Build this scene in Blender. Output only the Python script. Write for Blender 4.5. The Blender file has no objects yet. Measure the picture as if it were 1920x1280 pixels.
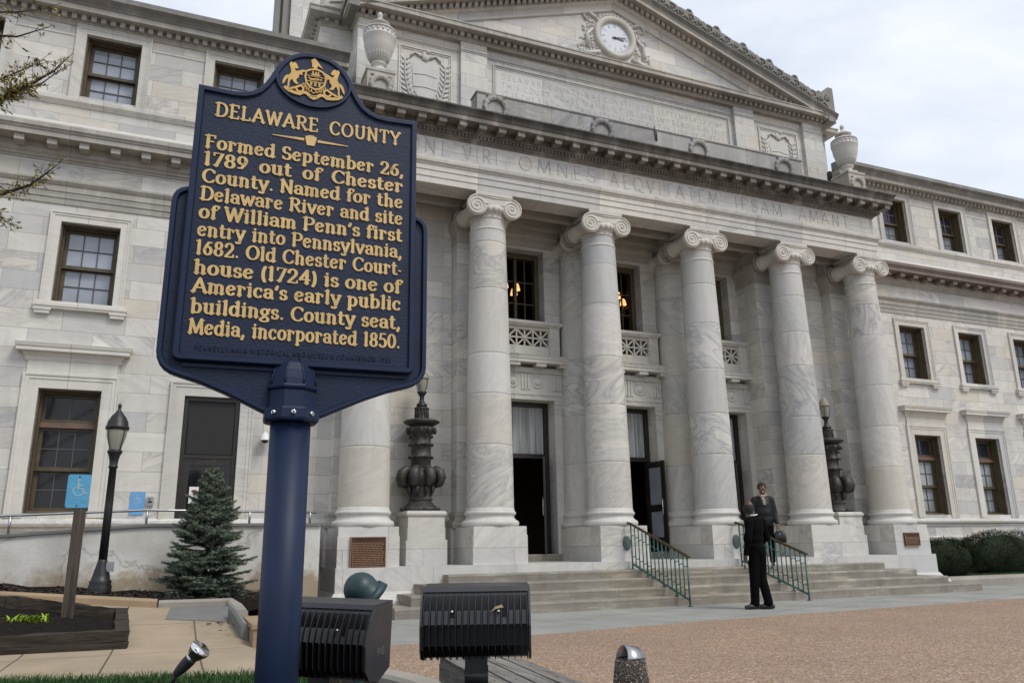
import bpy, bmesh, math, random
from math import sin, cos, pi, radians, sqrt, atan2, floor
from mathutils import Vector, Matrix
random.seed(7)
R = random.Random(11)
scn = bpy.context.scene
COL = scn.collection

# ------------------------------------------------------------------ camera, sky, sun, exposure
cd = bpy.data.cameras.new('camera'); cam = bpy.data.objects.new('camera', cd); COL.objects.link(cam)
cd.sensor_width = 36.0; cd.lens = 1478.57 / 1920 * 36; cd.clip_start = 0.05; cd.clip_end = 3000
cR = Vector((0.92297555, -0.38455936, -0.01517365)); cU = Vector((-0.08339884, -0.23834297, 0.96759354)); cF = Vector((0.37571369, 0.89179971, 0.25205654))
cam.matrix_world = Matrix(((cR.x, cU.x, -cF.x, -9.0411), (cR.y, cU.y, -cF.y, -13.7210), (cR.z, cU.z, -cF.z, 1.0049), (0, 0, 0, 1)))
scn.camera = cam
SUN_EL, SUN_AZ = radians(52), radians(150)     # azimuth clockwise from +Y
w = bpy.data.worlds.new('World'); scn.world = w; w.use_nodes = True
nt = w.node_tree; nt.nodes.clear()
def wn(t, **k):
    n = nt.nodes.new(t)
    for a, b in k.items(): setattr(n, a, b)
    return n
wo = wn('ShaderNodeOutputWorld'); bg = wn('ShaderNodeBackground'); sky = wn('ShaderNodeTexSky')
sky.sky_type = 'NISHITA'; sky.sun_disc = False; sky.sun_elevation = SUN_EL; sky.sun_rotation = SUN_AZ
sky.air_density = 1.0; sky.dust_density = 2.0; sky.ozone_density = 1.0
tc = wn('ShaderNodeTexCoord'); mp = wn('ShaderNodeMapping'); mp.inputs['Scale'].default_value = (1.0, 1.0, 2.6); mp.inputs['Location'].default_value = (0.35, 0.1, 0.2)
nz = wn('ShaderNodeTexNoise'); nz.inputs['Scale'].default_value = 2.1; nz.inputs['Detail'].default_value = 7; nz.inputs['Roughness'].default_value = 0.52; nz.inputs['Distortion'].default_value = 0.35
cr = wn('ShaderNodeValToRGB'); cr.color_ramp.elements[0].position = 0.33; cr.color_ramp.elements[0].color = (0.74, 0.74, 0.74, 1); cr.color_ramp.elements[1].position = 0.62; cr.color_ramp.elements[1].color = (1, 1, 1, 1)
cr2 = wn('ShaderNodeValToRGB'); cr2.color_ramp.elements[0].position = 0.35; cr2.color_ramp.elements[0].color = (4.9, 5.35, 6.15, 1); cr2.color_ramp.elements[1].position = 0.66; cr2.color_ramp.elements[1].color = (6.3, 6.6, 7.2, 1)
mx = wn('ShaderNodeMix', data_type='RGBA')
L = nt.links.new
L(tc.outputs['Generated'], mp.inputs['Vector']); L(mp.outputs[0], nz.inputs['Vector']); L(nz.outputs['Fac'], cr.inputs[0]); L(nz.outputs['Fac'], cr2.inputs[0])
L(cr.outputs[0], mx.inputs[0]); L(sky.outputs[0], mx.inputs[6]); L(cr2.outputs[0], mx.inputs[7]); L(mx.outputs[2], bg.inputs['Color'])
bg.inputs['Strength'].default_value = 0.11
L(bg.outputs[0], wo.inputs['Surface'])
sd = bpy.data.lights.new('sun', 'SUN'); sd.energy = 1.35; sd.angle = radians(20); sd.color = (1.0, 0.96, 0.9)
so = bpy.data.objects.new('sun', sd); COL.objects.link(so)
sdir = Vector((sin(SUN_AZ) * cos(SUN_EL), cos(SUN_AZ) * cos(SUN_EL), sin(SUN_EL)))
so.rotation_euler = sdir.to_track_quat('Z', 'Y').to_euler(); so.location = (0, -20, 30)
vs = scn.view_settings; vs.view_transform = 'Standard'; vs.look = 'None'; vs.exposure = 0.5; vs.gamma = 1; vs.use_curve_mapping = False

# ------------------------------------------------------------------ materials
class NG:
    def __init__(s, name):
        s.m = bpy.data.materials.new(name); s.m.use_nodes = True; s.t = s.m.node_tree; s.b = s.t.nodes['Principled BSDF']
    def n(s, t, **k):
        n = s.t.nodes.new(t)
        for a, b in k.items(): setattr(n, a, b)
        return n
    def l(s, a, b): s.t.links.new(a, b)
    def noise(s, vec, scale, detail=4, rough=0.55, dist=0.0):
        n = s.n('ShaderNodeTexNoise'); n.inputs['Scale'].default_value = scale; n.inputs['Detail'].default_value = detail
        n.inputs['Roughness'].default_value = rough; n.inputs['Distortion'].default_value = dist
        if vec is not None: s.l(vec, n.inputs['Vector'])
        return n
    def ramp(s, fac, stops):
        r = s.n('ShaderNodeValToRGB'); e = r.color_ramp.elements
        while len(e) < len(stops): e.new(0.5)
        for i, (p, c) in enumerate(stops):
            e[i].position = p; e[i].color = (c if len(c) == 4 else (*c, 1)) if hasattr(c, '__len__') else (c, c, c, 1)
        s.l(fac, r.inputs[0]); return r.outputs[0]
    def mix(s, fac, a, b, mode='MIX'):
        m = s.n('ShaderNodeMix', data_type='RGBA', blend_type=mode)
        for v, i in ((fac, 0), (a, 6), (b, 7)):
            if hasattr(v, 'links'): s.l(v, m.inputs[i])
            elif hasattr(v, '__len__'): m.inputs[i].default_value = (*v, 1) if len(v) == 3 else v
            else: m.inputs[i].default_value = v
        return m.outputs[2]
    def math(s, op, a, b=0.0):
        m = s.n('ShaderNodeMath', operation=op)
        for v, i in ((a, 0), (b, 1)):
            if hasattr(v, 'links'): s.l(v, m.inputs[i])
            else: m.inputs[i].default_value = v
        return m.outputs[0]
    def mapping(s, vec, scale=(1, 1, 1), loc=(0, 0, 0)):
        m = s.n('ShaderNodeMapping'); m.inputs['Scale'].default_value = scale; m.inputs['Location'].default_value = loc; s.l(vec, m.inputs['Vector']); return m.outputs[0]
    def obj(s): return s.n('ShaderNodeNewGeometry').outputs['Position']
    def uv(s): return s.n('ShaderNodeTexCoord').outputs['UV']
    def bump(s, h, st=0.3, d=0.01):
        b = s.n('ShaderNodeBump'); b.inputs['Strength'].default_value = st; b.inputs['Distance'].default_value = d; s.l(h, b.inputs['Height']); s.l(b.outputs[0], s.b.inputs['Normal'])
    def col(s, c):
        if hasattr(c, 'links'): s.l(c, s.b.inputs['Base Color'])
        else: s.b.inputs['Base Color'].default_value = (*c, 1)
    def set(s, rough=0.6, metal=0.0, spec=0.5):
        s.b.inputs['Roughness'].default_value = rough; s.b.inputs['Metallic'].default_value = metal; s.b.inputs['Specular IOR Level'].default_value = spec
        return s.m

def plain(name, c, rough=0.6, metal=0.0, spec=0.5, var=0.12, scale=8.0, bump=0.0, bs=60):
    g = NG(name); p = g.obj(); n = g.noise(p, scale, 5)
    c2 = tuple(x * (1 - var) for x in c); c3 = tuple(min(1, x * (1 + var)) for x in c)
    g.col(g.ramp(n.outputs['Fac'], [(0.3, c2), (0.7, c3)]))
    if bump: g.bump(g.noise(p, bs, 3).outputs['Fac'], bump, 0.004)
    return g.set(rough, metal, spec)

def marble(name, bw=0.95, rh=0.328, mortar=0.0035, tint=(1, 1, 1), drum=False, soot=0.0, streak=0.35, vein=1.0, off=0.5):
    g = NG(name); pos = g.obj()
    if drum:
        a = g.n('ShaderNodeAttribute', attribute_name='rnd'); rnd = a.outputs['Fac']; mfac = None
    else:
        b = g.n('ShaderNodeTexBrick'); g.l(g.uv(), b.inputs['Vector']); b.offset = off; b.squash = 1
        b.inputs['Color1'].default_value = (0, 0, 0, 1); b.inputs['Color2'].default_value = (1, 1, 1, 1); b.inputs['Mortar'].default_value = (0.5, 0.5, 0.5, 1)
        b.inputs['Scale'].default_value = 1; b.inputs['Mortar Size'].default_value = mortar; b.inputs['Mortar Smooth'].default_value = 0.2
        b.inputs['Bias'].default_value = 0; b.inputs['Brick Width'].default_value = bw; b.inputs['Row Height'].default_value = rh
        sp = g.n('ShaderNodeSeparateColor'); g.l(b.outputs['Color'], sp.inputs[0]); rnd = sp.outputs[0]; mfac = b.outputs['Fac']
    # per-block offset and rotation of the veining
    cb = g.n('ShaderNodeCombineXYZ'); g.l(g.math('MULTIPLY', rnd, 37.0), cb.inputs[0]); g.l(g.math('MULTIPLY', rnd, 91.0), cb.inputs[1]); g.l(g.math('MULTIPLY', rnd, 53.0), cb.inputs[2])
    rot = g.n('ShaderNodeVectorRotate', rotation_type='AXIS_ANGLE'); rot.inputs['Axis'].default_value = (0.2, 1, 0.1); g.l(pos, rot.inputs['Vector'])
    g.l(g.math('MULTIPLY', g.math('SUBTRACT', rnd, 0.5), 1.5 if not drum else 4.0), rot.inputs['Angle'])
    va = g.n('ShaderNodeVectorMath', operation='ADD'); g.l(rot.outputs[0], va.inputs[0]); g.l(cb.outputs[0], va.inputs[1])
    vv = g.mapping(va.outputs[0], (0.42, 1, 1.6))
    n1 = g.noise(vv, 1.7, 8, 0.55, 1.6).outputs['Fac']
    n2 = g.noise(vv, 4.5, 6, 0.6, 0.8).outputs['Fac']
    v1 = g.ramp(n1, [(0.40, 0.0), (0.485, 0.55), (0.5, 1.0), (0.515, 0.5), (0.60, 0.0)])
    v2 = g.ramp(n1, [(0.52, 0.0), (0.68, 1.0)])
    T = lambda c: tuple(a * b for a, b in zip(c, tint))
    base = g.ramp(rnd, [(0.0, T((0.56, 0.545, 0.505))), (0.14, T((0.63, 0.615, 0.575))), (0.3, T((0.50, 0.495, 0.475))), (0.44, T((0.66, 0.645, 0.605))), (0.58, T((0.57, 0.53, 0.455))), (0.7, T((0.62, 0.605, 0.565))), (0.82, T((0.43, 0.43, 0.425))), (0.9, T((0.65, 0.625, 0.57))), (1.0, T((0.47, 0.475, 0.48)))])
    amt = g.ramp(g.math('FRACT', g.math('MULTIPLY', rnd, 7.31)), [(0.0, 0.12 * vein), (0.55, 0.32 * vein), (1.0, 0.85 * vein)])
    c = g.mix(g.math('MULTIPLY', v1, amt), base, T((0.30, 0.305, 0.32)))
    c = g.mix(g.math('MULTIPLY', v2, g.math('MULTIPLY', amt, 0.55)), c, T((0.40, 0.41, 0.425)))
    c = g.mix(g.math('MULTIPLY', g.ramp(n2, [(0.4, 0.0), (0.75, 1.0)]), 0.22), c, T((0.50, 0.455, 0.37)))
    # grime: vertical streaks and broad patches
    st = g.noise(g.mapping(pos, (5.0, 5.0, 0.5)), 1.0, 5, 0.6).outputs['Fac']; pt = g.noise(pos, 0.7, 5, 0.6).outputs['Fac']
    gr = g.math('MULTIPLY', g.ramp(st, [(0.42, 0.0), (0.72, 1.0)]), g.ramp(pt, [(0.35, 0.1), (0.7, 1.0)]))
    c = g.mix(g.math('MULTIPLY', gr, streak), c, (0.27, 0.25, 0.215))
    if soot > 0:
        sn = g.noise(g.mapping(pos, (3.2, 3.2, 0.45) if soot != .5 or bw < 2 else (1.4, 1.4, 9.0), (3, 1, 0)), 1.0, 6, 0.65).outputs['Fac']
        sm = g.ramp(sn, [(0.33, 0.1 + .5 * (soot > .8)), (0.45, 0.8), (0.58, 1.0)])
        c = g.mix(g.math('MULTIPLY', sm, soot), c, (0.026, 0.022, 0.019))
    if mfac is not None: c = g.mix(g.math('MULTIPLY', mfac, 0.72), c, (0.17, 0.155, 0.13))
    g.col(c)
    fine = g.noise(pos, 45, 4, 0.6).outputs['Fac']
    if mfac is not None: h = g.math('SUBTRACT', g.math('MULTIPLY', fine, 0.25), mfac)
    else: h = g.math('MULTIPLY', fine, 0.25)
    g.bump(h, 0.35, 0.006)
    return g.set(0.62, 0, 0.35)

M = {}
M['ashlar'] = marble('marble_ashlar', tint=(1.08, 1.07, 1.05), vein=1.25, streak=0.3)
M['trim'] = marble('marble_trim', 1.35, 9.0, 0.004, vein=0.9, tint=(1.04, 1.03, 1.0), off=0.0)
M['smooth'] = marble('marble_smooth', 40, 40, 0.0, vein=0.5)
M['block'] = marble('marble_block', 1.5, 0.75, 0.004, vein=0.9)
M['drum'] = marble('marble_drum', drum=True, vein=1.35, tint=(1.0, 1.0, 0.99))
M['cornice'] = marble('marble_cornice', 1.55, 9.0, 0.006, tint=(0.86, 0.83, 0.78), soot=0.25, streak=0.7, off=0.0)
M['soot'] = marble('marble_sooty', 1.55, 9.0, 0.006, tint=(0.46, 0.42, 0.39), soot=0.93, streak=0.8, off=0.0)
M['soot2'] = marble('marble_half_sooty', 1.55, 9.0, 0.006, tint=(0.66, 0.61, 0.56), soot=0.66, streak=0.9, off=0.0)
M['blocking'] = marble('marble_blackened_blocks', 1.25, 9.0, 0.006, tint=(0.80, 0.80, 0.80), soot=0.28, streak=0.8, off=0.0, vein=1.3)
M['roofstone'] = marble('marble_roof_edge', 2.3, 9.0, 0.006, tint=(0.60, 0.60, 0.58), soot=0.45, streak=0.8, off=0.0)
M['rust'] = marble('marble_rusty', 1.55, 9.0, 0.006, tint=(0.50, 0.40, 0.36), soot=0.35, streak=0.5, off=0.0)
M['shadetint'] = marble('marble_shade_tinted', 2.5, 1.0, 0.003, tint=(0.78, 0.76, 0.72), streak=0.5)  # darker tint puts the portico's shade into the stone colour
M['carve'] = marble('marble_carving', 40, 40, 0.0, tint=(0.98, 0.96, 0.92), vein=0.4, streak=0.55)
M['letter'] = plain('darker_letter_stone', (0.30, 0.275, 0.24), 0.8, var=0.25, scale=3)  # darker colour on raised strokes that stand for the incised lettering
M['letter2'] = plain('darker_letter_stone_pale', (0.36, 0.33, 0.285), 0.8, var=0.25, scale=3)  # paler variant for the attic inscription
M['step'] = marble('step_stone', 2.4, 9.0, 0.006, tint=(0.80, 0.755, 0.67), soot=0.5, streak=1.0, off=0.0)
M['frame'] = plain('bronze_brown_frame', (0.085, 0.066, 0.036), 0.5, var=0.25)
M['frame2'] = plain('reddish_brown_frame', (0.15, 0.09, 0.066), 0.5, var=0.2)
M['darkframe'] = plain('dark_bronze_door', (0.022, 0.017, 0.014), 0.35, var=0.3)
M['black'] = plain('black_cast_iron', (0.012, 0.012, 0.013), 0.45, var=0.2, bump=0.15)
M['steel'] = plain('galvanised_steel', (0.42, 0.43, 0.44), 0.35, 1.0, var=0.15)
M['chrome'] = plain('chrome', (0.75, 0.75, 0.75), 0.12, 1.0, var=0.05)
M['white'] = plain('white_plastic', (0.72, 0.72, 0.72), 0.4, var=0.05)
M['patina'] = plain('green_patina', (0.055, 0.125, 0.108), 0.6, var=0.5, scale=9, bump=0.2)
M['bronze'] = plain('dark_bronze', (0.052, 0.046, 0.041), 0.55, 0.2, var=0.45, scale=7, bump=0.5, bs=40)
M['brassrail'] = plain('worn_bronze_rail', (0.10, 0.075, 0.045), 0.35, 0.7, var=0.3)
M['verdigris'] = plain('verdigris_disc', (0.075, 0.10, 0.095), 0.6, var=0.4, scale=20)
M['plaque'] = plain('brown_bronze_plaque', (0.055, 0.026, 0.016), 0.45, 0.3, var=0.35, scale=10)
M['plaquetext'] = plain('raised_bronze_text', (0.30, 0.17, 0.09), 0.45, 0.3, var=0.2)
M['dial'] = plain('white_clock_dial', (0.58, 0.62, 0.66), 0.4, var=0.03)
M['dialmark'] = plain('dark_clock_marks', (0.04, 0.04, 0.045), 0.5)
M['navy'] = None
def navy(name, c, bump=0.0):
    g = NG(name); p = g.obj(); n = g.noise(p, 6, 5)
    g.col(g.ramp(n.outputs['Fac'], [(0.3, tuple(x * 0.85 for x in c)), (0.7, tuple(x * 1.15 for x in c))]))
    if bump: g.bump(g.noise(g.mapping(p, (0.8, 0.8, 2.2)), 60, 5, 0.65, 0.6).outputs['Fac'], bump, 0.006)
    else: g.bump(g.noise(p, 25, 3).outputs['Fac'], 0.06, 0.004)
    return g.set(0.5, 0, 0.3)
M['navy'] = navy('navy_paint', (0.0075, 0.0175, 0.050)); M['navyf'] = navy('navy_stippled_field', (0.0065, 0.0145, 0.042), 0.45)
M['gold'] = plain('gold_paint', (0.62, 0.425, 0.16), 0.45, var=0.14, scale=14)
M['gold2'] = plain('gold_crest_paint', (0.62, 0.39, 0.11), 0.45, var=0.12, scale=14)
M['flood'] = plain('black_powder_coat', (0.016, 0.016, 0.018), 0.38, var=0.2, bump=0.1)
M['floodtop'] = plain('black_powder_coat_lighter', (0.03, 0.03, 0.034), 0.4, var=0.2)  # slightly lighter black for visor, fin plates and end caps
M['teal'] = plain('dark_green_cast_light', (0.012, 0.04, 0.044), 0.45, var=0.25)
M['rubber'] = plain('grey_black_rubber', (0.03, 0.03, 0.034), 0.7, var=0.2)
M['screen'] = plain('black_transom_screen', (0.014, 0.014, 0.014), 0.7, var=0.1)
M['paper'] = plain('paper', (0.75, 0.75, 0.73), 0.8, var=0.03)
M['red'] = plain('red_ink', (0.5, 0.03, 0.03), 0.7)
M['signblue'] = plain('faded_blue_sign', (0.085, 0.33, 0.52), 0.45, var=0.10, scale=10)
M['signblue2'] = plain('bright_blue_sign', (0.13, 0.34, 0.62), 0.45, var=0.08, scale=10)
M['faded'] = plain('faded_sign_white', (0.30, 0.44, 0.50), 0.6, var=0.08)
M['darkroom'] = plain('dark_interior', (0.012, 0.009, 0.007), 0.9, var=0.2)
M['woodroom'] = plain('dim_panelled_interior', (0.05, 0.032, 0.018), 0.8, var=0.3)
M['curtain'] = None
def curtain():
    g = NG('pale_pleated_curtain'); u = g.mapping(g.obj(), (1, 1, 0.02)); n = g.noise(u, 26, 3, 0.6).outputs['Fac']
    g.col(g.ramp(n, [(0.32, (0.20, 0.21, 0.21)), (0.62, (0.50, 0.52, 0.52))])); g.bump(n, 0.8, 0.03); return g.set(0.85, 0, 0.1)
M['curtain'] = curtain()
def pane(name, c, blind=0.0, refl=0.5):
    g = NG(name); p = g.obj(); n = g.noise(p, 1.3, 4).outputs['Fac']
    c0 = g.ramp(n, [(0.35, tuple(x * 0.8 for x in c)), (0.65, tuple(x * 1.15 for x in c))])
    if blind:
        wv = g.n('ShaderNodeTexWave', wave_type='BANDS', bands_direction='Z'); wv.inputs['Scale'].default_value = 9.0; g.l(p, wv.inputs['Vector'])
        c0 = g.mix(g.math('MULTIPLY', g.ramp(wv.outputs['Fac'], [(0.0, 1.0), (0.25, 0.0)]), blind), c0, (0.07, 0.075, 0.085))
    g.col(c0); g.bump(g.noise(p, 3.0, 2).outputs['Fac'], 0.04, 0.02)
    return g.set(0.06, 0, refl)
M['pane_blind_sky'] = pane('window_glass_blinds_and_sky', (0.40, 0.435, 0.50), 0.25, 0.7)  # pale base colour holds the sky reflection as well as the blinds
M['pane_grey'] = pane('window_glass_grey', (0.27, 0.295, 0.335), 0.0, 0.6)
M['pane_dark'] = pane('window_glass_dark', (0.012, 0.012, 0.012), 0.0, 0.45)
M['pane_navy'] = pane('window_glass_blue_dark', (0.03, 0.033, 0.05), 0.0, 0.5)
M['pane_shade'] = pane('window_glass_white_shade', (0.33, 0.35, 0.36), 0.0, 0.4)
M['muntin'] = plain('muntin_grey', (0.09, 0.085, 0.085), 0.5)
M['muntin_pale'] = plain('muntin_pale', (0.26, 0.24, 0.2), 0.5)
def globe_glass(name, c):
    g = NG(name); g.col(c); g.b.inputs['Transmission Weight'].default_value = 0.35; g.b.inputs['IOR'].default_value = 1.2
    return g.set(0.35, 0, 0.5)
M['lampglass'] = globe_glass('frosted_lamp_glass', (0.42, 0.40, 0.33))
def aggregate():
    g = NG('exposed_aggregate'); p = g.obj()
    v = g.n('ShaderNodeTexVoronoi'); v.inputs['Scale'].default_value = 48; g.l(p, v.inputs['Vector'])
    sp = g.n('ShaderNodeSeparateColor'); g.l(v.outputs['Color'], sp.inputs[0])
    c = g.ramp(sp.outputs[0], [(0.0, (0.21, 0.135, 0.09)), (0.3, (0.41, 0.285, 0.20)), (0.55, (0.52, 0.375, 0.27)), (0.8, (0.34, 0.26, 0.20)), (1.0, (0.66, 0.54, 0.43))])
    big = g.noise(p, 0.55, 6, 0.6).outputs['Fac']
    c = g.mix(g.math('MULTIPLY', g.ramp(big, [(0.4, 0.0), (0.7, 1.0)]), 0.4), c, (0.22, 0.175, 0.15))
    gp = g.noise(p, 3.0, 5, 0.65).outputs['Fac']; c = g.mix(g.math('MULTIPLY', g.ramp(gp, [(0.55, 0.0), (0.75, 1.0)]), 0.35), c, (0.34, 0.31, 0.29))
    gapmask = g.ramp(v.outputs['Distance'], [(0.25, 0.0), (0.6, 0.7)]); c = g.mix(gapmask, c, (0.19, 0.12, 0.075))  # darker colour away from the pebble centres
    # hairline cracks and slab joints
    w1 = g.n('ShaderNodeVectorMath', operation='ADD'); nn = g.noise(p, 1.6, 4, 0.6)
    sc = g.n('ShaderNodeVectorMath', operation='SCALE'); g.l(nn.outputs['Color'], sc.inputs[0]); sc.inputs['Scale'].default_value = 0.25
    g.l(p, w1.inputs[0]); g.l(sc.outputs[0], w1.inputs[1])
    b = g.n('ShaderNodeTexBrick'); g.l(w1.outputs[0], b.inputs['Vector']); b.inputs['Scale'].default_value = 1; b.inputs['Brick Width'].default_value = 3.1; b.inputs['Row Height'].default_value = 2.6; b.inputs['Mortar Size'].default_value = 0.008; b.inputs['Mortar Smooth'].default_value = 0.6
    c = g.mix(g.math('MULTIPLY', b.outputs['Fac'], 0.55), c, (0.12, 0.095, 0.08))
    g.col(c); g.bump(v.outputs['Distance'], 0.7, 0.006); return g.set(0.8, 0, 0.3)
M['aggregate'] = aggregate()
def concrete(name, c, joints=None, stain=0.4, rot=0.0):
    g = NG(name); p = g.obj()
    n = g.noise(p, 1.1, 7, 0.62).outputs['Fac']; f = g.noise(p, 70, 3, 0.6).outputs['Fac']
    col = g.ramp(n, [(0.3, tuple(x * 0.76 for x in c)), (0.7, tuple(x * 1.12 for x in c))])
    col = g.mix(g.math('MULTIPLY', g.ramp(f, [(0.45, 0.0), (0.7, 1.0)]), 0.25), col, tuple(x * 0.55 for x in c))
    sp = g.noise(p, 9, 4, 0.7).outputs['Fac']; col = g.mix(g.math('MULTIPLY', g.ramp(sp, [(0.62, 0.0), (0.74, 1.0)]), stain), col, tuple(x * 0.35 for x in c))
    h = f
    if joints:
        rt = g.n('ShaderNodeVectorRotate', rotation_type='Z_AXIS'); rt.inputs['Angle'].default_value = rot; g.l(p, rt.inputs['Vector'])
        b = g.n('ShaderNodeTexBrick'); g.l(g.mapping(rt.outputs[0], (1, 1, 1), joints[2]), b.inputs['Vector']); b.offset = 0
        b.inputs['Scale'].default_value = 1; b.inputs['Brick Width'].default_value = joints[0]; b.inputs['Row Height'].default_value = joints[1]; b.inputs['Mortar Size'].default_value = 0.009; b.inputs['Mortar Smooth'].default_value = 0.3
        col = g.mix(g.math('MULTIPLY', b.outputs['Fac'], 0.8), col, (0.06, 0.05, 0.04)); h = g.math('SUBTRACT', g.math('MULTIPLY', f, 0.2), b.outputs['Fac'])
    g.col(col); g.bump(h, 0.4, 0.006); return g.set(0.82, 0, 0.3)
M['walk'] = concrete('tan_concrete_walk', (0.375, 0.30, 0.21), (0.67, 1.55, (0.06, -0.12, 0)), 0.3)
M['pavement'] = concrete('grey_concrete_pavement', (0.31, 0.308, 0.285), (1.55, 1.6, (0.3, 0.0, 0)), 0.2, -0.35)
M['kerb'] = concrete('pale_concrete_kerb', (0.34, 0.315, 0.27), None, 0.5)
M['kerbtan'] = concrete('tan_concrete_kerb', (0.34, 0.25, 0.155), None, 0.5)
M['greypatch'] = concrete('grey_concrete_patch', (0.20, 0.20, 0.19), None, 0.3)
def stucco():
    g = NG('stained_white_stucco'); p = g.obj()
    sx = g.n('ShaderNodeSeparateXYZ'); g.l(p, sx.inputs[0])
    n = g.noise(p, 1.6, 7, 0.6).outputs['Fac']; c = g.ramp(n, [(0.3, (0.50, 0.48, 0.43)), (0.65, (0.68, 0.665, 0.62))])
    # rusty water marks with their own outline close to the ground
    e = g.math('ADD', g.math('MULTIPLY', g.noise(p, 2.2, 6, 0.65).outputs['Fac'], 1.1), g.math('MULTIPLY', g.math('SUBTRACT', 0.95, sx.outputs[2]), 0.75))
    c = g.mix(g.math('MULTIPLY', g.ramp(e, [(0.66, 0.0), (0.85, 1.0)]), 0.75), c, (0.27, 0.19, 0.09))
    sm = g.noise(g.mapping(p, (2.5, 2.5, 0.8)), 1.3, 5, 0.6).outputs['Fac']; c = g.mix(g.math('MULTIPLY', g.ramp(sm, [(0.55, 0.0), (0.75, 1.0)]), 0.5), c, (0.30, 0.28, 0.24))
    v = g.n('ShaderNodeTexVoronoi', feature='DISTANCE_TO_EDGE'); v.inputs['Scale'].default_value = 0.55
    wv = g.n('ShaderNodeVectorMath', operation='ADD'); nn = g.noise(p, 3, 5, 0.65); sc = g.n('ShaderNodeVectorMath', operation='SCALE'); sc.inputs['Scale'].default_value = 0.5; g.l(nn.outputs['Color'], sc.inputs[0]); g.l(p, wv.inputs[0]); g.l(sc.outputs[0], wv.inputs[1]); g.l(wv.outputs[0], v.inputs['Vector'])
    crk = g.ramp(v.outputs['Distance'], [(0.0, 1.0), (0.012, 0.0)]); c = g.mix(g.math('MULTIPLY', crk, 0.4), c, (0.10, 0.08, 0.06))
    g.col(c); g.bump(g.noise(p, 25, 5, 0.65).outputs['Fac'], 0.35, 0.012); return g.set(0.85, 0, 0.2)
M['stucco'] = stucco()
def soil():
    g = NG('dark_mulch'); p = g.obj(); n = g.noise(g.mapping(p, (1, 1, 1)), 28, 6, 0.7, 0.4).outputs['Fac']
    g.col(g.ramp(n, [(0.35, (0.006, 0.0045, 0.0035)), (0.6, (0.018, 0.012, 0.009)), (0.8, (0.045, 0.03, 0.02))])); g.bump(n, 1.0, 0.05); return g.set(0.9, 0, 0.2)
M['soil'] = soil()
M['chip'] = plain('mulch_chip', (0.028, 0.018, 0.012), 0.9, var=0.5, scale=20)
def timber(name, c, sc):
    g = NG(name); p = g.obj(); n = g.noise(g.mapping(p, sc), 1.0, 7, 0.65, 0.6).outputs['Fac']
    g.col(g.ramp(n, [(0.3, tuple(x * 0.35 for x in c)), (0.5, c), (0.72, tuple(min(1, x * 1.5) for x in c))])); g.bump(n, 0.8, 0.02); return g.set(0.85, 0, 0.2)
M['timber'] = timber('weathered_timber', (0.045, 0.037, 0.029), (3, 16, 26)); M['post'] = timber('weathered_post', (0.085, 0.070, 0.055), (40, 40, 1.6))
M['bench'] = timber('grey_plank', (0.20, 0.185, 0.165), (26, 2.2, 20))
def leafmat(name, c, var=0.4, rough=0.55, tr=0.0):
    g = NG(name); oi = g.obj(); n = g.noise(oi, 5, 4).outputs['Fac']; n2 = g.noise(oi, 60, 2).outputs['Fac']
    a = g.ramp(n, [(0.3, tuple(x * (1 - var) for x in c)), (0.7, tuple(x * (1 + var) for x in c))])
    g.col(g.mix(g.math('MULTIPLY', g.ramp(n2, [(0.4, 0.0), (0.7, 1.0)]), 0.5), a, tuple(x * 1.5 for x in c))); return g.set(rough, 0, 0.3)
M['spruce'] = leafmat('blue_green_needles', (0.046, 0.068, 0.054)); M['sprucetip'] = leafmat('pale_needle_tips', (0.13, 0.155, 0.10))
M['yew'] = leafmat('dark_yew_foliage', (0.009, 0.018, 0.005), rough=0.8); M['yewpale'] = leafmat('paler_yew_foliage', (0.024, 0.040, 0.008), rough=0.8)  # second tone is paler foliage, denser near the top
M['grass'] = leafmat('short_green_grass', (0.030, 0.085, 0.018)); M['lily'] = leafmat('fresh_yellow_green_leaf', (0.25, 0.36, 0.03), 0.25)
M['bark'] = plain('brown_bark', (0.055, 0.042, 0.032), 0.9, var=0.4, bump=0.6, bs=30)
M['bud'] = leafmat('young_olive_leaf', (0.24, 0.20, 0.045), 0.35)
M['yellow'] = plain('yellow_flower', (0.75, 0.6, 0.02), 0.6)
M['pebble'] = None
def pebblem():
    g = NG('pebble_dash'); p = g.obj(); v = g.n('ShaderNodeTexVoronoi'); v.inputs['Scale'].default_value = 95; g.l(p, v.inputs['Vector'])
    sp = g.n('ShaderNodeSeparateColor'); g.l(v.outputs['Color'], sp.inputs[0])
    c = g.ramp(sp.outputs[0], [(0.0, (0.05, 0.038, 0.026)), (0.5, (0.14, 0.11, 0.08)), (0.8, (0.22, 0.19, 0.16)), (1.0, (0.6, 0.58, 0.55))])
    c = g.mix(g.ramp(v.outputs['Distance'], [(0.3, 0.0), (0.65, 1.0)]), c, (0.03, 0.024, 0.018)); g.col(c); g.bump(v.outputs['Distance'], 1.0, 0.01); return g.set(0.75)
M['pebble'] = pebblem()
M['skin'] = plain('dark_brown_skin', (0.085, 0.04, 0.024), 0.45, var=0.12, scale=30)
M['skin2'] = plain('brown_skin', (0.15, 0.07, 0.042), 0.45, var=0.1, scale=30)
M['hair'] = plain('black_hair', (0.010, 0.008, 0.007), 0.6, bump=0.5, bs=120)
M['hair2'] = plain('dark_brown_hair', (0.022, 0.012, 0.008), 0.6, bump=0.5, bs=120)
M['cloth'] = plain('black_cloth', (0.0028, 0.0028, 0.0034), 0.9, spec=0.08, var=0.3, scale=25, bump=0.3, bs=14)
M['cloth2'] = plain('black_trouser_cloth', (0.003, 0.003, 0.0036), 0.9, spec=0.08, var=0.3, scale=25, bump=0.3, bs=10)
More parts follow.
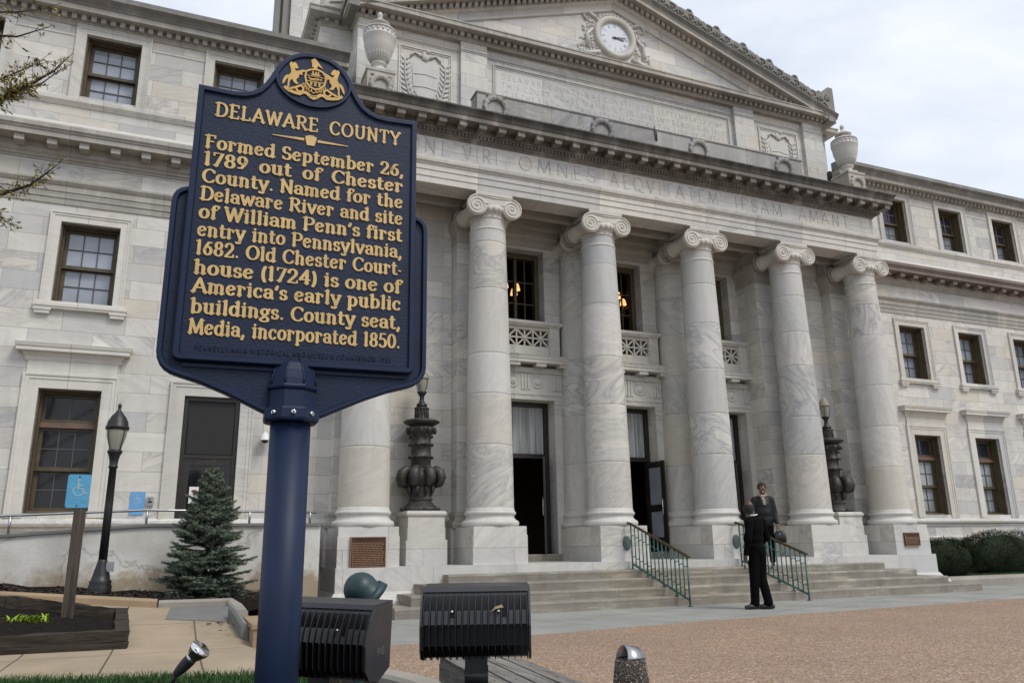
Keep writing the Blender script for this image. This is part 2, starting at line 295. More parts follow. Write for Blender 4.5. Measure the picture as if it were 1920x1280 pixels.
M['leather'] = plain('black_leather', (0.012, 0.012, 0.013), 0.3, var=0.3, scale=20, bump=0.4, bs=25)
M['jacket'] = plain('charcoal_jacket', (0.0075, 0.008, 0.0095), 0.5, spec=0.3, var=0.5, scale=30, bump=0.5, bs=25)
M['shirt'] = plain('white_shirt', (0.75, 0.75, 0.76), 0.7)
def scarfm():
    g = NG('patterned_scarf'); v = g.n('ShaderNodeTexVoronoi'); v.inputs['Scale'].default_value = 70; g.l(g.obj(), v.inputs['Vector']); sp = g.n('ShaderNodeSeparateColor'); g.l(v.outputs['Color'], sp.inputs[0])
    g.col(g.ramp(sp.outputs[0], [(0.35, (0.05, 0.045, 0.04)), (0.5, (0.5, 0.45, 0.38))])); return g.set(0.85)
M['scarf'] = scarfm()
def glow(name, c, s):
    g = NG(name); g.col((0.6, 0.4, 0.2)); g.b.inputs['Emission Color'].default_value = (*c, 1); g.b.inputs['Emission Strength'].default_value = s; return g.set(0.5)
M['shade'] = glow('lit_lamp_shade', (1.0, 0.55, 0.2), 0.9)
M['asphalt'] = plain('asphalt', (0.055, 0.055, 0.055), 0.9, var=0.2, scale=2)

# ------------------------------------------------------------------ mesh helpers
OFF = {}
class MB:
    def __init__(s): s.v = []; s.f = []; s.a = []; s.cur = 0.5; s.sm = []
    def add(s, vs, fs, smooth=False):
        o = len(s.v); s.v += [tuple(p) for p in vs]
        for f in fs: s.f.append(tuple(i + o for i in f)); s.a.append(s.cur); s.sm.append(smooth)
    def box(s, x0, x1, y0, y1, z0, z1):
        s.add([(x0, y0, z0), (x1, y0, z0), (x1, y1, z0), (x0, y1, z0), (x0, y0, z1), (x1, y0, z1), (x1, y1, z1), (x0, y1, z1)],
              [(0, 3, 2, 1), (4, 5, 6, 7), (0, 1, 5, 4), (1, 2, 6, 5), (2, 3, 7, 6), (3, 0, 4, 7)])
    def obox(s, c, ax, ay, az):     # oriented box: centre and three half-axis vectors
        c, ax, ay, az = map(Vector, (c, ax, ay, az)); vs = []
        for k in (-1, 1):
            for i, j in ((-1, -1), (1, -1), (1, 1), (-1, 1)): vs.append(c + ax * i + ay * j + az * k)
        s.add(vs, [(0, 3, 2, 1), (4, 5, 6, 7), (0, 1, 5, 4), (1, 2, 6, 5), (2, 3, 7, 6), (3, 0, 4, 7)])
    def quad(s, *p): s.add(p, [tuple(range(len(p)))])
    def prism(s, poly, f, a, b, caps=True):      # f(u, v, w) -> xyz
        n = len(poly); vs = [f(u, v, a) for u, v in poly] + [f(u, v, b) for u, v in poly]
        fs = [(i, (i + 1) % n, (i + 1) % n + n, i + n) for i in range(n)]
        if caps: fs += [tuple(range(n))[::-1], tuple(range(n, 2 * n))]
        s.add(vs, fs)
    def lathe(s, prof, c, seg=24, axis='z', a0=0.0, a1=2 * pi, smooth=True, caps=True, sx=1.0, sy=1.0):
        full = abs(a1 - a0 - 2 * pi) < 1e-6; n = seg if full else seg + 1; vs = []
        for r, z in prof:
            for i in range(n):
                t = a0 + (a1 - a0) * i / seg; x, y = r * cos(t) * sx, r * sin(t) * sy
                if axis == 'z': vs.append((c[0] + x, c[1] + y, c[2] + z))
                elif axis == 'y': vs.append((c[0] + x, c[1] + z, c[2] + y))
                else: vs.append((c[0] + z, c[1] + x, c[2] + y))
        fs = []
        for j in range(len(prof) - 1):
            for i in range(seg):
                i2 = (i + 1) % n; fs.append((j * n + i, j * n + i2, (j + 1) * n + i2, (j + 1) * n + i))
        s.add(vs, fs, smooth)
        if caps and full:
            o = len(s.v) - len(vs)
            for j in (0, len(prof) - 1):
                if prof[j][0] > 1e-4: s.f.append(tuple(o + j * n + i for i in range(n))); s.a.append(s.cur); s.sm.append(False)
    def tube(s, pts, r, seg=8, smooth=True, closed=False):
        pts = [Vector(p) for p in pts]; n = len(pts); rr = r if hasattr(r, '__len__') else [r] * n; vs = []; up = Vector((0.13, 0.27, 1)).normalized(); prev = None
        for i, p in enumerate(pts):
            if closed: t = pts[(i + 1) % n] - pts[i - 1]
            else: t = pts[min(i + 1, n - 1)] - pts[max(i - 1, 0)]
            t = t.normalized() if t.length > 1e-9 else Vector((0, 0, 1))
            u = prev if prev is not None else (Vector((1, 0, 0)) if abs(t.z) > 0.9 else up)
            a = (u - t * u.dot(t)); a = a.normalized() if a.length > 1e-6 else t.orthogonal().normalized(); prev = a; b = t.cross(a)
            for k in range(seg):
                th = 2 * pi * k / seg; vs.append(p + (a * cos(th) + b * sin(th)) * rr[i])
        fs = []
        for i in range(n if closed else n - 1):
            j = (i + 1) % n
            for k in range(seg): k2 = (k + 1) % seg; fs.append((i * seg + k, i * seg + k2, j * seg + k2, j * seg + k))
        if not closed: fs += [tuple(range(seg))[::-1], tuple((n - 1) * seg + k for k in range(seg))]
        s.add(vs, fs, smooth)
    def ell(s, c, r, seg=10, rings=7, M3=None):
        vs = []; fs = []; c = Vector(c)
        for j in range(rings + 1):
            ph = pi * j / rings
            for i in range(seg):
                th = 2 * pi * i / seg; d = Vector((r[0] * sin(ph) * cos(th), r[1] * sin(ph) * sin(th), r[2] * cos(ph)))
                if M3: d = M3 @ d
                vs.append(c + d)
        for j in range(rings):
            for i in range(seg): i2 = (i + 1) % seg; fs.append((j * seg + i, j * seg + i2, (j + 1) * seg + i2, (j + 1) * seg + i))
        s.add(vs, fs, True)
    def sweep(s, path, prof, caps=True):          # plan path (x, y); profile (out, z); out = right-hand side of travel
        n = len(path); P = [Vector(p) for p in path]; vs = []; m = len(prof)
        for i in range(n):
            d1 = (P[i] - P[i - 1]).normalized() if i > 0 else (P[1] - P[0]).normalized()
            d2 = (P[i + 1] - P[i]).normalized() if i < n - 1 else d1
            n1 = Vector((d1.y, -d1.x)); n2 = Vector((d2.y, -d2.x)); nn = (n1 + n2); nn = nn / max(0.2, (1 + n1.dot(n2)))
            for o, z in prof: q = P[i] + nn * o; vs.append((q.x, q.y, z))
        fs = []
        for i in range(n - 1):
            for j in range(m - 1): fs.append((i * m + j, (i + 1) * m + j, (i + 1) * m + j + 1, i * m + j + 1))
        if caps: fs += [tuple(range(m)), tuple((n - 1) * m + j for j in range(m))[::-1]]
        s.add(vs, fs)
    def build(s, name, mat, parent=None, smooth=None):
        off = OFF.get(parent.name, (0, 0, 0)) if parent else (0, 0, 0)
        me = bpy.data.meshes.new(name); vs = [(x - off[0], y - off[1], z - off[2]) for x, y, z in s.v]
        me.from_pydata(vs, [], s.f); me.validate()
        if len(me.polygons) == len(s.f):
            me.polygons.foreach_set('use_smooth', s.sm if smooth is None else [smooth] * len(s.f))
            at = me.attributes.new('rnd', 'FLOAT', 'FACE'); at.data.foreach_set('value', s.a)
        bm = bmesh.new(); bm.from_mesh(me); bmesh.ops.recalc_face_normals(bm, faces=bm.faces); bm.to_mesh(me); bm.free()
        uv = me.uv_layers.new(name='uv'); buf = [0.0] * (2 * len(me.loops)); V = s.v
        for p in me.polygons:
            nx, ny, nz2 = abs(p.normal.x), abs(p.normal.y), abs(p.normal.z)
            for li in p.loop_indices:
                x, y, z = V[me.loops[li].vertex_index] if len(V) == len(me.vertices) else me.vertices[me.loops[li].vertex_index].co
                if nz2 > 0.75: a, b = x, y
                elif nx > ny * 1.05: a, b = y + 0.37, z
                else: a, b = x, z
                buf[2 * li] = a + 50.0; buf[2 * li + 1] = b + 20.0
        uv.data.foreach_set('uv', buf)
        if mat: me.materials.append(mat)
        o = bpy.data.objects.new(name, me); COL.objects.link(o)
        if parent: o.parent = parent; OFF[o.name] = off
        return o
def tag(o, label, cat, group=None):
    o['label'] = label; o['category'] = cat
    if group: o['group'] = group
    return o
def struct(o, kind='structure'): o['kind'] = kind; return o
def thing(name, label, cat, loc=(0, 0, 0), group=None):
    o = bpy.data.objects.new(name, None); COL.objects.link(o); o.location = loc; OFF[o.name] = tuple(loc); return tag(o, label, cat, group)
def children(o): return [c for c in bpy.data.objects if c.parent == o]
def dup(o, parent=None, loc=None):
    c = o.copy(); COL.objects.link(c)
    if parent: c.parent = parent
    if loc is not None: c.location = loc
    for ch in children(o): dup(ch, c)
    return c
def arc(cx, cy, rx, ry, a0, a1, n=None):
    n = n or max(3, int(abs(a1 - a0) / 14)); return [(cx + rx * cos(radians(a0 + (a1 - a0) * i / n)), cy + ry * sin(radians(a0 + (a1 - a0) * i / n))) for i in range(n + 1)]

# ------------------------------------------------------------------ stroke lettering
A6 = arc
def P_(*it):
    out = []
    for q in it:
        if len(q) == 6: out += A6(*q)
        else: out.append(q)
    r = [out[0]]
    for q in out[1:]:
        if abs(q[0] - r[-1][0]) + abs(q[1] - r[-1][1]) > 1e-4: r.append(q)
    return r
X = 0.68
G = {
'A': (.84, [P_((.06, 0), (.42, 1)), P_((.42, 1), (.78, 0)), P_((.2, .34), (.64, .34))], [(.07, 0), (.77, 0)]),
'B': (.74, [P_((.16, 0), (.16, 1)), P_((.16, 1), (.4, 1), (.4, .76, .22, .24, 90, -90), (.16, .52)), P_((.16, .52), (.42, .52), (.42, .26, .26, .26, 90, -90), (.16, 0))], [(.1, 0), (.1, 1)]),
'C': (.78, [P_((.44, .5, .36, .5, 42, 318))], [(.72, .83, 1)]),
'D': (.84, [P_((.16, 0), (.16, 1)), P_((.16, 1), (.38, 1), (.38, .5, .38, .5, 90, -90), (.16, 0))], [(.1, 0), (.1, 1)]),
'E': (.7, [P_((.16, 0), (.16, 1)), P_((.16, 1), (.6, 1)), P_((.16, .52), (.5, .52)), P_((.16, 0), (.63, 0))], [(.1, 0), (.1, 1), (.6, .9, 1), (.63, .1, 1)]),
'F': (.66, [P_((.16, 0), (.16, 1)), P_((.16, 1), (.58, 1)), P_((.16, .52), (.48, .52))], [(.16, 0), (.1, 1), (.58, .9, 1)]),
'G': (.84, [P_((.44, .5, .36, .5, 42, 330), (.74, .42)), P_((.5, .42), (.8, .42))], []),
'H': (.86, [P_((.16, 0), (.16, 1)), P_((.7, 0), (.7, 1)), P_((.16, .52), (.7, .52))], [(.16, 0), (.16, 1), (.7, 0), (.7, 1)]),
'I': (.36, [P_((.18, 0), (.18, 1))], [(.18, 0), (.18, 1)]),
'J': (.5, [P_((.34, 1), (.34, .2), (.18, .2, .16, .22, 0, -150))], [(.34, 1)]),
'K': (.8, [P_((.16, 0), (.16, 1)), P_((.66, 1), (.16, .42)), P_((.32, .6), (.7, 0))], [(.16, 0), (.16, 1), (.7, 0)]),
'L': (.66, [P_((.16, 0), (.16, 1)), P_((.16, 0), (.6, 0))], [(.1, 0), (.16, 1), (.6, .1, 1)]),
'M': (1.0, [P_((.12, 0), (.18, 1)), P_((.18, 1), (.5, .08)), P_((.5, .08), (.82, 1)), P_((.82, 1), (.88, 0))], [(.12, 0), (.88, 0), (.14, 1), (.86, 1)]),
'N': (.86, [P_((.16, 0), (.16, 1)), P_((.16, 1), (.7, 0)), P_((.7, 0), (.7, 1))], [(.16, 0), (.12, 1), (.7, 1)]),
'O': (.88, [P_((.44, .5, .37, .5, 90, 450))], []),
'P': (.72, [P_((.16, 0), (.16, 1)), P_((.16, 1), (.4, 1), (.4, .73, .26, .27, 90, -90), (.16, .46))], [(.16, 0), (.1, 1)]),
'Q': (.88, [P_((.44, .5, .37, .5, 90, 450)), P_((.44, .16), (.6, -.06), (.9, -.14))], []),
'R': (.8, [P_((.16, 0), (.16, 1)), P_((.16, 1), (.4, 1), (.4, .75, .24, .25, 90, -90), (.16, .5)), P_((.38, .5), (.7, 0))], [(.14, 0), (.1, 1), (.72, 0)]),
'S': (.62, [P_((.31, .75, .21, .25, 32, 270), (.31, .25, .24, .25, 90, -148))], [(.5, .86, 1), (.08, .13, 1)]),
'T': (.74, [P_((.37, 0), (.37, 1)), P_((.04, 1), (.7, 1))], [(.37, 0), (.05, .9, 1), (.69, .9, 1)]),
'U': (.84, [P_((.16, 1), (.16, .34), (.42, .34, .26, .34, 180, 360), (.68, 1))], [(.16, 1), (.68, 1)]),
'V': (.8, [P_((.06, 1), (.4, 0)), P_((.4, 0), (.74, 1))], [(.07, 1), (.73, 1)]),
'W': (1.12, [P_((.06, 1), (.34, 0)), P_((.34, 0), (.56, .95)), P_((.56, .95), (.8, 0)), P_((.8, 0), (1.06, 1))], [(.08, 1), (1.04, 1)]),
'X': (.8, [P_((.08, 1), (.72, 0)), P_((.72, 1), (.08, 0))], [(.09, 0), (.7, 0), (.1, 1), (.7, 1)]),
'Y': (.78, [P_((.06, 1), (.39, .46)), P_((.39, .46), (.72, 1)), P_((.39, .46), (.39, 0))], [(.39, 0), (.09, 1), (.69, 1)]),
'a': (.62, [P_((.1, .55), (.28, .48, .2, .2, 140, 0), (.48, .12), (.56, .02)), P_((.28, .2, .19, .19, 40, 400))], []),
'b': (.68, [P_((.16, 0), (.16, 1)), P_((.36, X / 2, .22, X / 2, 150, -150))], [(.12, 1)]),
'c': (.56, [P_((.3, X / 2, .22, X / 2, 45, 315))], [(.47, .55, 1)]),
'd': (.68, [P_((.52, 0), (.52, 1)), P_((.3, X / 2, .22, X / 2, 30, 330))], [(.48, 1), (.56, 0)]),
'e': (.6, [P_((.1, .33), (.5, .42), (.3, X / 2, .21, X / 2, 20, 318))], []),
'f': (.42, [P_((.18, 0), (.18, .82), (.34, .82, .16, .18, 180, 30)), P_((.04, X), (.38, X))], [(.18, 0), (.46, .88, 1)]),
'g': (.62, [P_((.28, .44, .19, .22, 90, 450)), P_((.44, .56), (.58, .66)), P_((.2, .24), (.18, .14), (.44, .06), (.5, -.06)), P_((.28, -.12, .23, .14, 30, -260))], []),
'h': (.7, [P_((.16, 0), (.16, 1)), P_((.16, .5), (.34, .46, .18, .21, 150, 0), (.52, 0))], [(.16, 0), (.12, 1), (.54, 0)]),
'i': (.34, [P_((.17, 0), (.17, X))], [(.17, 0), (.13, X)], [(.17, .92, .095)]),
'l': (.34, [P_((.17, 0), (.17, 1))], [(.17, 0), (.13, 1)]),
'm': (1.02, [P_((.16, 0), (.16, X)), P_((.16, .46), (.33, .46, .17, .21, 150, 0), (.5, 0)), P_((.5, .46), (.67, .46, .17, .21, 150, 0), (.84, 0))], [(.16, 0), (.12, X), (.5, 0), (.86, 0)]),
'n': (.7, [P_((.16, 0), (.16, X)), P_((.16, .46), (.34, .46, .18, .21, 150, 0), (.52, 0))], [(.16, 0), (.12, X), (.54, 0)]),
'o': (.62, [P_((.31, X / 2, .23, X / 2, 90, 450))], []),
'p': (.68, [P_((.16, -.3), (.16, X)), P_((.36, X / 2, .22, X / 2, 150, -150))], [(.16, -.3), (.12, X)]),
'r': (.54, [P_((.16, 0), (.16, X)), P_((.16, .42), (.3, .5, .15, .16, 160, 30))], [(.16, 0), (.12, X), (.44, .56, 1)]),
's': (.5, [P_((.25, .51, .15, .17, 30, 270), (.25, .17, .17, .17, 90, -150))], [(.39, .58, 1), (.09, .1, 1)]),
't': (.44, [P_((.18, .88), (.18, .16), (.31, .16, .13, .16, 180, 310)), P_((.04, X), (.38, X))], []),
'u': (.7, [P_((.16, X), (.16, .22), (.34, .22, .18, .22, 180, 330)), P_((.52, X), (.52, 0))], [(.12, X), (.48, X), (.57, 0)]),
'v': (.64, [P_((.07, X), (.32, 0)), P_((.32, 0), (.57, X))], [(.09, X), (.55, X)]),
'w': (.92, [P_((.06, X), (.28, 0)), P_((.28, 0), (.46, .6)), P_((.46, .6), (.66, 0)), P_((.66, 0), (.86, X))], [(.08, X), (.84, X)]),
'y': (.64, [P_((.07, X), (.33, .02)), P_((.57, X), (.3, -.14), (.2, -.18, .12, .12, 30, -150))], [(.09, X), (.55, X)]),
'0': (.66, [P_((.33, .5, .24, .5, 90, 450))], []),
'1': (.4, [P_((.2, 0), (.2, 1))], [(.2, 0), (.15, 1)]),
'2': (.66, [P_((.1, .76), (.31, .72, .22, .28, 160, -20), (.44, .48), (.1, .02)), P_((.08, 0), (.6, 0))], [(.6, .08, 1)]),
'3': (.62, [P_((.3, .75, .2, .25, 150, -90), (.3, .26, .24, .26, 90, -150))], []),
'4': (.68, [P_((.46, 0), (.46, 1)), P_((.46, 1), (.06, .3)), P_((.06, .3), (.64, .3))], [(.46, 0)]),
'5': (.62, [P_((.52, 1), (.16, 1), (.14, .54), (.3, .31, .24, .31, 110, -145))], []),
'6': (.64, [P_((.54, .92), (.34, .9), (.14, .5), (.32, .3, .21, .3, 160, 520))], []),
'7': (.62, [P_((.08, 1), (.56, 1), (.24, 0))], [(.22, 0), (.1, .9, 1)]),
'8': (.64, [P_((.32, .76, .18, .24, -90, 270)), P_((.32, .26, .22, .26, 90, 450))], []),
'9': (.64, [P_((.1, .08), (.3, .1), (.5, .5), (.32, .7, .21, .3, -20, 340))], []),
'.': (.26, [], [], [(.13, .06, .09)]), ',': (.26, [P_((.15, .06), (.08, -.16))], [], [(.13, .06, .085)]),
"'": (.24, [P_((.15, .92), (.08, .72))], [], [(.13, .92, .08)]), '-': (.26, [P_((.05, .3), (.2, .3))], []), '\u00b7': (.3, [], [], [(.15, .45, .05)]),
'(': (.36, [P_((.36, .42, .22, .62, 120, 240))], []), ')': (.36, [P_((0, .42, .22, .62, 60, -60))], []),
}
def ribbon(mb, pts, fw, f, h0, h1, cap=True):
    n = len(pts); closed = n > 5 and abs(pts[0][0] - pts[-1][0]) + abs(pts[0][1] - pts[-1][1]) < 1e-3
    if closed: pts = pts[:-1]; n -= 1
    Lp, Rp = [], []
    for i in range(n):
        a = pts[i - 1] if (i > 0 or closed) else pts[0]; b = pts[(i + 1) % n] if (i < n - 1 or closed) else pts[-1]
        tx, ty = b[0] - a[0], b[1] - a[1]; l = sqrt(tx * tx + ty * ty) or 1; tx /= l; ty /= l; hw = fw(tx, ty) / 2
        Lp.append((pts[i][0] - ty * hw, pts[i][1] + tx * hw)); Rp.append((pts[i][0] + ty * hw, pts[i][1] - tx * hw))
    def side(q, u, v): return [f(*q, h0), f(*u, h0), f(*u, h1), f(*q, h1)]
    for i in range(n if closed else n - 1):
        j = (i + 1) % n
        mb.quad(f(*Lp[i], h1), f(*Lp[j], h1), f(*Rp[j], h1), f(*Rp[i], h1))
        mb.quad(*side(Lp[i], Lp[j], 0)); mb.quad(*side(Rp[i], Rp[j], 0))
    if not closed:
        for e, s in ((0, -1), (n - 1, 1)):
            cx, cy = pts[e]; q, u = Lp[e], Rp[e]; a0 = atan2(q[1] - cy, q[0] - cx); r = sqrt((q[0] - cx) ** 2 + (q[1] - cy) ** 2)
            if cap:
                fan = [(cx + r * cos(a0 - s * pi * k / 5), cy + r * sin(a0 - s * pi * k / 5)) for k in range(6)]
                mb.quad(*[f(*p, h1) for p in fan])
                for k in range(5): mb.quad(*side(fan[k], fan[k + 1], 0))
            else: mb.quad(*side(q, u, 0))
def glyph_run(mb, text, u0, v0, cap, f, h, thick, thin, width=None, serif=True, track=0.06, just=True, sp=0.34, xs=1.0):
    adv = [(G[c][0] + track) if c != ' ' else sp for c in text]; nat = sum(adv) * cap * xs; ns = text.count(' '); extra = 0.0
    if width:
        if just and ns and nat < width: extra = (width - nat) / ns
        else: xs *= width / nat
    u = u0; e = 0
    fw = lambda tx, ty: thin + (thick - thin) * abs(ty) ** 1.6
    for c, a in zip(text, adv):
        if c == ' ': u += a * cap * xs + extra; continue
        g = G[c]; ff = lambda x, y, z, u=u: f(u + x * cap * xs, v0 + y * cap, z)
        for st in g[1]:
            e = (e + 1) % 6; ribbon(mb, st, fw, ff, 0.0, h + 0.00025 * e, cap=serif)
        for q in (g[2] if serif else []):
            e = (e + 1) % 6; k = len(q) == 3; hx, hy = (0.055, 0.12) if k else (0.15, 0.05)
            x, y = q[0], q[1]; y = min(max(y, 0.045), 0.955) if (not k and y >= 0) else y
            pl = [(x - hx, y - hy), (x + hx, y - hy), (x + hx, y + hy), (x - hx, y + hy)]
            mb.prism(pl, ff, 0.0, h + 0.00025 * e + 0.0001)
        if len(g) > 3:
            for x, y, r in g[3]:
                e = (e + 1) % 6; mb.prism([(x + r * cos(2 * pi * k / 10), y + r * sin(2 * pi * k / 10)) for k in range(10)], ff, 0.0, h + 0.00025 * e)
        u += a * cap * xs
    return u
# ------------------------------------------------------------------ the courthouse
CH = thing('courthouse', 'white marble courthouse with six column portico, pediment clock and two window wings', 'building', (0, 0.8, 0))
W = 0.82
def wall_grid(mb, X0, X1, Z0, Z1, y, ops, depth):
    xs = sorted({X0, X1} | {v for o in ops for v in o[:2] if X0 < v < X1}); zs = sorted({Z0, Z1} | {v for o in ops for v in o[2:4] if Z0 < v < Z1})
    for i in range(len(xs) - 1):
        for j in range(len(zs) - 1):
            cx, cz = (xs[i] + xs[i + 1]) / 2, (zs[j] + zs[j + 1]) / 2
            if any(o[0] < cx < o[1] and o[2] < cz < o[3] for o in ops): continue
            mb.quad((xs[i], y, zs[j]), (xs[i + 1], y, zs[j]), (xs[i + 1], y, zs[j + 1]), (xs[i], y, zs[j + 1]))
    for a, b, c, d in ops:
        for p in (((a, c), (a, d)), ((b, c), (b, d)), ((a, c), (b, c)), ((a, d), (b, d))):
            mb.quad((p[0][0], y, p[0][1]), (p[1][0], y, p[1][1]), (p[1][0], y + depth, p[1][1]), (p[0][0], y + depth, p[0][1]))
WX = [8.6 + 2.2 * k for k in range(4)]; HW = 0.459
F1, F2, F3 = (1.63, 3.62), (5.09, 6.52), (8.94, 10.2)
for sg in (-1, 1):
    mb = MB(); a, b = (6.53, 16.6) if sg > 0 else (-16.6, -6.53)
    ops = []
    for k, x in enumerate(WX):
        z0 = 1.42 if (sg < 0 and k == 0) else F1[0]
        for f in ((z0, F1[1]), F2, F3): ops.append((sg * x - HW, sg * x + HW, f[0], f[1]))
    wall_grid(mb, a, b, -0.3, 10.75, W, ops, 0.46)
    mb.box(a, b, 1.29, 1.38, -0.3, 10.7)
    e = 16.6 * sg; mb.quad((e, W, -0.3), (e, 7, -0.3), (e, 7, 10.7), (e, W, 10.7)); mb.quad((a, W + .1, 10.72), (b, W + .1, 10.72), (b, 8, 10.9), (a, 8, 10.9))
    mb.build('wall', M['ashlar'], CH)
    # horizontal mouldings, profiles (out, z)
    pth = [(a, W), (b, W)]
    m = MB(); m.sweep(pth, [(-.02, 1.36), (.02, 1.36), (.02, 1.40), (.07, 1.43), (.085, 1.47), (.07, 1.51), (.02, 1.545), (-.02, 1.55)])
    m.sweep(pth, [(-.02, -.3), (.06, -.3), (.06, 1.08), (.05, 1.10), (-.02, 1.12)]); m.build('base_course', M['block'], CH)
    m = MB(); m.sweep(pth, [(-.02, 6.83), (.02, 6.83), (.02, 6.93), (.035, 6.94), (.035, 7.04), (.05, 7.05), (.05, 7.15), (.07, 7.17), (.10, 7.22), (.10, 7.255), (.0, 7.27), (-.02, 7.27)])
    m.sweep(pth, [(-.02, 7.60), (.02, 7.60), (.025, 7.635), (.05, 7.65), (.055, 7.69), (.09, 7.72), (.10, 7.76), (.10, 7.80), (-.02, 7.80)]); m.build('architrave', M['cornice'], CH)
    m = MB(); m.sweep(pth, [(-.02, 7.80), (.11, 7.80), (.11, 7.885), (.38, 7.885), (.38, 7.97), (.40, 7.985), (.40, 8.0), (-.02, 8.0)])
    n = int((b - a) / 0.46)
    for i in range(n):
        x = a + 0.2 + i * (b - a - .3) / (n - 1); m.box(x - .075, x + .075, W - .33, W - .108, 7.775, 7.884)
    m.build('modillion_cornice', M['cornice'] if sg < 0 else M['rust'], CH)
    m = MB(); m.sweep(pth, [(-.02, 8.0), (.40, 8.0), (.43, 8.03), (.43, 8.095), (.41, 8.11), (.02, 8.36), (-.02, 8.36)]); m.build('weathering_course', M['rust'] if sg > 0 else M['cornice'], CH)
    m = MB(); m.sweep(pth, [(-.02, 8.115), (.395, 8.115), (.40, 8.13), (.01, 8.378), (-.02, 8.378)]); m.build('pale_weathering_slope', M['smooth'], CH)
    m = MB(); m.sweep(pth, [(-.02, 8.71), (.025, 8.71), (.04, 8.75), (.08, 8.78), (.08, 8.85), (.06, 8.865), (-.02, 8.87)]); m.build('sill_course', M['trim'], CH)
    m = MB(); m.sweep(pth, [(-.02, 10.33), (.02, 10.33), (.03, 10.37), (.06, 10.40), (.06, 10.41), (.05, 10.41), (.05, 10.52), (.24, 10.52), (.24, 10.625), (.255, 10.63), (-.02, 10.63)])
    n = int((b - a) / 0.155)
    for i in range(n): x = a + 0.05 + i * (b - a - .1) / (n - 1); m.box(x - .042, x + .042, W - .135, W - .045, 10.412, 10.519)
    m.build('dentil_cornice', M['cornice'], CH)
    m = MB(); m.sweep(pth, [(-.02, 10.63), (.26, 10.63), (.27, 10.66), (.31, 10.71), (.38, 10.76), (.38, 10.86), (.34, 10.875), (-.02, 10.90)]); m.build('roof_edge', M['roofstone'], CH)
    # thin panel lines between third-floor windows
    m = MB()
    xs = [6.6] + [v for x in WX for v in (x - .64, x + .64)] + [16.5]
    for i in range(0, len(xs), 2):
        p, q = sorted((sg * xs[i], sg * xs[i + 1])); m.box(p, q, W - .012, W - .0, 10.115, 10.16)
    m.build('panel_moulding', M['trim'], CH)

def surround(m, x0, x1, z0, z1, y, wd, bottom=False):
    zb = z0 - (wd if bottom else 0)
    for i, (t0, t1, pr) in enumerate(((0, .62, .022), (.62, .86, .034), (.86, 1, .048))):
        a, b = wd * t0, wd * t1
        m.box(x0 - b, x0 - a, y - pr, y + .01, zb, z1 + b); m.box(x1 + a, x1 + b, y - pr, y + .01, zb, z1 + b); m.box(x0 - a, x1 + a, y - pr, y + .01, z1 + a, z1 + b)
def sash(m, x0, x1, z0, z1, y, cols, rows, mt, fw=.055):
    m.box(x0, x0 + fw, y, y + .05, z0, z1); m.box(x1 - fw, x1, y, y + .05, z0, z1); m.box(x0 + fw, x1 - fw, y, y + .05, z0, z0 + fw); m.box(x0 + fw, x1 - fw, y, y + .05, z1 - fw * .8, z1)
    gx0, gx1, gz0, gz1 = x0 + fw, x1 - fw, z0 + fw, z1 - fw * .8; t = .008
    for i in range(1, cols): x = gx0 + (gx1 - gx0) * i / cols; mt.box(x - t, x + t, y + .012, y + .034, gz0, gz1)
    for i in range(1, rows): z = gz0 + (gz1 - gz0) * i / rows; mt.box(gx0, gx1, y + .013, y + .033, z - t, z + t)
    return (gx0, gx1, gz0, gz1)
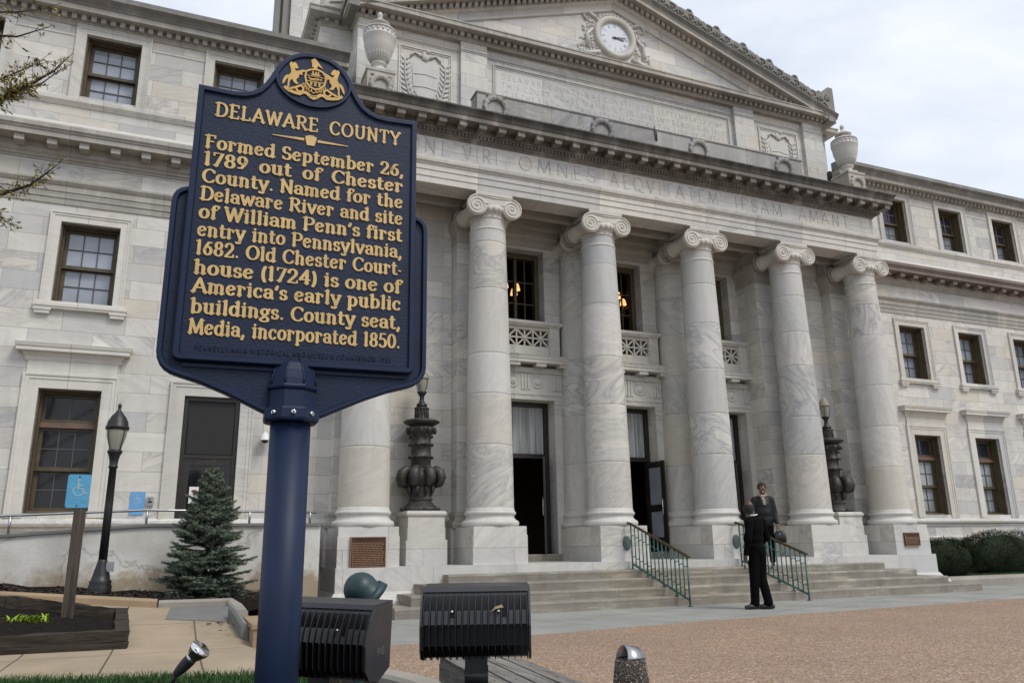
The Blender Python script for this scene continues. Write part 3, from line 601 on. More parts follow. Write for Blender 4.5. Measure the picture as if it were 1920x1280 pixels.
def make_window(kind, x, paneset, muntin='muntin'):
    z0, z1 = {1: F1, 2: F2, 3: F3}[kind]; y = W + .27
    m = MB(); mt = MB()
    fr = M['frame']; c = .055
    m.box(x - HW, x - HW + c, y - .10, y + .12, z0, z1); m.box(x + HW - c, x + HW, y - .10, y + .12, z0, z1); m.box(x - HW + c, x + HW - c, y - .10, y + .12, z1 - c, z1); m.box(x - HW, x + HW, y - .13, y + .12, z0 - .001, z0 + .045); m.box(x - HW, x - HW + .025, y - .20, y - .101, z0, z1); m.box(x + HW - .025, x + HW, y - .20, y - .101, z0, z1); m.box(x - HW + .025, x + HW - .025, y - .20, y - .101, z1 - .03, z1)
    X0, X1 = x - HW + c, x + HW - c; Z0, Z1 = z0 + .045, z1 - c; panes = []; rail = MB()
    if kind == 1:
        zt = z1 - .52; rail.box(X0, X1, y - .065, y + .06, zt - .09, zt - .03); rail.box(X0, X1, y - .045, y + .06, zt - .03, zt); panes.append(sash(m, X0, X1, zt, Z1, y, 2, 1, mt)); Z1 = zt - .09
    zm = (Z0 + Z1) / 2
    panes.append(sash(m, X0, X1, zm - .02, Z1, y, 3, 2, mt)); panes.append(sash(m, X0, X1, Z0, zm + .0, y + .055, 3, 2, mt)); m.box(X0, X1, y - .012, y + .01, zm - .03, zm + .025)
    o = m.build('window', fr, CH)
    if rail.v: rail.build('transom_rail', M['frame2'], o)
    mt.build('glazing_bars', M[muntin], o)
    for i, (a, b, e, d) in enumerate(panes):
        p = MB(); yy = y + (.085 if i == len(panes) - 1 else .03); p.box(a - .01, b + .01, yy, yy + .008, e - .01, d + .01); p.build('pane', M[paneset[min(i, len(paneset) - 1)]], o)
    s = MB()
    if kind == 1:
        surround(s, x - HW, x + HW, z0 - .07, z1, W, .24)
        s.box(x - .66, x + .66, W - .03, W + .01, z1 + .241, 4.06)
        s.build('surround', M['trim'], o)
        h = MB(); h.sweep([(x - .66, W + .05), (x - .66, W - .0), (x + .66, W - .0), (x + .66, W + .05)], [(-.02, 4.06), (.03, 4.06), (.045, 4.09), (.05, 4.13), (.08, 4.17), (.09, 4.205), (.17, 4.21), (.17, 4.262), (.185, 4.28), (.19, 4.30), (.20, 4.335), (-.02, 4.36)]); h.build('hood', M['trim'], o)
    elif kind == 2:
        surround(s, x - HW, x + HW, z0, z1, W, .17); s.build('surround', M['trim'], o)
        h = MB(); h.box(x - .70, x + .70, W - .10, W + .01, 4.99, 5.035); h.box(x - .69, x + .69, W - .085, W + .01, 4.955, 4.99); h.box(x - .66, x + .66, W - .05, W + .01, 5.035, 5.09)
        for s_ in (-.56, .56): h.box(x + s_ - .13, x + s_ + .13, W - .085, W + .01, 4.92, 4.954); h.box(x + s_ - .11, x + s_ + .11, W - .07, W + .01, 4.865, 4.92)
        h.build('sill', M['trim'], o)
    else:
        surround(s, x - HW, x + HW, z0 - .07, z1, W, .17); s.build('surround', M['trim'], o)
    return o
PS = {('L', 1): ['pane_dark'], ('L', 2): ['pane_blind_sky', 'pane_blind_sky', 'pane_grey'], ('L', 3): ['pane_blind_sky'], ('R', 1): ['pane_navy', 'pane_shade', 'pane_shade'], ('R', 2): ['pane_grey', 'pane_grey', 'pane_navy'], ('R', 3): ['pane_navy', 'pane_grey', 'pane_navy']}
for k, x in enumerate(WX):
    for sg in (-1, 1):
        for kind in (1, 2, 3):
            if sg < 0 and k == 0 and kind == 1: continue
            if sg < 0 and k == 3: continue
            make_window(kind, sg * x, PS[('L' if sg < 0 else 'R', kind)], 'muntin_pale' if (sg > 0 and kind == 3) else 'muntin')
# side door in the left wing (dark bronze, with black screen above)
m = MB(); x0, x1 = -8.6 - HW, -8.6 + HW; y = W + .06
for a, b in ((x0, x0 + .07), (x1 - .07, x1)): m.box(a, b, y, y + .12, 1.42, 3.62)
m.box(x0 + .07, x1 - .07, y, y + .12, 3.55, 3.62); m.box(x0 + .07, x1 - .07, y + .01, y + .12, 2.56, 2.62)
for a, b in ((x0 + .07, x0 + .17), (x1 - .17, x1 - .07)): m.box(a, b, y + .03, y + .08, 1.43, 2.56)
m.box(x0 + .17, x1 - .17, y + .03, y + .08, 2.44, 2.56); m.box(x0 + .17, x1 - .17, y + .03, y + .08, 1.43, 1.62)
d = m.build('side_door', M['darkframe'], CH)
p = MB(); p.box(x0 + .17, x1 - .17, y + .05, y + .06, 1.62, 2.44); p.build('pane', M['pane_dark'], d)
p = MB(); p.box(x0 + .075, x1 - .075, y + .02, y + .05, 2.622, 3.545); p.box(x0 + .09, x1 - .09, y + .005, y + .02, 2.63, 3.25); p.build('screen_panel', M['screen'], d)
p = MB(); glyph_run(p, 'T', -8.64, 2.475, .06, lambda u, v, h: (u, y + .029 - h, v), .003, .014, .014, serif=False); p.box(-8.93, -8.915, y + .012, y + .028, 2.585, 2.6); p.build('door_marks', M['steel'], d)
p = MB(); p.box(x0 + .20, x0 + .35, y + .038, y + .049, 1.80, 2.08); n_ = p.build('notice', M['paper'], d)
p = MB(); p.box(x0 + .25, x0 + .31, y + .034, y + .037, 2.0, 2.03); p.box(x0 + .27, x0 + .29, y + .034, y + .037, 1.93, 2.0); p.build('red_print', M['red'], n_)
s = MB(); surround(s, x0, x1, 1.42, 3.62, W, .24); s.build('surround', M['trim'], d)

# portico platform, steps, pedestals
LZ = 0.72
m = MB()
for sx in (-6.9, 6.53):
    pass
m.box(-6.62, 6.62, -.60, 1.3, .30, LZ); m.sweep([(-6.62, .82), (-6.62, -.6), (6.62, -.6), (6.62, .82)], [(-.02, -.2), (.16, -.2), (.16, .16), (.13, .20), (.07, .25), (.02, .33), (-.02, .34)])
m.build('platform', M['block'], CH)
ZS = [.72, .58, .445, .30, .155, 0.0]; EX = [0, (-4.83, 4.74), (-5.33, 5.29), (-5.62, 5.81), (-5.95, 6.38)]
st = None
for k in range(1, 5):
    m = MB(); yf = -.60 - .30 * k; lo = ZS[k + 1] if k < 4 else -.1
    x0, x1 = EX[k]; r = .03
    m.prism([(yf + r, ZS[k]), (yf + .006, ZS[k] - .010), (yf, ZS[k] - r), (yf + .004, ZS[k] - .05), (yf + .012, lo), (-.601, lo), (-.601, ZS[k])], lambda u, v, t: (t, u, v), x0, x1)
    m.build('stair_step', M['step'], CH)
COLX = [-6.076, -3.75, -1.25, 1.25, 3.75, 6.076]
for i, x in enumerate(COLX):
    m = MB(); h = .503; yb = .54 if i not in (2, 3) else 1.1
    m.box(x - h - .012, x + h + .012, -h - .012, yb, LZ, 1.215); m.box(x - h, x + h, -h, yb, 1.215, 1.365)
    m.build('pedestal', M['block'], CH)
for sg in (-1, 1):
    x = 4.93 * sg; m = MB(); m.box(x - .375, x + .375, .02, .83, LZ, 1.15); m.box(x - .345, x + .345, .05, .83, 1.15, 1.36); m.box(x - .335, x + .335, .06, .83, 1.36, 1.55)
    m.sweep([(x - .335, .83), (x - .335, .06), (x + .335, .06), (x + .335, .83)], [(-.3, 1.55), (.01, 1.555), (.03, 1.58), (.035, 1.61), (.02, 1.64), (.0, 1.655), (-.34, 1.668)])
    m.build('lamp_pedestal', M['block'], CH)
# columns
def shaft_profile(rb, rt, z0, z1, joints):
    out = []; N = 26; zs = sorted([z0 + (z1 - z0) * i / N for i in range(N + 1)] + [j + d for j in joints for d in (-.03, -.007, 0, .007, .03)])
    for z in zs:
        t = (z - z0) / (z1 - z0); r = rb + (rt - rb) * (t ** 1.35)
        if any(abs(z - j) < 1e-6 for j in joints): r -= .007
        out.append((r, z))
    return out
def spiral(cx, cz, r0, turns, y, side, mb, rr):
    pts = []; N = 46
    for i in range(N + 1):
        t = i / N; a = radians(90) - side * 2 * pi * turns * t; r = r0 * (1 - t) ** 0.85 * 0.94 + .012; pts.append((cx - 0 + r * cos(a), y, cz + r * sin(a)))
    mb.tube(pts, [rr * (1.0 - .6 * i / N) for i in range(N + 1)], 6)
def capital(x, y0, parent, k=1.0, back=True, flip=False):
    m = MB(); zv, e = 7.468, .368 * k
    yf = y0 - .40 * k; yb = y0 + .40 * k
    for s_ in (-1, 1):
        cx = x + s_ * e
        # volute bolster between front and back
        m.lathe([(.185, yf - y0 + .03), (.185, yf - y0 + .09), (.165, yf - y0 + .12), (.13, -.05), (.125, 0), (.13, .05), (.165, yb - y0 - .12), (.185, yb - y0 - .09), (.185, yb - y0 - .03)], (cx, y0, zv - .01), 24, 'y')
        for yy, dr in ((yf, 1), (yb, -1)):
            m.lathe([(.205, .025 * dr), (.212, 0.012 * dr), (.205, 0.0), (.175, -.004 * dr), (.0, -.002 * dr)], (cx, yy, zv), 28, 'y', caps=False)
            spiral(cx, zv, .205, 2.6, yy - .006 * dr, s_, m, .019); m.ell((cx, yy - .006 * dr, zv), (.032, .02, .032), 10, 6)
    # canalis slabs front/back and abacus
    for yy, dr in ((yf, 1), (yb, -1)):
        a, b = sorted((yy + .004 * dr, yy + .10 * dr)); m.box(x - e, x + e, a, b, zv + .035, zv + .21)
        m.tube([(x - e, yy, zv + .2), (x, yy, zv + .185), (x + e, yy, zv + .2)], .016, 6); m.tube([(x - e * .55, yy, zv + .05), (x, yy, zv + .035), (x + e * .55, yy, zv + .05)], .014, 6)
    m.box(x - .33 * k, x + .33 * k, y0 - .33 * k, y0 + .33 * k, zv + .03, zv + .235)
    m.box(x - .387 * k, x + .387 * k, y0 - .387 * k, y0 + .387 * k, zv + .236, 7.771)
    # echinus with egg pattern
    m.lathe([(.36, zv - .19), (.375, zv - .16), (.36, zv - .13), (.40, zv - .10), (.435, zv - .03), (.43, zv + .03)], (x, y0, 0), 36)
    for i in range(24):
        a = 2 * pi * i / 24; m.ell((x + .425 * cos(a), y0 + .425 * sin(a), zv - .045), (.042, .042, .062), 7, 5)
    m.cur = R.random(); return m.build('capital', M['carve'], parent)
def column(x, y0, name, joints, engaged=False):
    m = MB(); z0, z1 = 1.69, 7.27; rb, rt = .44, .352
    js = [z0] + joints + [z1]; pr = shaft_profile(rb, rt, z0, z1, joints)
    for j in range(len(js) - 1):
        m.cur = R.random(); seg = [q for q in pr if js[j] - 1e-6 <= q[1] <= js[j + 1] + 1e-6]
        m.lathe(seg, (x, y0, 0), 48, caps=False)
    sh = m.build(name, M['drum'], CH)
    b = MB(); b.cur = R.random()
    pr = [(.52, 1.366)] + [(.49 + .04 * cos(t), 1.42 + .054 * sin(t)) for t in [radians(q) for q in range(-80, 81, 20)]] + [(.475, 1.478), (.47, 1.492), (.445, 1.52), (.44, 1.545), (.455, 1.565), (.462, 1.572)] + [(.455 + .022 * cos(t), 1.602 + .028 * sin(t)) for t in [radians(q) for q in range(-70, 71, 20)]] + [(.455, 1.634), (.448, 1.66), (.441, 1.692)]
    b.lathe(pr, (x, y0, 0), 48); b.build('base', M['smooth'], sh)
    r = MB(); r.lathe([(.352, 7.02), (.366, 7.035), (.372, 7.05), (.366, 7.065), (.356, 7.08)], (x, y0, 0), 40, caps=False); r.lathe([(.356, 7.255), (.372, 7.27), (.37, 7.29), (.34, 7.31)], (x, y0, 0), 40, caps=False); r.build('astragal', M['carve'], sh)
    capital(x, y0, sh, 0.86 if engaged else 1.0)
JB = [2.72, 3.70, 4.68, 5.66, 6.62]
for i, x in enumerate(COLX): column(x, 0.0, 'column', [j + R.uniform(-.16, .16) for j in JB])
for x in (-1.25, 1.25): column(x, 1.05, 'engaged_column', [j + R.uniform(-.15, .15) for j in JB], True)
# pilasters behind columns 1, 2, 5, 6, and their bases
for x in (-6.076, -3.75, 3.75, 6.076):
    m = MB(); yf = .55; yb = 1.3
    m.box(x - .455, x + .455, yf, yb, 1.365, 7.96); m.build('pilaster', M['ashlar'], CH)
    m = MB(); pt = [(x - .455, yb), (x - .455, yf), (x + .455, yf), (x + .455, yb)]
    m.sweep(pt, [(-.02, 1.366), (.10, 1.366), (.115, 1.42), (.10, 1.47), (.06, 1.49), (.045, 1.54), (.05, 1.57), (.06, 1.60), (.045, 1.632), (.0, 1.66), (-.02, 1.66)])
    m.build('pilaster_base', M['shadetint'], CH); m = MB()
    m.sweep(pt, [(-.02, 7.0), (.01, 7.02), (.03, 7.05), (.01, 7.08), (.01, 7.2), (.02, 7.24), (.05, 7.28), (.09, 7.40), (.09, 7.5), (-.02, 7.5)]); m.build('pilaster_capital', M['shadetint'], CH)
    m = MB(); m.box(x - .57, x + .57, .541 if abs(x) > 3 else .5, 1.3, LZ, 1.364); m.build('pilaster_pedestal', M['block'], CH)
# end-bay walls, with base moulding
for sg in (-1, 1):
    a, b = sorted((sg * 4.21, sg * 5.62)); m = MB(); m.box(a, b, .86, 1.3, LZ, 7.96); m.build('wall', M['ashlar'], CH)
    m = MB(); m.sweep([(a, .86), (b, .86)], [(-.02, 1.45), (.02, 1.46), (.05, 1.5), (.055, 1.54), (.03, 1.58), (-.02, 1.60)]); m.box(a, b, .83, .86, LZ, 1.45); m.build('base_moulding', M['trim'], CH)
# loggia: wall with three doors and three upper windows
LY = 1.25; BAYS = (-2.5, 0.0, 2.5); DH = .663
m = MB(); ops = []
for x in BAYS: ops += [(x - DH, x + DH, LZ + .14, 3.98), (x - .55, x + .55, 5.67, 7.36), (x - .56, x + .56, 5.12, 5.50)]
wall_grid(m, -3.4, 3.4, LZ, 7.96, LY, ops, .45); m.build('wall', M['ashlar'], CH)
m = MB(); m.box(-6.0, 6.0, 1.72, 7.1, 4.85, 4.95); m.quad((-6, 7.1, .5), (6, 7.1, .5), (6, 7.1, 9), (-6, 7.1, 9)); m.quad((-6, 1.72, .7), (-6, 7.1, .7), (-6, 7.1, 9), (-6, 1.72, 9)); m.quad((6, 1.72, .7), (6, 7.1, .7), (6, 7.1, 9), (6, 1.72, 9)); m.quad((-6, 1.3, 8.9), (6, 1.3, 8.9), (6, 7.1, 8.9), (-6, 7.1, 8.9)); m.quad((-6, 1.3, .715), (6, 1.3, .715), (6, 7.1, .715), (-6, 7.1, .715))
m.quad((-6, 1.71, .715), (-3.3, 1.71, .715), (-3.3, 1.71, 9), (-6, 1.71, 9)); m.quad((3.3, 1.71, .715), (6, 1.71, .715), (6, 1.71, 9), (3.3, 1.71, 9))
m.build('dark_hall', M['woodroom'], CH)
m = MB(); m.box(-3.35, 3.35, 1.1, 1.7, LZ, LZ + .14); m.build('threshold', M['step'], CH)
for x in BAYS:
    s = MB()
    for sg in (-1, 1):
        a, b = sorted((x + sg * DH, x + sg * (DH + .2))); s.box(a, b, 1.12, LY, LZ + .14, 3.98)
        for z in (3.72, 3.80, 3.9): s.box(a - .012, b + .012, 1.105, LY, z, z + .03)
    s.box(x - .9, x + .9, 1.115, LY, 3.981, 4.08); s.box(x - .9, x + .9, 1.10, LY, 4.08, 4.16); s.box(x - .9, x + .9, 1.125, LY, 4.161, 4.66)
    s.box(x - .93, x + .93, 1.08, LY, 4.55, 4.575); s.box(x - .93, x + .93, 1.105, LY, 4.575, 4.66)
    for dx in (-.285, .285):
        s.lathe([(.135, 0), (.135, -.012), (.115, -.016), (.11, -.006), (.085, -.006), (.08, -.016), (.0, -.018)], (x + dx, 1.124, 4.36), 28, 'y', caps=False)
    for dx in (-.74, 0, .74):
        for e in (-.07, 0, .07): s.box(x + dx + e - .025, x + dx + e + .025, 1.105, 1.126, 4.2, 4.54)
        for e in range(5): s.box(x + dx - .10 + e * .045, x + dx - .075 + e * .045, 1.1, 1.126, 4.166, 4.19)
    for dx in (-.85, -.3, .3, .85): s.box(x + dx - .115, x + dx + .115, .93, LY, 4.665, 4.735)
    s.sweep([(x - .93, LY), (x - .93, 1.08), (x + .93, 1.08), (x + .93, LY)], [(-.1, 4.736), (.17, 4.736), (.17, 4.80), (.185, 4.815), (.19, 4.85), (.21, 4.89), (-.1, 4.91)])
    bal = s.build('balcony', M['trim'], CH)
    q = MB()
    for sg in (-1, 1):
        a, b = sorted((x + sg * .565, x + sg * .80)); q.box(a, b, 1.06, LY, 4.91, 5.56)
    q.box(x - .565, x + .565, 1.09, LY - .01, 4.91, 5.11); q.box(x - .565, x + .565, 1.16, LY - .01, 5.50, 5.56); q.sweep([(x - .80, LY), (x - .80, 1.06), (x + .80, 1.06), (x + .80, LY)], [(-.1, 5.56), (.02, 5.56), (.03, 5.59), (.06, 5.60), (.065, 5.64), (.05, 5.668), (-.1, 5.672)]); q.build('parapet', M['trim'], bal)
    q = MB(); zc = 5.31
    q.box(x - .565, x + .565, 1.10, 1.15, 5.112, 5.135); q.box(x - .565, x + .565, 1.10, 1.15, 5.485, 5.559)
    for k in range(4): xx = x - .565 + k * 1.13 / 3; q.box(xx - .014, xx + .014, 1.095, 1.15, 5.136, 5.484)
    for k in range(3):
        xx = x - .565 + (k + .5) * 1.13 / 3; r_ = .17
        q.lathe([(.045, -.05), (.045, -.062), (.0, -.066)], (xx, 1.16, zc), 16, 'y', caps=False)
        for a in range(8):
            t = a * pi / 4; L_ = r_ if a % 2 == 0 else .235; q.obox((xx + cos(t) * L_ / 2, 1.125 + .001 * a, zc + sin(t) * L_ / 2 * .98), (cos(t) * L_ / 2, 0, sin(t) * L_ / 2), (0, .022, 0), (-sin(t) * .016, 0, cos(t) * .016))
    q.build('pierced_grille', M['carve'], bal)
    # door: frame, transom with curtain, two open leaves
    m = MB(); y = 1.5
    for a, b in ((x - DH, x - DH + .09), (x + DH - .09, x + DH)): m.box(a, b, y - .05, y + .1, LZ + .14, 3.98)
    m.box(x - DH + .09, x + DH - .09, y - .05, y + .1, 3.89, 3.98); m.box(x - DH + .09, x + DH - .09, y - .05, y + .1, 2.80, 2.89)
    dr = m.build('entrance_door', M['darkframe'], CH)
    c = MB(); c.box(x - DH + .1, x + DH - .1, y + .02, y + .03, 2.9, 3.885); c.build('curtain', M['curtain'], dr)
    for sg in (-1, 1):
        hx = x + sg * (DH - .10); L_ = .55; a = radians(98 if sg < 0 else {-2.5: 65, 0.0: 104, 2.5: 50}[x]); ux, uy = -sg * cos(a), -sin(a)   # leaves stand open outwards
        if not (x == 0.0 or sg > 0): ux, uy = -sg * cos(a), sin(a)
        q = MB(); cz = (LZ + .15 + 2.79) / 2; hh = (2.79 - LZ - .15) / 2; ctr = Vector((hx + ux * L_ / 2, y + uy * L_ / 2 - .0, 0)); U_ = Vector((ux, uy, 0)); N_ = Vector((-uy, ux, 0)) * .022
        for o_, wdt in ((-.225, .05), (.225, .05)): q.obox(ctr + U_ * o_ + Vector((0, 0, cz)), U_ * wdt, N_, (0, 0, hh))
        for zz, hz in ((LZ + .30, .14), (1.78, .07), (2.72, .06)): q.obox(ctr + Vector((0, 0, zz)), U_ * .176, N_ * .9, (0, 0, hz))
        lf = q.build('door_leaf', M['darkframe'], dr)
        q = MB(); q.obox(ctr + Vector((0, 0, (1.78 + 2.72) / 2)), U_ * .176, N_ * .2, (0, 0, .40)); q.obox(ctr + Vector((0, 0, (LZ + .30 + 1.78) / 2)), U_ * .176, N_ * .2, (0, 0, .30)); q.build('pane', M['pane_grey'], lf)
        q = MB(); hp = ctr + U_ * .2 - N_ * 1.8; q.tube([hp + Vector((0, 0, 1.62)), hp + Vector((0, 0, 1.98))], .014, 8); q.build('handle', M['chrome'], lf)
    # upper window
    m = MB(); y = 1.62
    for a, b in ((x - .55, x - .45), (x + .45, x + .55)): m.box(a, b, y - .1, y + .06, 5.67, 7.36)
    m.box(x - .45, x + .45, y - .1, y + .06, 7.24, 7.36); m.box(x - .03, x + .03, y - .06, y + .05, 5.67, 7.24)
    for sg in (-1, 1):
        a, b = sorted((x + sg * .03, x + sg * .45)); m.box(a, b, y - .03, y + .03, 5.67, 5.79); m.box(a, b, y - .02, y + .02, 6.2, 6.225); m.box(a, b, y - .02, y + .02, 6.7, 6.725); m.box((a + b) / 2 - .012, (a + b) / 2 + .012, y - .019, y + .019, 5.79, 7.24)
    m.build('upper_window', M['frame'], CH)
# small relief over the loggia: architrave beams and ceiling
m = MB(); m.box(-6.345, 6.345, -.36, 1.38, 7.955, 8.1); m.box(-6.3, 6.3, .40, .56, 7.772, 7.95); m.box(-6.3, 6.3, .95, 1.26, 7.781, 7.951)
for x in COLX: m.box(x - .36, x + .36, -.05, 1.25, 7.773, 7.949)
for x in BAYS: m.sweep([(x - .88, 1.249), (x + .88, 1.249)], [(-.01, 7.42), (.02, 7.42), (.03, 7.5), (.05, 7.52), (.06, 7.6), (.10, 7.66), (.10, 7.78), (-.01, 7.78)])
m.build('portico_ceiling', M['shadetint'], CH)
# entablature of the portico
PE = [(-6.35, W + .02), (-6.35, -.387), (6.35, -.387), (6.35, W + .02)]
m = MB(); m.sweep(PE, [(-.5, 7.772), (0, 7.772), (0, 7.90), (.016, 7.905), (.016, 8.03), (.032, 8.035), (.032, 8.13), (.05, 8.145), (.055, 8.17), (.085, 8.19), (.095, 8.24), (.095, 8.272), (.0, 8.288), (-.5, 8.288)]); m.build('entablature', M['trim'], CH)
m = MB(); m.sweep(PE, [(-.3, 8.287), (-.004, 8.287), (-.004, 8.752), (-.3, 8.752)]); fz = m.build('frieze', M['block'], CH)
m = MB()
for i in range(170):
    x = -6.38 + i * 12.76 / 169
    m.ell((x, -.387 - .062, 8.195), (.022, .022, .03), 6, 4)
m.build('egg_moulding', M['trim'], CH)
fr = lambda u, v, h: (u, -.3835 - h, v)
m = MB(); cap = .305; z = 8.385
for t, a, b in (('BONI', -5.85, -4.70), ('VIRI', -4.42, -3.60), ('OMNES', -3.225, -1.36), ('AEQVITATEM', -1.12, 1.76), ('IPSAM', 2.12, 3.58), ('AMANT', 3.98, 5.63)):
    glyph_run(m, t, a, z, cap, fr, .0035, .040, .026, width=b - a, serif=False, track=.22, just=False)
m.build('carved_letters', M['letter'], fz)
m = MB(); m.sweep(PE, [(-.3, 8.752), (.012, 8.752), (.02, 8.79), (.05, 8.80), (.055, 8.83), (.075, 8.835), (.075, 8.895), (.105, 8.90), (.115, 8.93), (-.3, 8.93)])
for i in range(165):
    x = -6.4 + i * 12.8 / 164; m.box(x - .022, x + .022, -.387 - .108, -.387 - .07, 8.836, 8.893)
m.build('bed_moulding', M['soot2'], CH)
m = MB(); m.sweep(PE, [(-.3, 8.93), (.10, 8.93), (.10, 9.045), (.355, 9.045), (.355, 9.135), (.37, 9.14), (-.3, 9.14)])
n = 33
for i in range(n):
    x = -6.56 + i * 13.12 / (n - 1); m.box(x - .078, x + .078, -.387 - .325, -.387 - .09, 8.935, 9.044); m.box(x - .09, x + .09, -.387 - .335, -.387 - .09, 9.02, 9.0445)
for i in range(3):
    for sx in (-1, 1): yy = -.3 + i * .38; xx = sx * 6.55; m.box(xx - .12, xx + .12, yy - .075, yy + .075, 8.936, 9.044)
m.build('portico_cornice', M['soot2'], CH)
m = MB(); m.sweep(PE, [(-.3, 9.14), (.37, 9.14), (.375, 9.16), (.385, 9.20), (.41, 9.25), (.43, 9.27), (.43, 9.30), (.39, 9.31), (-.4, 9.34)]); m.quad((-6.4, -.4, 9.335), (6.4, -.4, 9.335), (6.4, 1, 9.335), (-6.4, 1, 9.335)); m.build('cornice_gutter', M['soot'], CH)
# blocking course with wreaths
m = MB(); m.box(-4.15, 4.15, -.50, -.16, 9.32, 9.86); m.sweep([(-4.15, -.16), (-4.15, -.5), (4.15, -.5), (4.15, -.16)], [(-.1, 9.86), (.015, 9.86), (.025, 9.885), (.0, 9.91), (-.17, 9.92)]); pb = m.build('blocking_course', M['blocking'], CH)
def wreath(cx, y, cz, r, parent, mat='cornice'):
    m = MB()
    for i in range(22):
        a = radians(-60 + 300 * i / 21); rr = .05 * (1 + .35 * (i % 2)); m.ell((cx + r * cos(a), y, cz + r * sin(a)), (rr, .055, rr), 8, 5); m.ell((cx + r * .82 * cos(a + .1), y, cz + r * .82 * sin(a + .1)), (.03, .05, .02), 6, 4)
    for s_ in (-1, 1): m.tube([(cx + s_ * .05, y, cz - r * .8), (cx + s_ * .16, y, cz - r * 1.15), (cx + s_ * .22, y, cz - r * 1.0)], .018, 6); m.tube([(cx, y, cz + r), (cx + s_ * .09, y - .01, cz + r * 1.2), (cx + s_ * .2, y, cz + r * 1.12)], .016, 6)
    return m.build('wreath', M[mat], parent)
for x in (-3.75, -1.3, 1.18, 3.6): wreath(x, -.51, 9.58, .225, pb, 'blocking')
# urns on pedestals
def urn(x):
    y = -.10; m = MB(); m.box(x - .27, x + .27, y - .25, y + .29, 9.33, 9.96); m.box(x - .285, x + .285, y - .265, y + .305, 9.96, 10.02)
    p = m.build('urn_pedestal', M['cornice'], CH); wreath(x, y - .255, 9.66, .18, p)
    m = MB(); pr = [(.24, 10.02), (.24, 10.06), (.17, 10.08), (.125, 10.12), (.11, 10.17), (.125, 10.215), (.155, 10.235), (.155, 10.26), (.13, 10.28), (.19, 10.36), (.25, 10.48), (.295, 10.64), (.312, 10.80), (.325, 10.82), (.325, 10.845), (.312, 10.85), (.312, 10.955), (.327, 10.96), (.327, 10.985), (.29, 11.0), (.24, 11.04), (.17, 11.07), (.135, 11.10), (.125, 11.15)]
    m.lathe(pr, (x, y, 0), 40)
    for i in range(28):
        a = 2 * pi * i / 28; m.tube([(x + cos(a) * r, y + sin(a) * r, z) for r, z in ((.142, 10.285), (.193, 10.36), (.232, 10.435), (.243, 10.47))], [.006, .012, .013, .002], 5)
    for i in range(20):
        a = 2 * pi * i / 20; m.ell((x + .308 * cos(a), y + .308 * sin(a), 10.90), (.03, .03, .036), 6, 4)
    u = m.build('urn', M['smooth'], CH)
    m = MB(); m.lathe([(.125, 11.14), (.20, 11.15), (.205, 11.165), (.16, 11.205), (.085, 11.255), (.045, 11.30), (.035, 11.325), (.05, 11.345), (.056, 11.39), (.04, 11.44), (.008, 11.47)], (x, y, 0), 28); m.build('lid', M['smooth'], u)
for x in (-6.07, 6.07): urn(x)
# attic storey above the portico
AY = .93
m = MB()
m.quad((-6.34, AY, 9.3), (6.34, AY, 9.3), (6.34, AY, 14.2), (-6.34, AY, 14.2)) if False else None
m.box(-6.34, 6.34, AY, 1.6, 9.3, 12.3); m.box(-7.02, 7.02, 1.42, 7.9, 9.3, 12.0)
m.build('attic_wall', M['ashlar'], CH)
AP = [(-6.005, .325), (-3.72, .31), (3.72, .31), (6.005, .325)]
for x, h in AP: m = MB(); m.box(x - h, x + h, .83, AY + .1, 9.3, 11.96); m.build('attic_pilaster', M['ashlar'], CH)
def lines(m, x0, x1, y, zs):
    for z, t, p in zs: m.box(x0, x1, y - p, y + .01, z, z + t)
SP = [(-5.68, -4.03), (-3.41, 3.41), (4.03, 5.68)]
for a, b in SP: m = MB(); lines(m, a, b, AY, [(11.70, .022, .016), (11.735, .02, .026)]); m.build('band_moulding', M['trim'], CH)
for x, h in AP: m = MB(); lines(m, x - h - .012, x + h + .012, .83, [(11.70, .022, .014), (11.735, .02, .024)]); m.build('band_moulding', M['trim'], CH)
for a, b, zt in ((-3.24, 3.28, 11.62), (-5.42, -4.22, 11.58), (4.22, 5.50, 11.60)):
    m = MB()
    for k, (o, t, p) in enumerate(((0, .03, .03), (.045, .02, .016))):
        m.box(a + o, b - o, AY - p, AY + .01, zt - o - t, zt - o); m.box(a + o, a + o + t, AY - p, AY + .01, 9.4, zt - o - t); m.box(b - o - t, b - o, AY - p, AY + .01, 9.4, zt - o - t)
    m.build('panel_moulding', M['trim'], CH)
m = MB(); m.box(-3.16, 3.2, AY - .004, AY + .02, 9.42, 11.55); ip = m.build('inscription_panel', M['block'], CH)
m = MB(); fa = lambda u, v, h: (u, AY - .0045 - h, v)
for t, z, a, b in (('DELAWARE COUNTY\u00b7WAS\u00b7CONSTITUTED SEPTEMBER 26 1789', 11.285, -3.03, 3.10), ('THIS\u00b7COURT\u00b7HOUSE\u00b7WAS\u00b7BUILT\u00b7IN\u00b71850\u00b7AND REBUILT IN 1913', 11.065, -3.03, 3.12), ('IT IS THE SIXTH\u00b7OF\u00b7THIS JUDICIAL\u00b7DISTRICT\u00b7IN\u00b7LINE\u00b7OF\u00b7DIRECT', 10.85, -3.03, 3.13)):
    glyph_run(m, t, a, z, .135, fa, .003, .021, .014, width=b - a, serif=False, track=.24, just=False)
m.build('carved_letters', M['letter2'], ip)
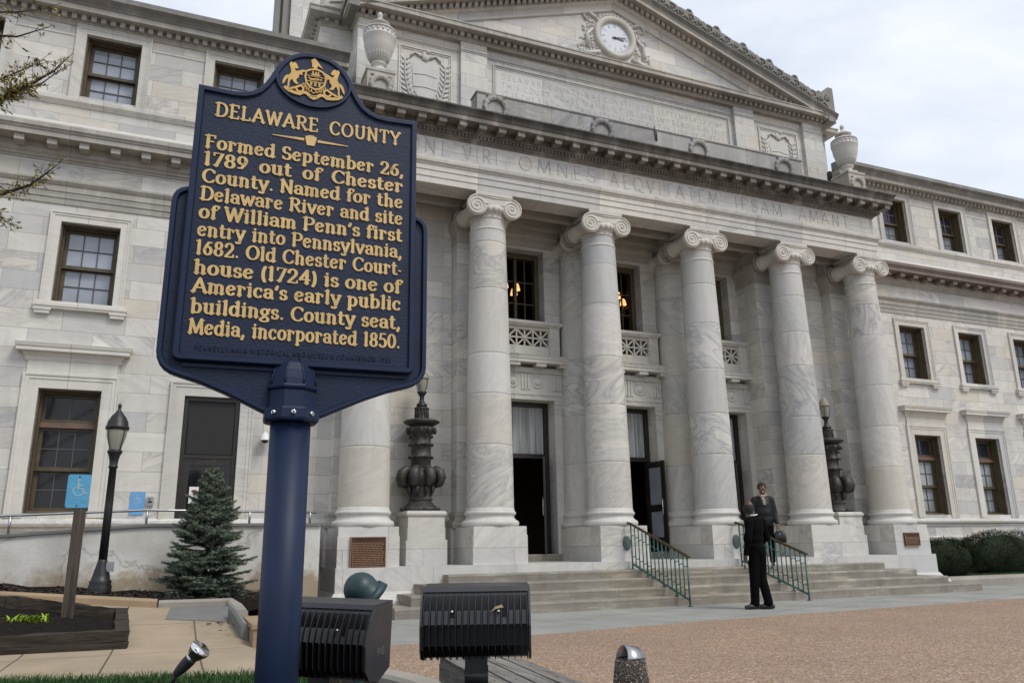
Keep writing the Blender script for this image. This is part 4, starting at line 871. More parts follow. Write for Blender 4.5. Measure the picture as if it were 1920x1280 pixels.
def laurel(m, p0, p1, bend, y, n=11):
    p0, p1 = Vector((p0[0], 0, p0[1])), Vector((p1[0], 0, p1[1])); dr = (p1 - p0); nr = Vector((-dr.z, 0, dr.x)).normalized() * bend; pts = []
    for i in range(n + 1): t = i / n; q = p0 + dr * t + nr * sin(pi * t); pts.append((q.x, y, q.z))
    m.tube(pts, .014, 5)
    for i in range(1, n + 1):
        for s_ in (-1, 1):
            d = Vector(pts[i]) - Vector(pts[i - 1]); d.normalize(); nn = Vector((-d.z, 0, d.x)) * s_; c = Vector(pts[i]) + nn * .075 + d * .05
            ang = atan2((nn * .8 + d).z, (nn * .8 + d).x); m.ell(c, (.095, .012, .024), 7, 5, Matrix.Rotation(-ang, 3, 'Y'))
for cx in (-4.82, 4.86):
    m = MB(); y = AY - .012
    sh = [(cx - .24, 11.28), (cx + .24, 11.28), (cx + .30, 11.12), (cx + .26, 10.55), (cx, 10.15), (cx - .26, 10.55), (cx - .30, 11.12)]
    m.prism(sh, lambda u, v, t: (u, t, v), AY + .01, AY - .014); m.tube([(cx - .26, AY - .014, 10.93), (cx, AY - .016, 10.97), (cx + .26, AY - .014, 10.93)], .012, 5); m.tube([(cx - .26, AY - .014, 10.62), (cx, AY - .016, 10.66), (cx + .26, AY - .014, 10.62)], .012, 5)
    m.ell((cx, AY - .02, 11.40), (.10, .05, .12), 10, 6); m.ell((cx + .04, AY - .06, 11.50), (.05, .05, .05), 8, 5)
    for s_ in (-1, 1): laurel(m, (cx + s_ * .10, 9.95), (cx + s_ * .46, 11.25), -.12 * s_, y); m.tube([(cx + s_ * .1, AY - .02, 11.38), (cx + s_ * .24, AY - .02, 11.46), (cx + s_ * .34, AY - .02, 11.34)], .03, 6)
    m.build('shield_relief', M['smooth'], CH)
# attic cornice with breaks over the pilasters, dentils
AC = [(-6.34, 1.42), (-6.34, .83), (6.34, .83), (6.34, 1.42)]
m = MB(); m.sweep([(-7.02, 7.9), (-7.02, 1.42), (-6.34, 1.42), (-6.34, .83), (6.34, .83), (6.34, 1.42), (7.02, 1.42), (7.02, 7.9)], [(-.2, 11.95), (.02, 11.955), (.03, 11.99), (.055, 12.005), (.06, 12.02), (.045, 12.021), (.045, 12.115), (.27, 12.118), (.27, 12.215), (.285, 12.22), (.285, 12.25), (-.2, 12.27)])
def dent(m, p, q, z0, z1, st=.158):
    p, q = Vector(p), Vector(q); d = (q - p); L_ = d.length; d.normalize(); nn = Vector((d.y, -d.x)); n = int(L_ / st)
    for i in range(n):
        c = p + d * (L_ * (i + .5) / n); m.obox((c.x + nn.x * .09, c.y + nn.y * .09, (z0 + z1) / 2), (d.x * .043, d.y * .043, 0), (nn.x * .042, nn.y * .042, 0), (0, 0, (z1 - z0) / 2))
dent(m, (-6.34, .83), (6.34, .83), 12.022, 12.114); dent(m, (-7.02, 7.8), (-7.02, 1.42), 12.022, 12.114); dent(m, (-7.02, 1.42), (-6.4, 1.42), 12.022, 12.114); dent(m, (-6.34, 1.4), (-6.34, .83), 12.022, 12.114); dent(m, (6.34, .83), (6.34, 1.4), 12.022, 12.114)
m.build('attic_cornice', M['cornice'], CH)
m = MB(); m.box(-7.52, -6.55, 3.0, 7.9, 10.6, 15.2); m.build('rear_block', M['ashlar'], CH)
m = MB()
for sx in (-1,):
    for a_, b_, y_ in ((7.521, 7.60, 3.06), (7.60, 7.70, 2.98), (7.70, 7.76, 3.1), (7.76, 7.84, 3.02)): m.box(*sorted((sx * a_, sx * b_)), y_, 3.9, 10.6, 15.2)
m.build('rear_block_pilaster', M['roofstone'], CH)
for sx in (-1, 1):
    m = MB(); m.box(*sorted((sx * 6.46, sx * 7.0)), 1.12, 1.9, 12.25, 13.0); pts = []
    for i in range(22): a_ = pi * .5 + sx * 2 * pi * 1.5 * i / 21; r_q = .17 * (1 - .7 * i / 21); pts.append((sx * 6.72 + r_q * cos(a_), 1.11, 12.62 + r_q * sin(a_)))
    m.tube(pts, [.03 - .014 * i / 21 for i in range(22)], 6); m.tube([(sx * 6.52, 1.11, 12.4), (sx * 6.6, 1.11, 12.45), (sx * 6.9, 1.11, 12.36)], .025, 6); m.build('acroterion', M['carve'], CH)
# pediment
SL = .345; ZA = 14.26
m = MB(); m.prism([(-6.34, 12.26), (6.34, 12.26), (0, 12.26 + 6.34 * .335)], lambda u, v, t: (u, t, v), AY, 3.0); m.build('tympanum', M['ashlar'], CH)
def rake(prof, name, mat, x1=6.62, dentils=None, x0=0.0, extra=None):
    m = MB()
    for sg in (-1, 1):
        n = len(prof); vs = []
        for xx in (x0, x1):
            for o, dz in prof: vs.append((sg * xx, .83 - o, ZA - SL * xx + dz))
        m.add(vs, [(i, (i + 1) % n, (i + 1) % n + n, i + n) for i in range(n)] + [tuple(range(n)), tuple(range(n, 2 * n))])
        if dentils:
            N = int((x1 - .3) / .150)
            for i in range(N):
                xx = .12 + i * .150
                if ZA - SL * xx + dentils[0] < 12.28: continue
                vs = [(sg * (xx + a), .83 - b, ZA - SL * (xx + a) + c) for c in dentils for a, b in ((-.041, .04), (.041, .04), (.041, .15), (-.041, .15))]
                m.add(vs, [(0, 1, 2, 3), (4, 5, 6, 7), (0, 1, 5, 4), (1, 2, 6, 5), (2, 3, 7, 6), (3, 0, 4, 7)])
    return m.build(name, M[mat], CH)
rake([(-.12, -.36), (-.06, -.36), (-.05, -.345), (-.05, -.20), (-.03, -.18), (.02, -.165), (.045, -.15), (.045, -.005), (-.12, -.005)], 'raking_bed_moulding', 'trim', 6.2)
rake([(-.2, 0), (.27, 0), (.27, .10), (.285, .105), (.285, .13), (-.2, .13)], 'raking_cornice', 'cornice', 6.62, (-.115, -.004))
rake([(-.3, .131), (.29, .131), (.30, .16), (.34, .21), (.36, .235), (.36, .26), (-.3, .27)], 'raking_gutter', 'roofstone', 6.66)
m = MB()
for sg in (-1, 1):
    top = []; N = 240; x1 = 6.60
    for i in range(N + 1):
        x = x1 * i / N; ph = (x / .82) % 1.0
        d = .30 + .05 * abs(sin(pi * ((x / .41) % 1.0)))
        if abs(ph - .5) < .14: d += .13 * sqrt(max(0, 1 - ((ph - .5) / .14) ** 2))
        if ph < .05 or ph > .95: d += .07 * (1 - min(ph, 1 - ph) / .05)
        if x > 6.22: d += .42 * sin(min(1, (x - 6.22) / .3) * pi / 2)
        top.append((x, ZA - SL * x + .26 + d))
    for i in range(N):
        (a, za), (b, zb) = top[i], top[i + 1]; ya, yb = .83 - .30, .83 - .14
        za0, zb0 = ZA - SL * a + .262, ZA - SL * b + .262
        m.quad((sg * a, ya, za0), (sg * b, ya, zb0), (sg * b, ya, zb), (sg * a, ya, za)); m.quad((sg * a, yb, za0), (sg * b, yb, zb0), (sg * b, yb, zb), (sg * a, yb, za)); m.quad((sg * a, ya, za), (sg * b, ya, zb), (sg * b, yb, zb), (sg * a, yb, za))
        if i == N - 1: m.quad((sg * b, ya, zb0), (sg * b, ya, zb), (sg * b, yb, zb), (sg * b, yb, zb0))
    k = 0; x = .14
    while x < 6.3:
        zc = ZA - SL * x + .26 + .165; pts = []
        for i in range(17): a = pi * .6 + sg * (-1) ** k * 2 * pi * 1.15 * i / 16; r = .125 * (1 - .55 * i / 16); pts.append((sg * x + r * cos(a), .83 - .31, zc + r * sin(a)))
        m.tube(pts, [.03 - .012 * i / 16 for i in range(17)], 6); m.ell((sg * x, .83 - .31, zc), (.042, .036, .042), 8, 5)
        xn = x + .273; zn = ZA - SL * xn + .26 + .165; m.tube([(sg * (x + .06), .52, zc + .08 * (-1) ** k), (sg * (x + .10), .515, (zc + zn) / 2), (sg * (xn - .06), .52, zn - .08 * (-1) ** k)], .016, 5)
        x = xn; k += 1
    for k in range(8):
        xc = .41 + .82 * k
        if xc > 6.1: break
        zc = ZA - SL * xc + .26 + .37
        for a in range(-2, 3): t = pi / 2 + a * .42; m.ell((sg * xc + .05 * cos(t), .53, zc + .05 * sin(t)), (.045, .025, .014), 7, 4, Matrix.Rotation(-t, 3, 'Y'))
    for k in range(5): t = pi / 2 + sg * (.15 + k * .3); xc = 6.42 * sg; zc = ZA - SL * 6.42 + .55; m.tube([(xc, .525, zc), (xc + .1 * cos(t), .515, zc + .13 * sin(t)), (xc + .16 * cos(t + .2), .52, zc + .22 * sin(t))], [.02, .022, .01], 6)
    m.box(*sorted((sg * 6.36, sg * 6.60)), .54, 1.3, 12.0, 12.62)
m.build('cresting', M['roofstone'], CH)
# clock with carved surround
cx, cz = 0.015, 13.14; y = AY
m = MB(); m.lathe([(.59, .02), (.59, -.05), (.565, -.085), (.52, -.10), (.46, -.085), (.43, -.05), (.42, -.02), (.42, .02)], (cx, y, cz), 56, 'y', caps=False); ck = m.build('clock', M['carve'], CH)
m = MB(); m.lathe([(.425, -.014), (.0, -.014)], (cx, y, cz), 56, 'y', caps=False); m.build('dial', M['dial'], ck)
m = MB(); NUM = ['XII', 'I', 'II', 'III', 'IIII', 'V', 'VI', 'VII', 'VIII', 'IX', 'X', 'XI']
for k, t in enumerate(NUM):
    a = radians(90 - 30 * k); r = .325; wd = sum(G[c][0] * .62 for c in t) * .085
    ct = (cos(a), sin(a)); rt = (sin(a), -cos(a))
    f = lambda u, v, h: (cx + ct[0] * (r + v - .045) + rt[0] * u, y - .0145 - h, cz + ct[1] * (r + v - .045) + rt[1] * u)
    glyph_run(m, t, -wd / 2, 0, .088, f, .003, .018, .008, xs=.62, serif=False, track=.0)
for k in range(60):
    a = radians(6 * k); m.obox((cx + .395 * cos(a), y - .017, cz + .395 * sin(a)), (.012 * cos(a), 0, .012 * sin(a)), (0, .002, 0), (-.004 * sin(a), 0, .004 * cos(a)))
m.build('numerals', M['dialmark'], ck)
m = MB()
for a, L_, wd, yy in ((radians(90 - 96.5), .27, .017, .028), (radians(90 - 79), .35, .011, .036)):
    m.prism([(-.07, -wd * 1.1), (L_ * .8, -wd), (L_, 0), (L_ * .8, wd), (-.07, wd * 1.1)], lambda u, v, t: (cx + u * cos(a) - v * sin(a), t, cz + u * sin(a) + v * cos(a)), y - yy, y - yy + .006)
m.lathe([(.03, .0), (.03, -.03), (.0, -.034)], (cx, y - .01, cz), 16, 'y'); m.build('hands', M['dialmark'], ck)
m = MB(); rr = random.Random(5)
for sg in (-1, 1):
    for px, pz, s_ in ((.66, .25, 1.1), (.78, .02, .9), (.70, -.2, 1.1), (.86, -.32, 1.0), (.62, -.42, .9), (.95, -.50, .8), (.50, .50, .9), (.76, .42, .8)):
        for k in range(15): m.ell((cx + sg * (px + rr.uniform(-.11, .11)), y, cz + pz + rr.uniform(-.11, .11)), (.055 * s_ * rr.uniform(.5, 1.1), .04, .026 * s_ * rr.uniform(.5, 1.2)), 7, 5, Matrix.Rotation(rr.uniform(0, 3), 3, 'Y'))
    m.tube([(cx + sg * .5, y - .02, cz + .42), (cx + sg * .74, y - .03, cz + .55), (cx + sg * .86, y - .03, cz + .42), (cx + sg * .78, y - .03, cz + .3)], [.05, .05, .035, .02], 7)
    m.tube([(cx + sg * .45, y - .02, cz - .5), (cx + sg * .75, y - .03, cz - .6), (cx + sg * 1.0, y - .03, cz - .62)], [.05, .05, .03], 7)
    m.tube([(cx + sg * .62, y - .03, cz + .1), (cx + sg * .8, y - .04, cz - .1), (cx + sg * .78, y - .04, cz - .45)], [.03, .05, .03], 7)
for k in range(12): a = radians(30 + 10 * k); m.ell((cx + .62 * cos(a), y - .02, cz + .62 * sin(a)), (.07, .05, .05), 7, 5)
m.build('clock_carving', M['smooth'], CH)
# ------------------------------------------------------------------ ground
def sheet(name, poly, z, mat, thick=0.0):
    m = MB(); m.quad(*[(x, y, z) for x, y in poly]); return struct(m.build(name, mat))
sheet('ground', [(-600, -600), (600, -600), (600, 600), (-600, 600)], -0.14, M['asphalt'])
sheet('plaza', [(-8.0, -60), (60, -60), (60, -3.0), (4.96, -3.72), (.81, -4.03), (-2.5, -4.33), (-5.1, -4.72), (-8.0, -4.9)], 0.0, M['aggregate'])
sheet('pavement', [(-8.0, -5.0), (-5.1, -4.9), (60, -3.1), (60, 1.2), (-8.0, 1.2)], -0.004, M['pavement'])
def lerp(a, b, t): return a + (b - a) * t
def hL(x, y):
    if y < -5.8: h = .2
    elif y < -3.2: h = lerp(.2, .41, (y + 5.8) / 2.6)
    else: h = .41
    if y > -5.2: h += .085 * max(0, -9.15 - x) * min(1, (y + 5.2) / 1.6)
    if x > -8.35: h = lerp(h, -.03, min(1, (x + 8.35) / .7))
    return h
def grid(name, x0, x1, y0, y1, nx, ny, hf, mat, kind='structure', jit=0.0):
    m = MB(); rr = random.Random(3); vs = []
    for j in range(ny + 1):
        for i in range(nx + 1): x = lerp(x0, x1, i / nx); y = lerp(y0, y1, j / ny); vs.append((x, y, hf(x, y) + rr.uniform(-jit, jit)))
    m.add(vs, [(j * (nx + 1) + i, j * (nx + 1) + i + 1, (j + 1) * (nx + 1) + i + 1, (j + 1) * (nx + 1) + i) for j in range(ny) for i in range(nx)], True)
    o = m.build(name, mat); o['kind'] = kind; return o
grid('path', -30, -7.65, -8.6, -3.15, 60, 26, hL, M['walk'])
m = MB(); m.quad(*[(x, y, .206) for x, y in ((-30, -13.5), (-7.9, -13.5), (-7.9, -8.0), (-10, -7.3), (-12.5, -6.5), (-30, -6.5))]); struct(m.build('lawn', M['soil']))
grid('mulch_bed', -30, -6.92, -3.28, -.95, 90, 22, lambda x, y: .43 + .085 * max(0, -9.15 - x) + .02 * sin(7 * x + 2 * y) + .03 * (y > -1.3) - (.10 if y < -3.2 else 0) - .42 * max(0, min(1, (x + 7.8) / .6)), M['soil'], jit=.018)
# loose wood chips, uncountable
def scatter_chips(name, pts, s, mat):
    m = MB(); rr = random.Random(4)
    for x, y, z in pts:
        a = rr.uniform(0, 6.3); l = s * rr.uniform(.5, 1.4); d = Vector((cos(a), sin(a), rr.uniform(-.4, .4))) * l; n = Vector((-sin(a), cos(a), rr.uniform(-.5, .5))) * l * .35; p = Vector((x, y, z))
        m.quad(p - d - n, p + d - n, p + d + n, p - d + n)
    o = m.build(name, mat); o['kind'] = 'stuff'; return o
rr = random.Random(8); pts = []
for _ in range(2600):
    x, y = rr.uniform(-12, -7.5), rr.uniform(-3.1, -1.0); pts.append((x, y, .45 + .085 * max(0, -9.15 - x) + .02 * sin(7 * x + 2 * y) - .42 * max(0, min(1, (x + 7.8) / .6)) + rr.uniform(0, .02)))
for _ in range(45): pts.append((rr.gauss(-8.5, .12), rr.uniform(-5.6, -3.6), hL(-8.5, -4.6) + .004 + .0 * rr.random()))
scatter_chips('wood_chips', pts, .022, M['chip'])
# kerbs
def kerb(name, path, prof_w, h, mat, label, cat='kerb', z=None):
    m = MB(); n = len(path); vs = []
    for i, (x, y) in enumerate(path):
        d = Vector(path[min(i + 1, n - 1)]) - Vector(path[max(i - 1, 0)]); d.normalize(); nn = Vector((-d.y, d.x)); zz = z if z is not None else hL(x, y)
        for o, dz in ((-prof_w, -.2), (-prof_w, h - .025), (-prof_w + .02, h), (prof_w - .02, h), (prof_w, h - .025), (prof_w, -.2)): q = Vector((x, y)) + nn * o; vs.append((q.x, q.y, zz + dz))
    fs = [(i * 6 + j, i * 6 + (j + 1) % 6, (i + 1) * 6 + (j + 1) % 6, (i + 1) * 6 + j) for i in range(n - 1) for j in range(6)] + [tuple(range(6)), tuple((n - 1) * 6 + j for j in range(6))]
    m.add(vs, fs); o = m.build(name, mat); return tag(o, label, cat)
kerb('kerb', [(-22, -3.25), (-14, -3.25), (-12, -3.25), (-11, -3.26), (-10, -3.28), (-9.15, -3.3)], .085, .085, M['kerbtan'], 'long tan concrete kerb climbing beside the mulch below the ramp wall')
kerb('kerb', [(-9.13, -3.3), (-8.75, -3.32), (-8.36, -3.34), (-8.29, -3.6), (-8.27, -3.95)], .075, .07, M['kerb'], 'pale grey corner kerb at the right end of the tan kerb')
kerb('kerb', [(-8.40, -4.35), (-8.37, -4.9), (-8.35, -5.55)], .035, .13, M['greypatch'], 'dark edging kerb running along the bed beside the tan walk')
m = MB(); m.box(-8.31, -7.9, -5.93, -4.9, -.1, .33); m.box(-8.325, -7.885, -5.945, -4.885, .33, .37); tag(m.build('kerb_block', M['kerbtan']), 'squat tan concrete block at the end of the dark edging by the marker post', 'kerb block')
m = MB(); m.quad((-9.05, -4.25, hL(-9.05, -4.25) + .004), (-8.42, -4.6, hL(-8.42, -4.6) + .004), (-8.36, -3.45, hL(-8.36, -3.45) + .006), (-9.0, -3.42, hL(-9.0, -3.42) + .006)); struct(m.build('path', M['greypatch']))
# round planting bed around the floodlights
bedp = [(-7.95 + q[0] * 1, -8.6 + q[1]) for q in arc(0, 0, .62, 1.5, 95, -88, 18)]
kerb('kerb', bedp, .10, .13, M['kerb'], 'curved pale concrete kerb around the mulch under the floodlights', z=.0)
m = MB(); m.quad(*([(-8.9, -7.05, .07)] + [(x, y, .07) for x, y in bedp] + [(-8.9, -10.6, .07)])); struct(m.build('mulch_bed', M['soil']))
m = MB(); m.quad((-8.9, -10.6, .066), (-7.85, -10.1, .066), (-7.4, -10.6, .066), (-7.4, -12.5, .066), (-8.9, -12.5, .066)); struct(m.build('mulch_bed', M['soil']))
m = MB(); rr2 = random.Random(21)
# grass blades
gp = MB()
for _ in range(15000):
    x = rr2.uniform(-11.5, -8.05); y = -7.32 - rr2.random() ** 1.6 * 1.6 - .36 * (x + 10)
    h = rr2.uniform(.02, .062) * (1.25 if rr2.random() < .12 else 1); a = rr2.uniform(0, 6.3); wd = rr2.uniform(.0015, .003); z = .204; lx, ly = rr2.gauss(0, .5) * h, rr2.gauss(0, .5) * h
    dx, dy = cos(a) * wd, sin(a) * wd; mx_ = (x + lx * .4, y + ly * .4, z + h * .65)
    gp.add([(x - dx, y - dy, z), (x + dx, y + dy, z), (mx_[0] + dx * .8, mx_[1] + dy * .8, mx_[2]), (mx_[0] - dx * .8, mx_[1] - dy * .8, mx_[2]), (x + lx, y + ly, z + h)], [(0, 1, 2, 3), (3, 2, 4)])
o = gp.build('grass', M['grass']); o['kind'] = 'stuff'
m = MB(); m.ell((-8.33, -7.62, .235), (.019, .019, .017), 10, 6); m.tube([(-8.33, -7.62, .17), (-8.33, -7.62, .23)], .004, 5); tag(m.build('dandelion', M['yellow']), 'small yellow dandelion in the grass next to the marker post', 'flower')
# ------------------------------------------------------------------ ramp wall and handrail
m = MB()
def zt(x): return 1.405 if x > -9.35 else 1.405 + (x + 9.35) * .0735
xs = [-24, -16, -12, -11, -10, -9.35, -6.95]
for i in range(len(xs) - 1):
    a, b = xs[i], xs[i + 1]; m.quad((a, -1, -.1), (b, -1, -.1), (b, -1, zt(b) - .035), (a, -1, zt(a) - .035)); m.quad((a, -.75, -.1), (b, -.75, -.1), (b, -.75, zt(b) - .035), (a, -.75, zt(a) - .035))
m.quad((-6.95, -1, -.1), (-6.95, -.75, -.1), (-6.95, -.75, 1.37), (-6.95, -1, 1.37))
rw = thing('ramp_wall', 'stained cracked white stucco retaining wall of the access ramp', 'wall', (-10, -.9, .4)); m.build('wall', M['stucco'], rw)
m = MB()
for i in range(len(xs) - 1):
    a, b = xs[i], xs[i + 1]; v = [(x, y, zt(x) + dz) for x in (a, b) for y, dz in ((-1.04, -.034), (-.71, -.034), (-.71, .004), (-1.04, .004))]
    m.add(v, [(0, 1, 5, 4), (1, 2, 6, 5), (2, 3, 7, 6), (3, 0, 4, 7)] + ([(0, 1, 2, 3)] if i == 0 else []) + ([(4, 5, 6, 7)] if i == len(xs) - 2 else []))
m.build('coping', M['greypatch'], rw)
m = MB()
for i in range(len(xs) - 1): a, b = xs[i], xs[i + 1]; m.quad((a, -.75, zt(a) - .05), (b, -.75, zt(b) - .05), (b, .9, zt(b) - .05), (a, .9, zt(a) - .05))
struct(m.build('ramp', M['walk']))
rl = thing('handrail', 'low galvanised pipe handrail along the top of the ramp wall', 'handrail', (-10, -.9, 1.4)); m = MB()
m.tube([(-16, -.9, 1.17), (-11.225, -.9, 1.52), (-9.43, -.9, 1.605), (-7.0, -.9, 1.575)], .019, 10); m.build('rail', M['steel'], rl)
for x in (-12.6, -11.12, -10.22, -9.42, -8.0, -7.1): m = MB(); z1 = 1.52 + (x + 11.225) * .047 if x < -9.43 else 1.6; m.tube([(x, -.9, zt(x)), (x, -.9, z1)], .017, 8); m.build('rail_post', M['steel'], rl)
# ------------------------------------------------------------------ timber planter with soil
pl_ = thing('planter_box', 'raised planting box of dark weathered timbers with dark soil', 'planter', (-10, -5, .2))
def beam(m, p, q, wd, zl, zh, seg=14, jit=.008, seed=1):
    p, q = Vector(p), Vector(q); d = (q - p); n = Vector((-d.y, d.x, 0)).normalized() * wd; r_ = random.Random(seed); vs = []
    for i in range(seg + 1):
        c = p + d * i / seg
        for s_, z in ((-1, zl), (1, zl), (1, zh), (-1, zh)): vs.append(c + n * s_ + Vector((r_.uniform(-jit, jit), r_.uniform(-jit, jit), z + r_.uniform(-jit, jit))))
    fs = [(i * 4 + j, i * 4 + (j + 1) % 4, (i + 1) * 4 + (j + 1) % 4, (i + 1) * 4 + j) for i in range(seg) for j in range(4)] + [(0, 1, 2, 3), tuple(seg * 4 + j for j in range(4))]
    m.add(vs, fs)
for z0_, z1_, e in ((-.06, .062, 0), (.066, .155, .012)):
    m = MB(); beam(m, (-15, -5.45, .2), (-9.33, -5.69 + e, .2), .055, z0_, z1_, 40, seed=3); m.build('timber', M['timber'], pl_)
m = MB(); beam(m, (-9.39, -5.62, .2), (-9.47, -4.28, .31), .055, -.1, .15, 14, seed=5); m.build('timber', M['timber'], pl_)
m = MB(); beam(m, (-9.53, -4.30, .31), (-10.5, -4.28, .47), .05, -.1, .15, 14, seed=6); beam(m, (-10.5, -4.28, .47), (-15, -4.28, .7), .05, -.1, .15, 20, seed=7); m.build('timber', M['timber'], pl_)
m = MB(); vs = []; r_ = random.Random(12); NX, NY = 50, 12
for j in range(NY + 1):
    for i in range(NX + 1):
        t = i / NX; x = lerp(-15, -9.42 - .06 * j / NY, t); y = lerp(-5.42 - .20 * t, -4.32, j / NY); zb = lerp(.30, .36 + .155 * min(1.4, max(0, -9.5 - x)), j / NY); vs.append((x, y, zb + .03 * sin(pi * j / NY) + r_.uniform(-.013, .013)))
m.add(vs, [(j * (NX + 1) + i, j * (NX + 1) + i + 1, (j + 1) * (NX + 1) + i + 1, (j + 1) * (NX + 1) + i) for j in range(NY) for i in range(NX)], True); m.build('soil', M['soil'], pl_)
m = MB(); r_ = random.Random(6)
for _ in range(110):
    cx_, cy_ = -10.22 + r_.gauss(0, .085), -4.92 + r_.gauss(0, .05); a = r_.uniform(0, 6.3); L_ = r_.uniform(.06, .15); ln = r_.uniform(.25, .9); wd = r_.uniform(.006, .011); p = Vector((cx_, cy_, .37)); d = Vector((cos(a), sin(a), 0)); n = Vector((-sin(a), cos(a), 0))
    q1 = p + d * L_ * ln * .35 + Vector((0, 0, L_ * .62)); q2 = p + d * L_ * ln + Vector((0, 0, L_ * (.95 - .35 * ln)))
    m.add([p - n * wd, p + n * wd, q1 + n * wd * 1.2, q1 - n * wd * 1.2, q2], [(0, 1, 2, 3), (3, 2, 4)], True)
tag(m.build('daylily_clump', M['lily']), 'small clump of fresh yellow green leaves in the dark planter soil', 'plant')
# access sign on wooden post
sp_ = thing('access_sign', 'faded blue wheelchair access sign on a weathered wooden post in the planter', 'sign', (-9.95, -4.72, .4))
m = MB(); m.obox((-9.922, -4.66, .95), (.05, 0, 0), (0, .035, 0), (0, 0, .56)); m.build('post', M['post'], sp_)
def rrect(cx, cz, hw, hh, r): 
    o = []
    for (sx, sz, a) in ((1, 1, 0), (-1, 1, 90), (-1, -1, 180), (1, -1, 270)): o += [(cx + sx * (hw - r) + r * cos(radians(a + k * 22.5)), cz + sz * (hh - r) + r * sin(radians(a + k * 22.5))) for k in range(5)]
    return o
def wheelchair(m, cx, cz, s, y):
    f = lambda u, v, h: (cx + u * s, y - h, cz + v * s); fw = lambda a, b: .10
    m.prism([(-.02 + .09 * cos(t * pi / 5), .52 + .09 * sin(t * pi / 5)) for t in range(10)], f, 0, .002)
    ribbon(m, [(-.03, .36), (0, 0)], lambda a, b: .13, f, 0, .0022); ribbon(m, [(-.02, .2), (.22, .2)], fw, f, 0, .0024); ribbon(m, [(0, 0), (.24, 0), (.34, -.3), (.46, -.27)], fw, f, 0, .0026)
    ribbon(m, arc(.02, -.14, .3, .3, 125, 330, 16), lambda a, b: .075, f, 0, .0028)
ys = -4.70
m = MB(); m.prism(rrect(-9.952, 1.61, .104, .163, .022), lambda u, v, t: (u, t, v), ys, ys + .003); pn = m.build('sign_panel', M['signblue'], sp_)
m = MB(); wheelchair(m, -9.955, 1.635, .16, ys - .0005); glyph_run(m, 'ACCESS', -10.022, 1.492, .034, lambda u, v, h: (u, ys - .0005 - h, v), .001, .008, .006, width=.145, serif=False, just=False); m.build('symbol', M['faded'], pn)
m = MB()
for z in (1.75, 1.47): m.lathe([(.007, 0), (.007, -.006), (0, -.008)], (-9.952, ys, z), 10, 'y')
m.build('bolt', M['black'], sp_)
ws = thing('wall_sign', 'bright blue wheelchair sign flat on the marble wall above the handrail', 'sign', (-9.64, .8, 1.8)); yw = W - .012
m = MB(); m.prism(rrect(-9.637, 1.79, .112, .184, .02), lambda u, v, t: (u, t, v), yw, yw + .004); pn = m.build('sign_panel', M['signblue2'], ws)
m = MB(); wheelchair(m, -9.64, 1.85, .15, yw - .0005); glyph_run(m, 'ACCESS', -9.71, 1.70, .03, lambda u, v, h: (u, yw - .0005 - h, v), .001, .008, .006, width=.145, serif=False, just=False); m.build('symbol', M['faded'], pn)
m = MB(); m.box(-9.492, -9.395, W - .06, W, 1.752, 1.898); ic = tag(m.build('intercom', M['steel']), 'small grey metal intercom box beside the blue wall sign', 'intercom'); m = MB(); m.lathe([(.012, 0), (.012, -.008), (0, -.01)], (-9.455, W - .06, 1.86), 10, 'y'); m.box(-9.475, -9.415, W - .064, W - .06, 1.80, 1.83); m.build('button', M['black'], ic)
# security camera
sc_ = thing('security_camera', 'white dome security camera on the wall right of the side door', 'camera', (-7.70, .7, 2.9))
m = MB(); m.lathe([(.0, 3.03), (.03, 3.025), (.035, 2.995), (.06, 2.985), (.078, 2.96), (.082, 2.90), (.092, 2.888), (.092, 2.878), (.07, 2.875)], (-7.70, .68, 0), 24); m.tube([(-7.70, .68, 3.0), (-7.70, .72, 3.02), (-7.70, .83, 2.95)], .02, 8); m.build('housing', M['white'], sc_)
m = MB(); m.ell((-7.70, .68, 2.875), (.058, .058, .05), 16, 10); m.build('dome', M['pane_dark'], sc_)
# ------------------------------------------------------------------ street lamp
def globe_lantern(parent, x, y, z, s, roofmat, metal):
    # acorn lantern: seat at z; s = scale
    m = MB(); m.lathe([(.075 * s, 0), (.105 * s, .10 * s), (.135 * s, .22 * s), (.14 * s, .29 * s), (.13 * s, .34 * s)], (x, y, z), 24, caps=False); m.build('glass', M['lampglass'], parent)
    m = MB()
    for k in range(4):
        a = pi / 4 + k * pi / 2; m.tube([(x + r * s * cos(a), y + r * s * sin(a), z + h * s) for r, h in ((.09, -.02), (.125, .10), (.148, .2), (.156, .33))], .006 * s, 6)
    m.tube([(x, y, z), (x, y, z + .30 * s)], .012 * s, 6)
    m.build('cage', metal, parent)
    m = MB(); m.lathe([(.16 * s, .30 * s), (.165 * s, .34 * s), (.15 * s, .36 * s), (.14 * s, .42 * s), (.10 * s, .50 * s), (.05 * s, .56 * s), (.025 * s, .60 * s), (.02 * s, .63 * s), (.03 * s, .655 * s), (.02 * s, .69 * s), (0, .705 * s)], (x, y, z), 24); m.build('lantern_roof', roofmat, parent)
lp = thing('street_lamp', 'black cast iron lamp post with acorn lantern in front of the ramp wall', 'street lamp', (-9.85, -1.9, .5)); lx, ly = -9.86, -1.9
m = MB(); m.lathe([(.14, .30), (.14, .60), (.125, .63), (.135, .66), (.115, .68), (.10, .74), (.075, .84), (.06, .90), (.055, .93)], (lx, ly, 0), 20); m.build('base', M['black'], lp)
m = MB(); m.lathe([(.053, .9), (.050, 1.6), (.046, 2.10), (.06, 2.11), (.06, 2.125), (.05, 2.14), (.055, 2.20), (.07, 2.27), (.092, 2.31), (.095, 2.33), (.08, 2.345)], (lx, ly, 0), 16); m.build('pole', M['black'], lp)
globe_lantern(lp, lx, ly, 2.345, .90, M['black'], M['black'])
m = MB(); m.box(lx + .05, lx + .14, ly - .06, ly - .0, .78, .90); m.build('outlet_box', M['steel'], lp)
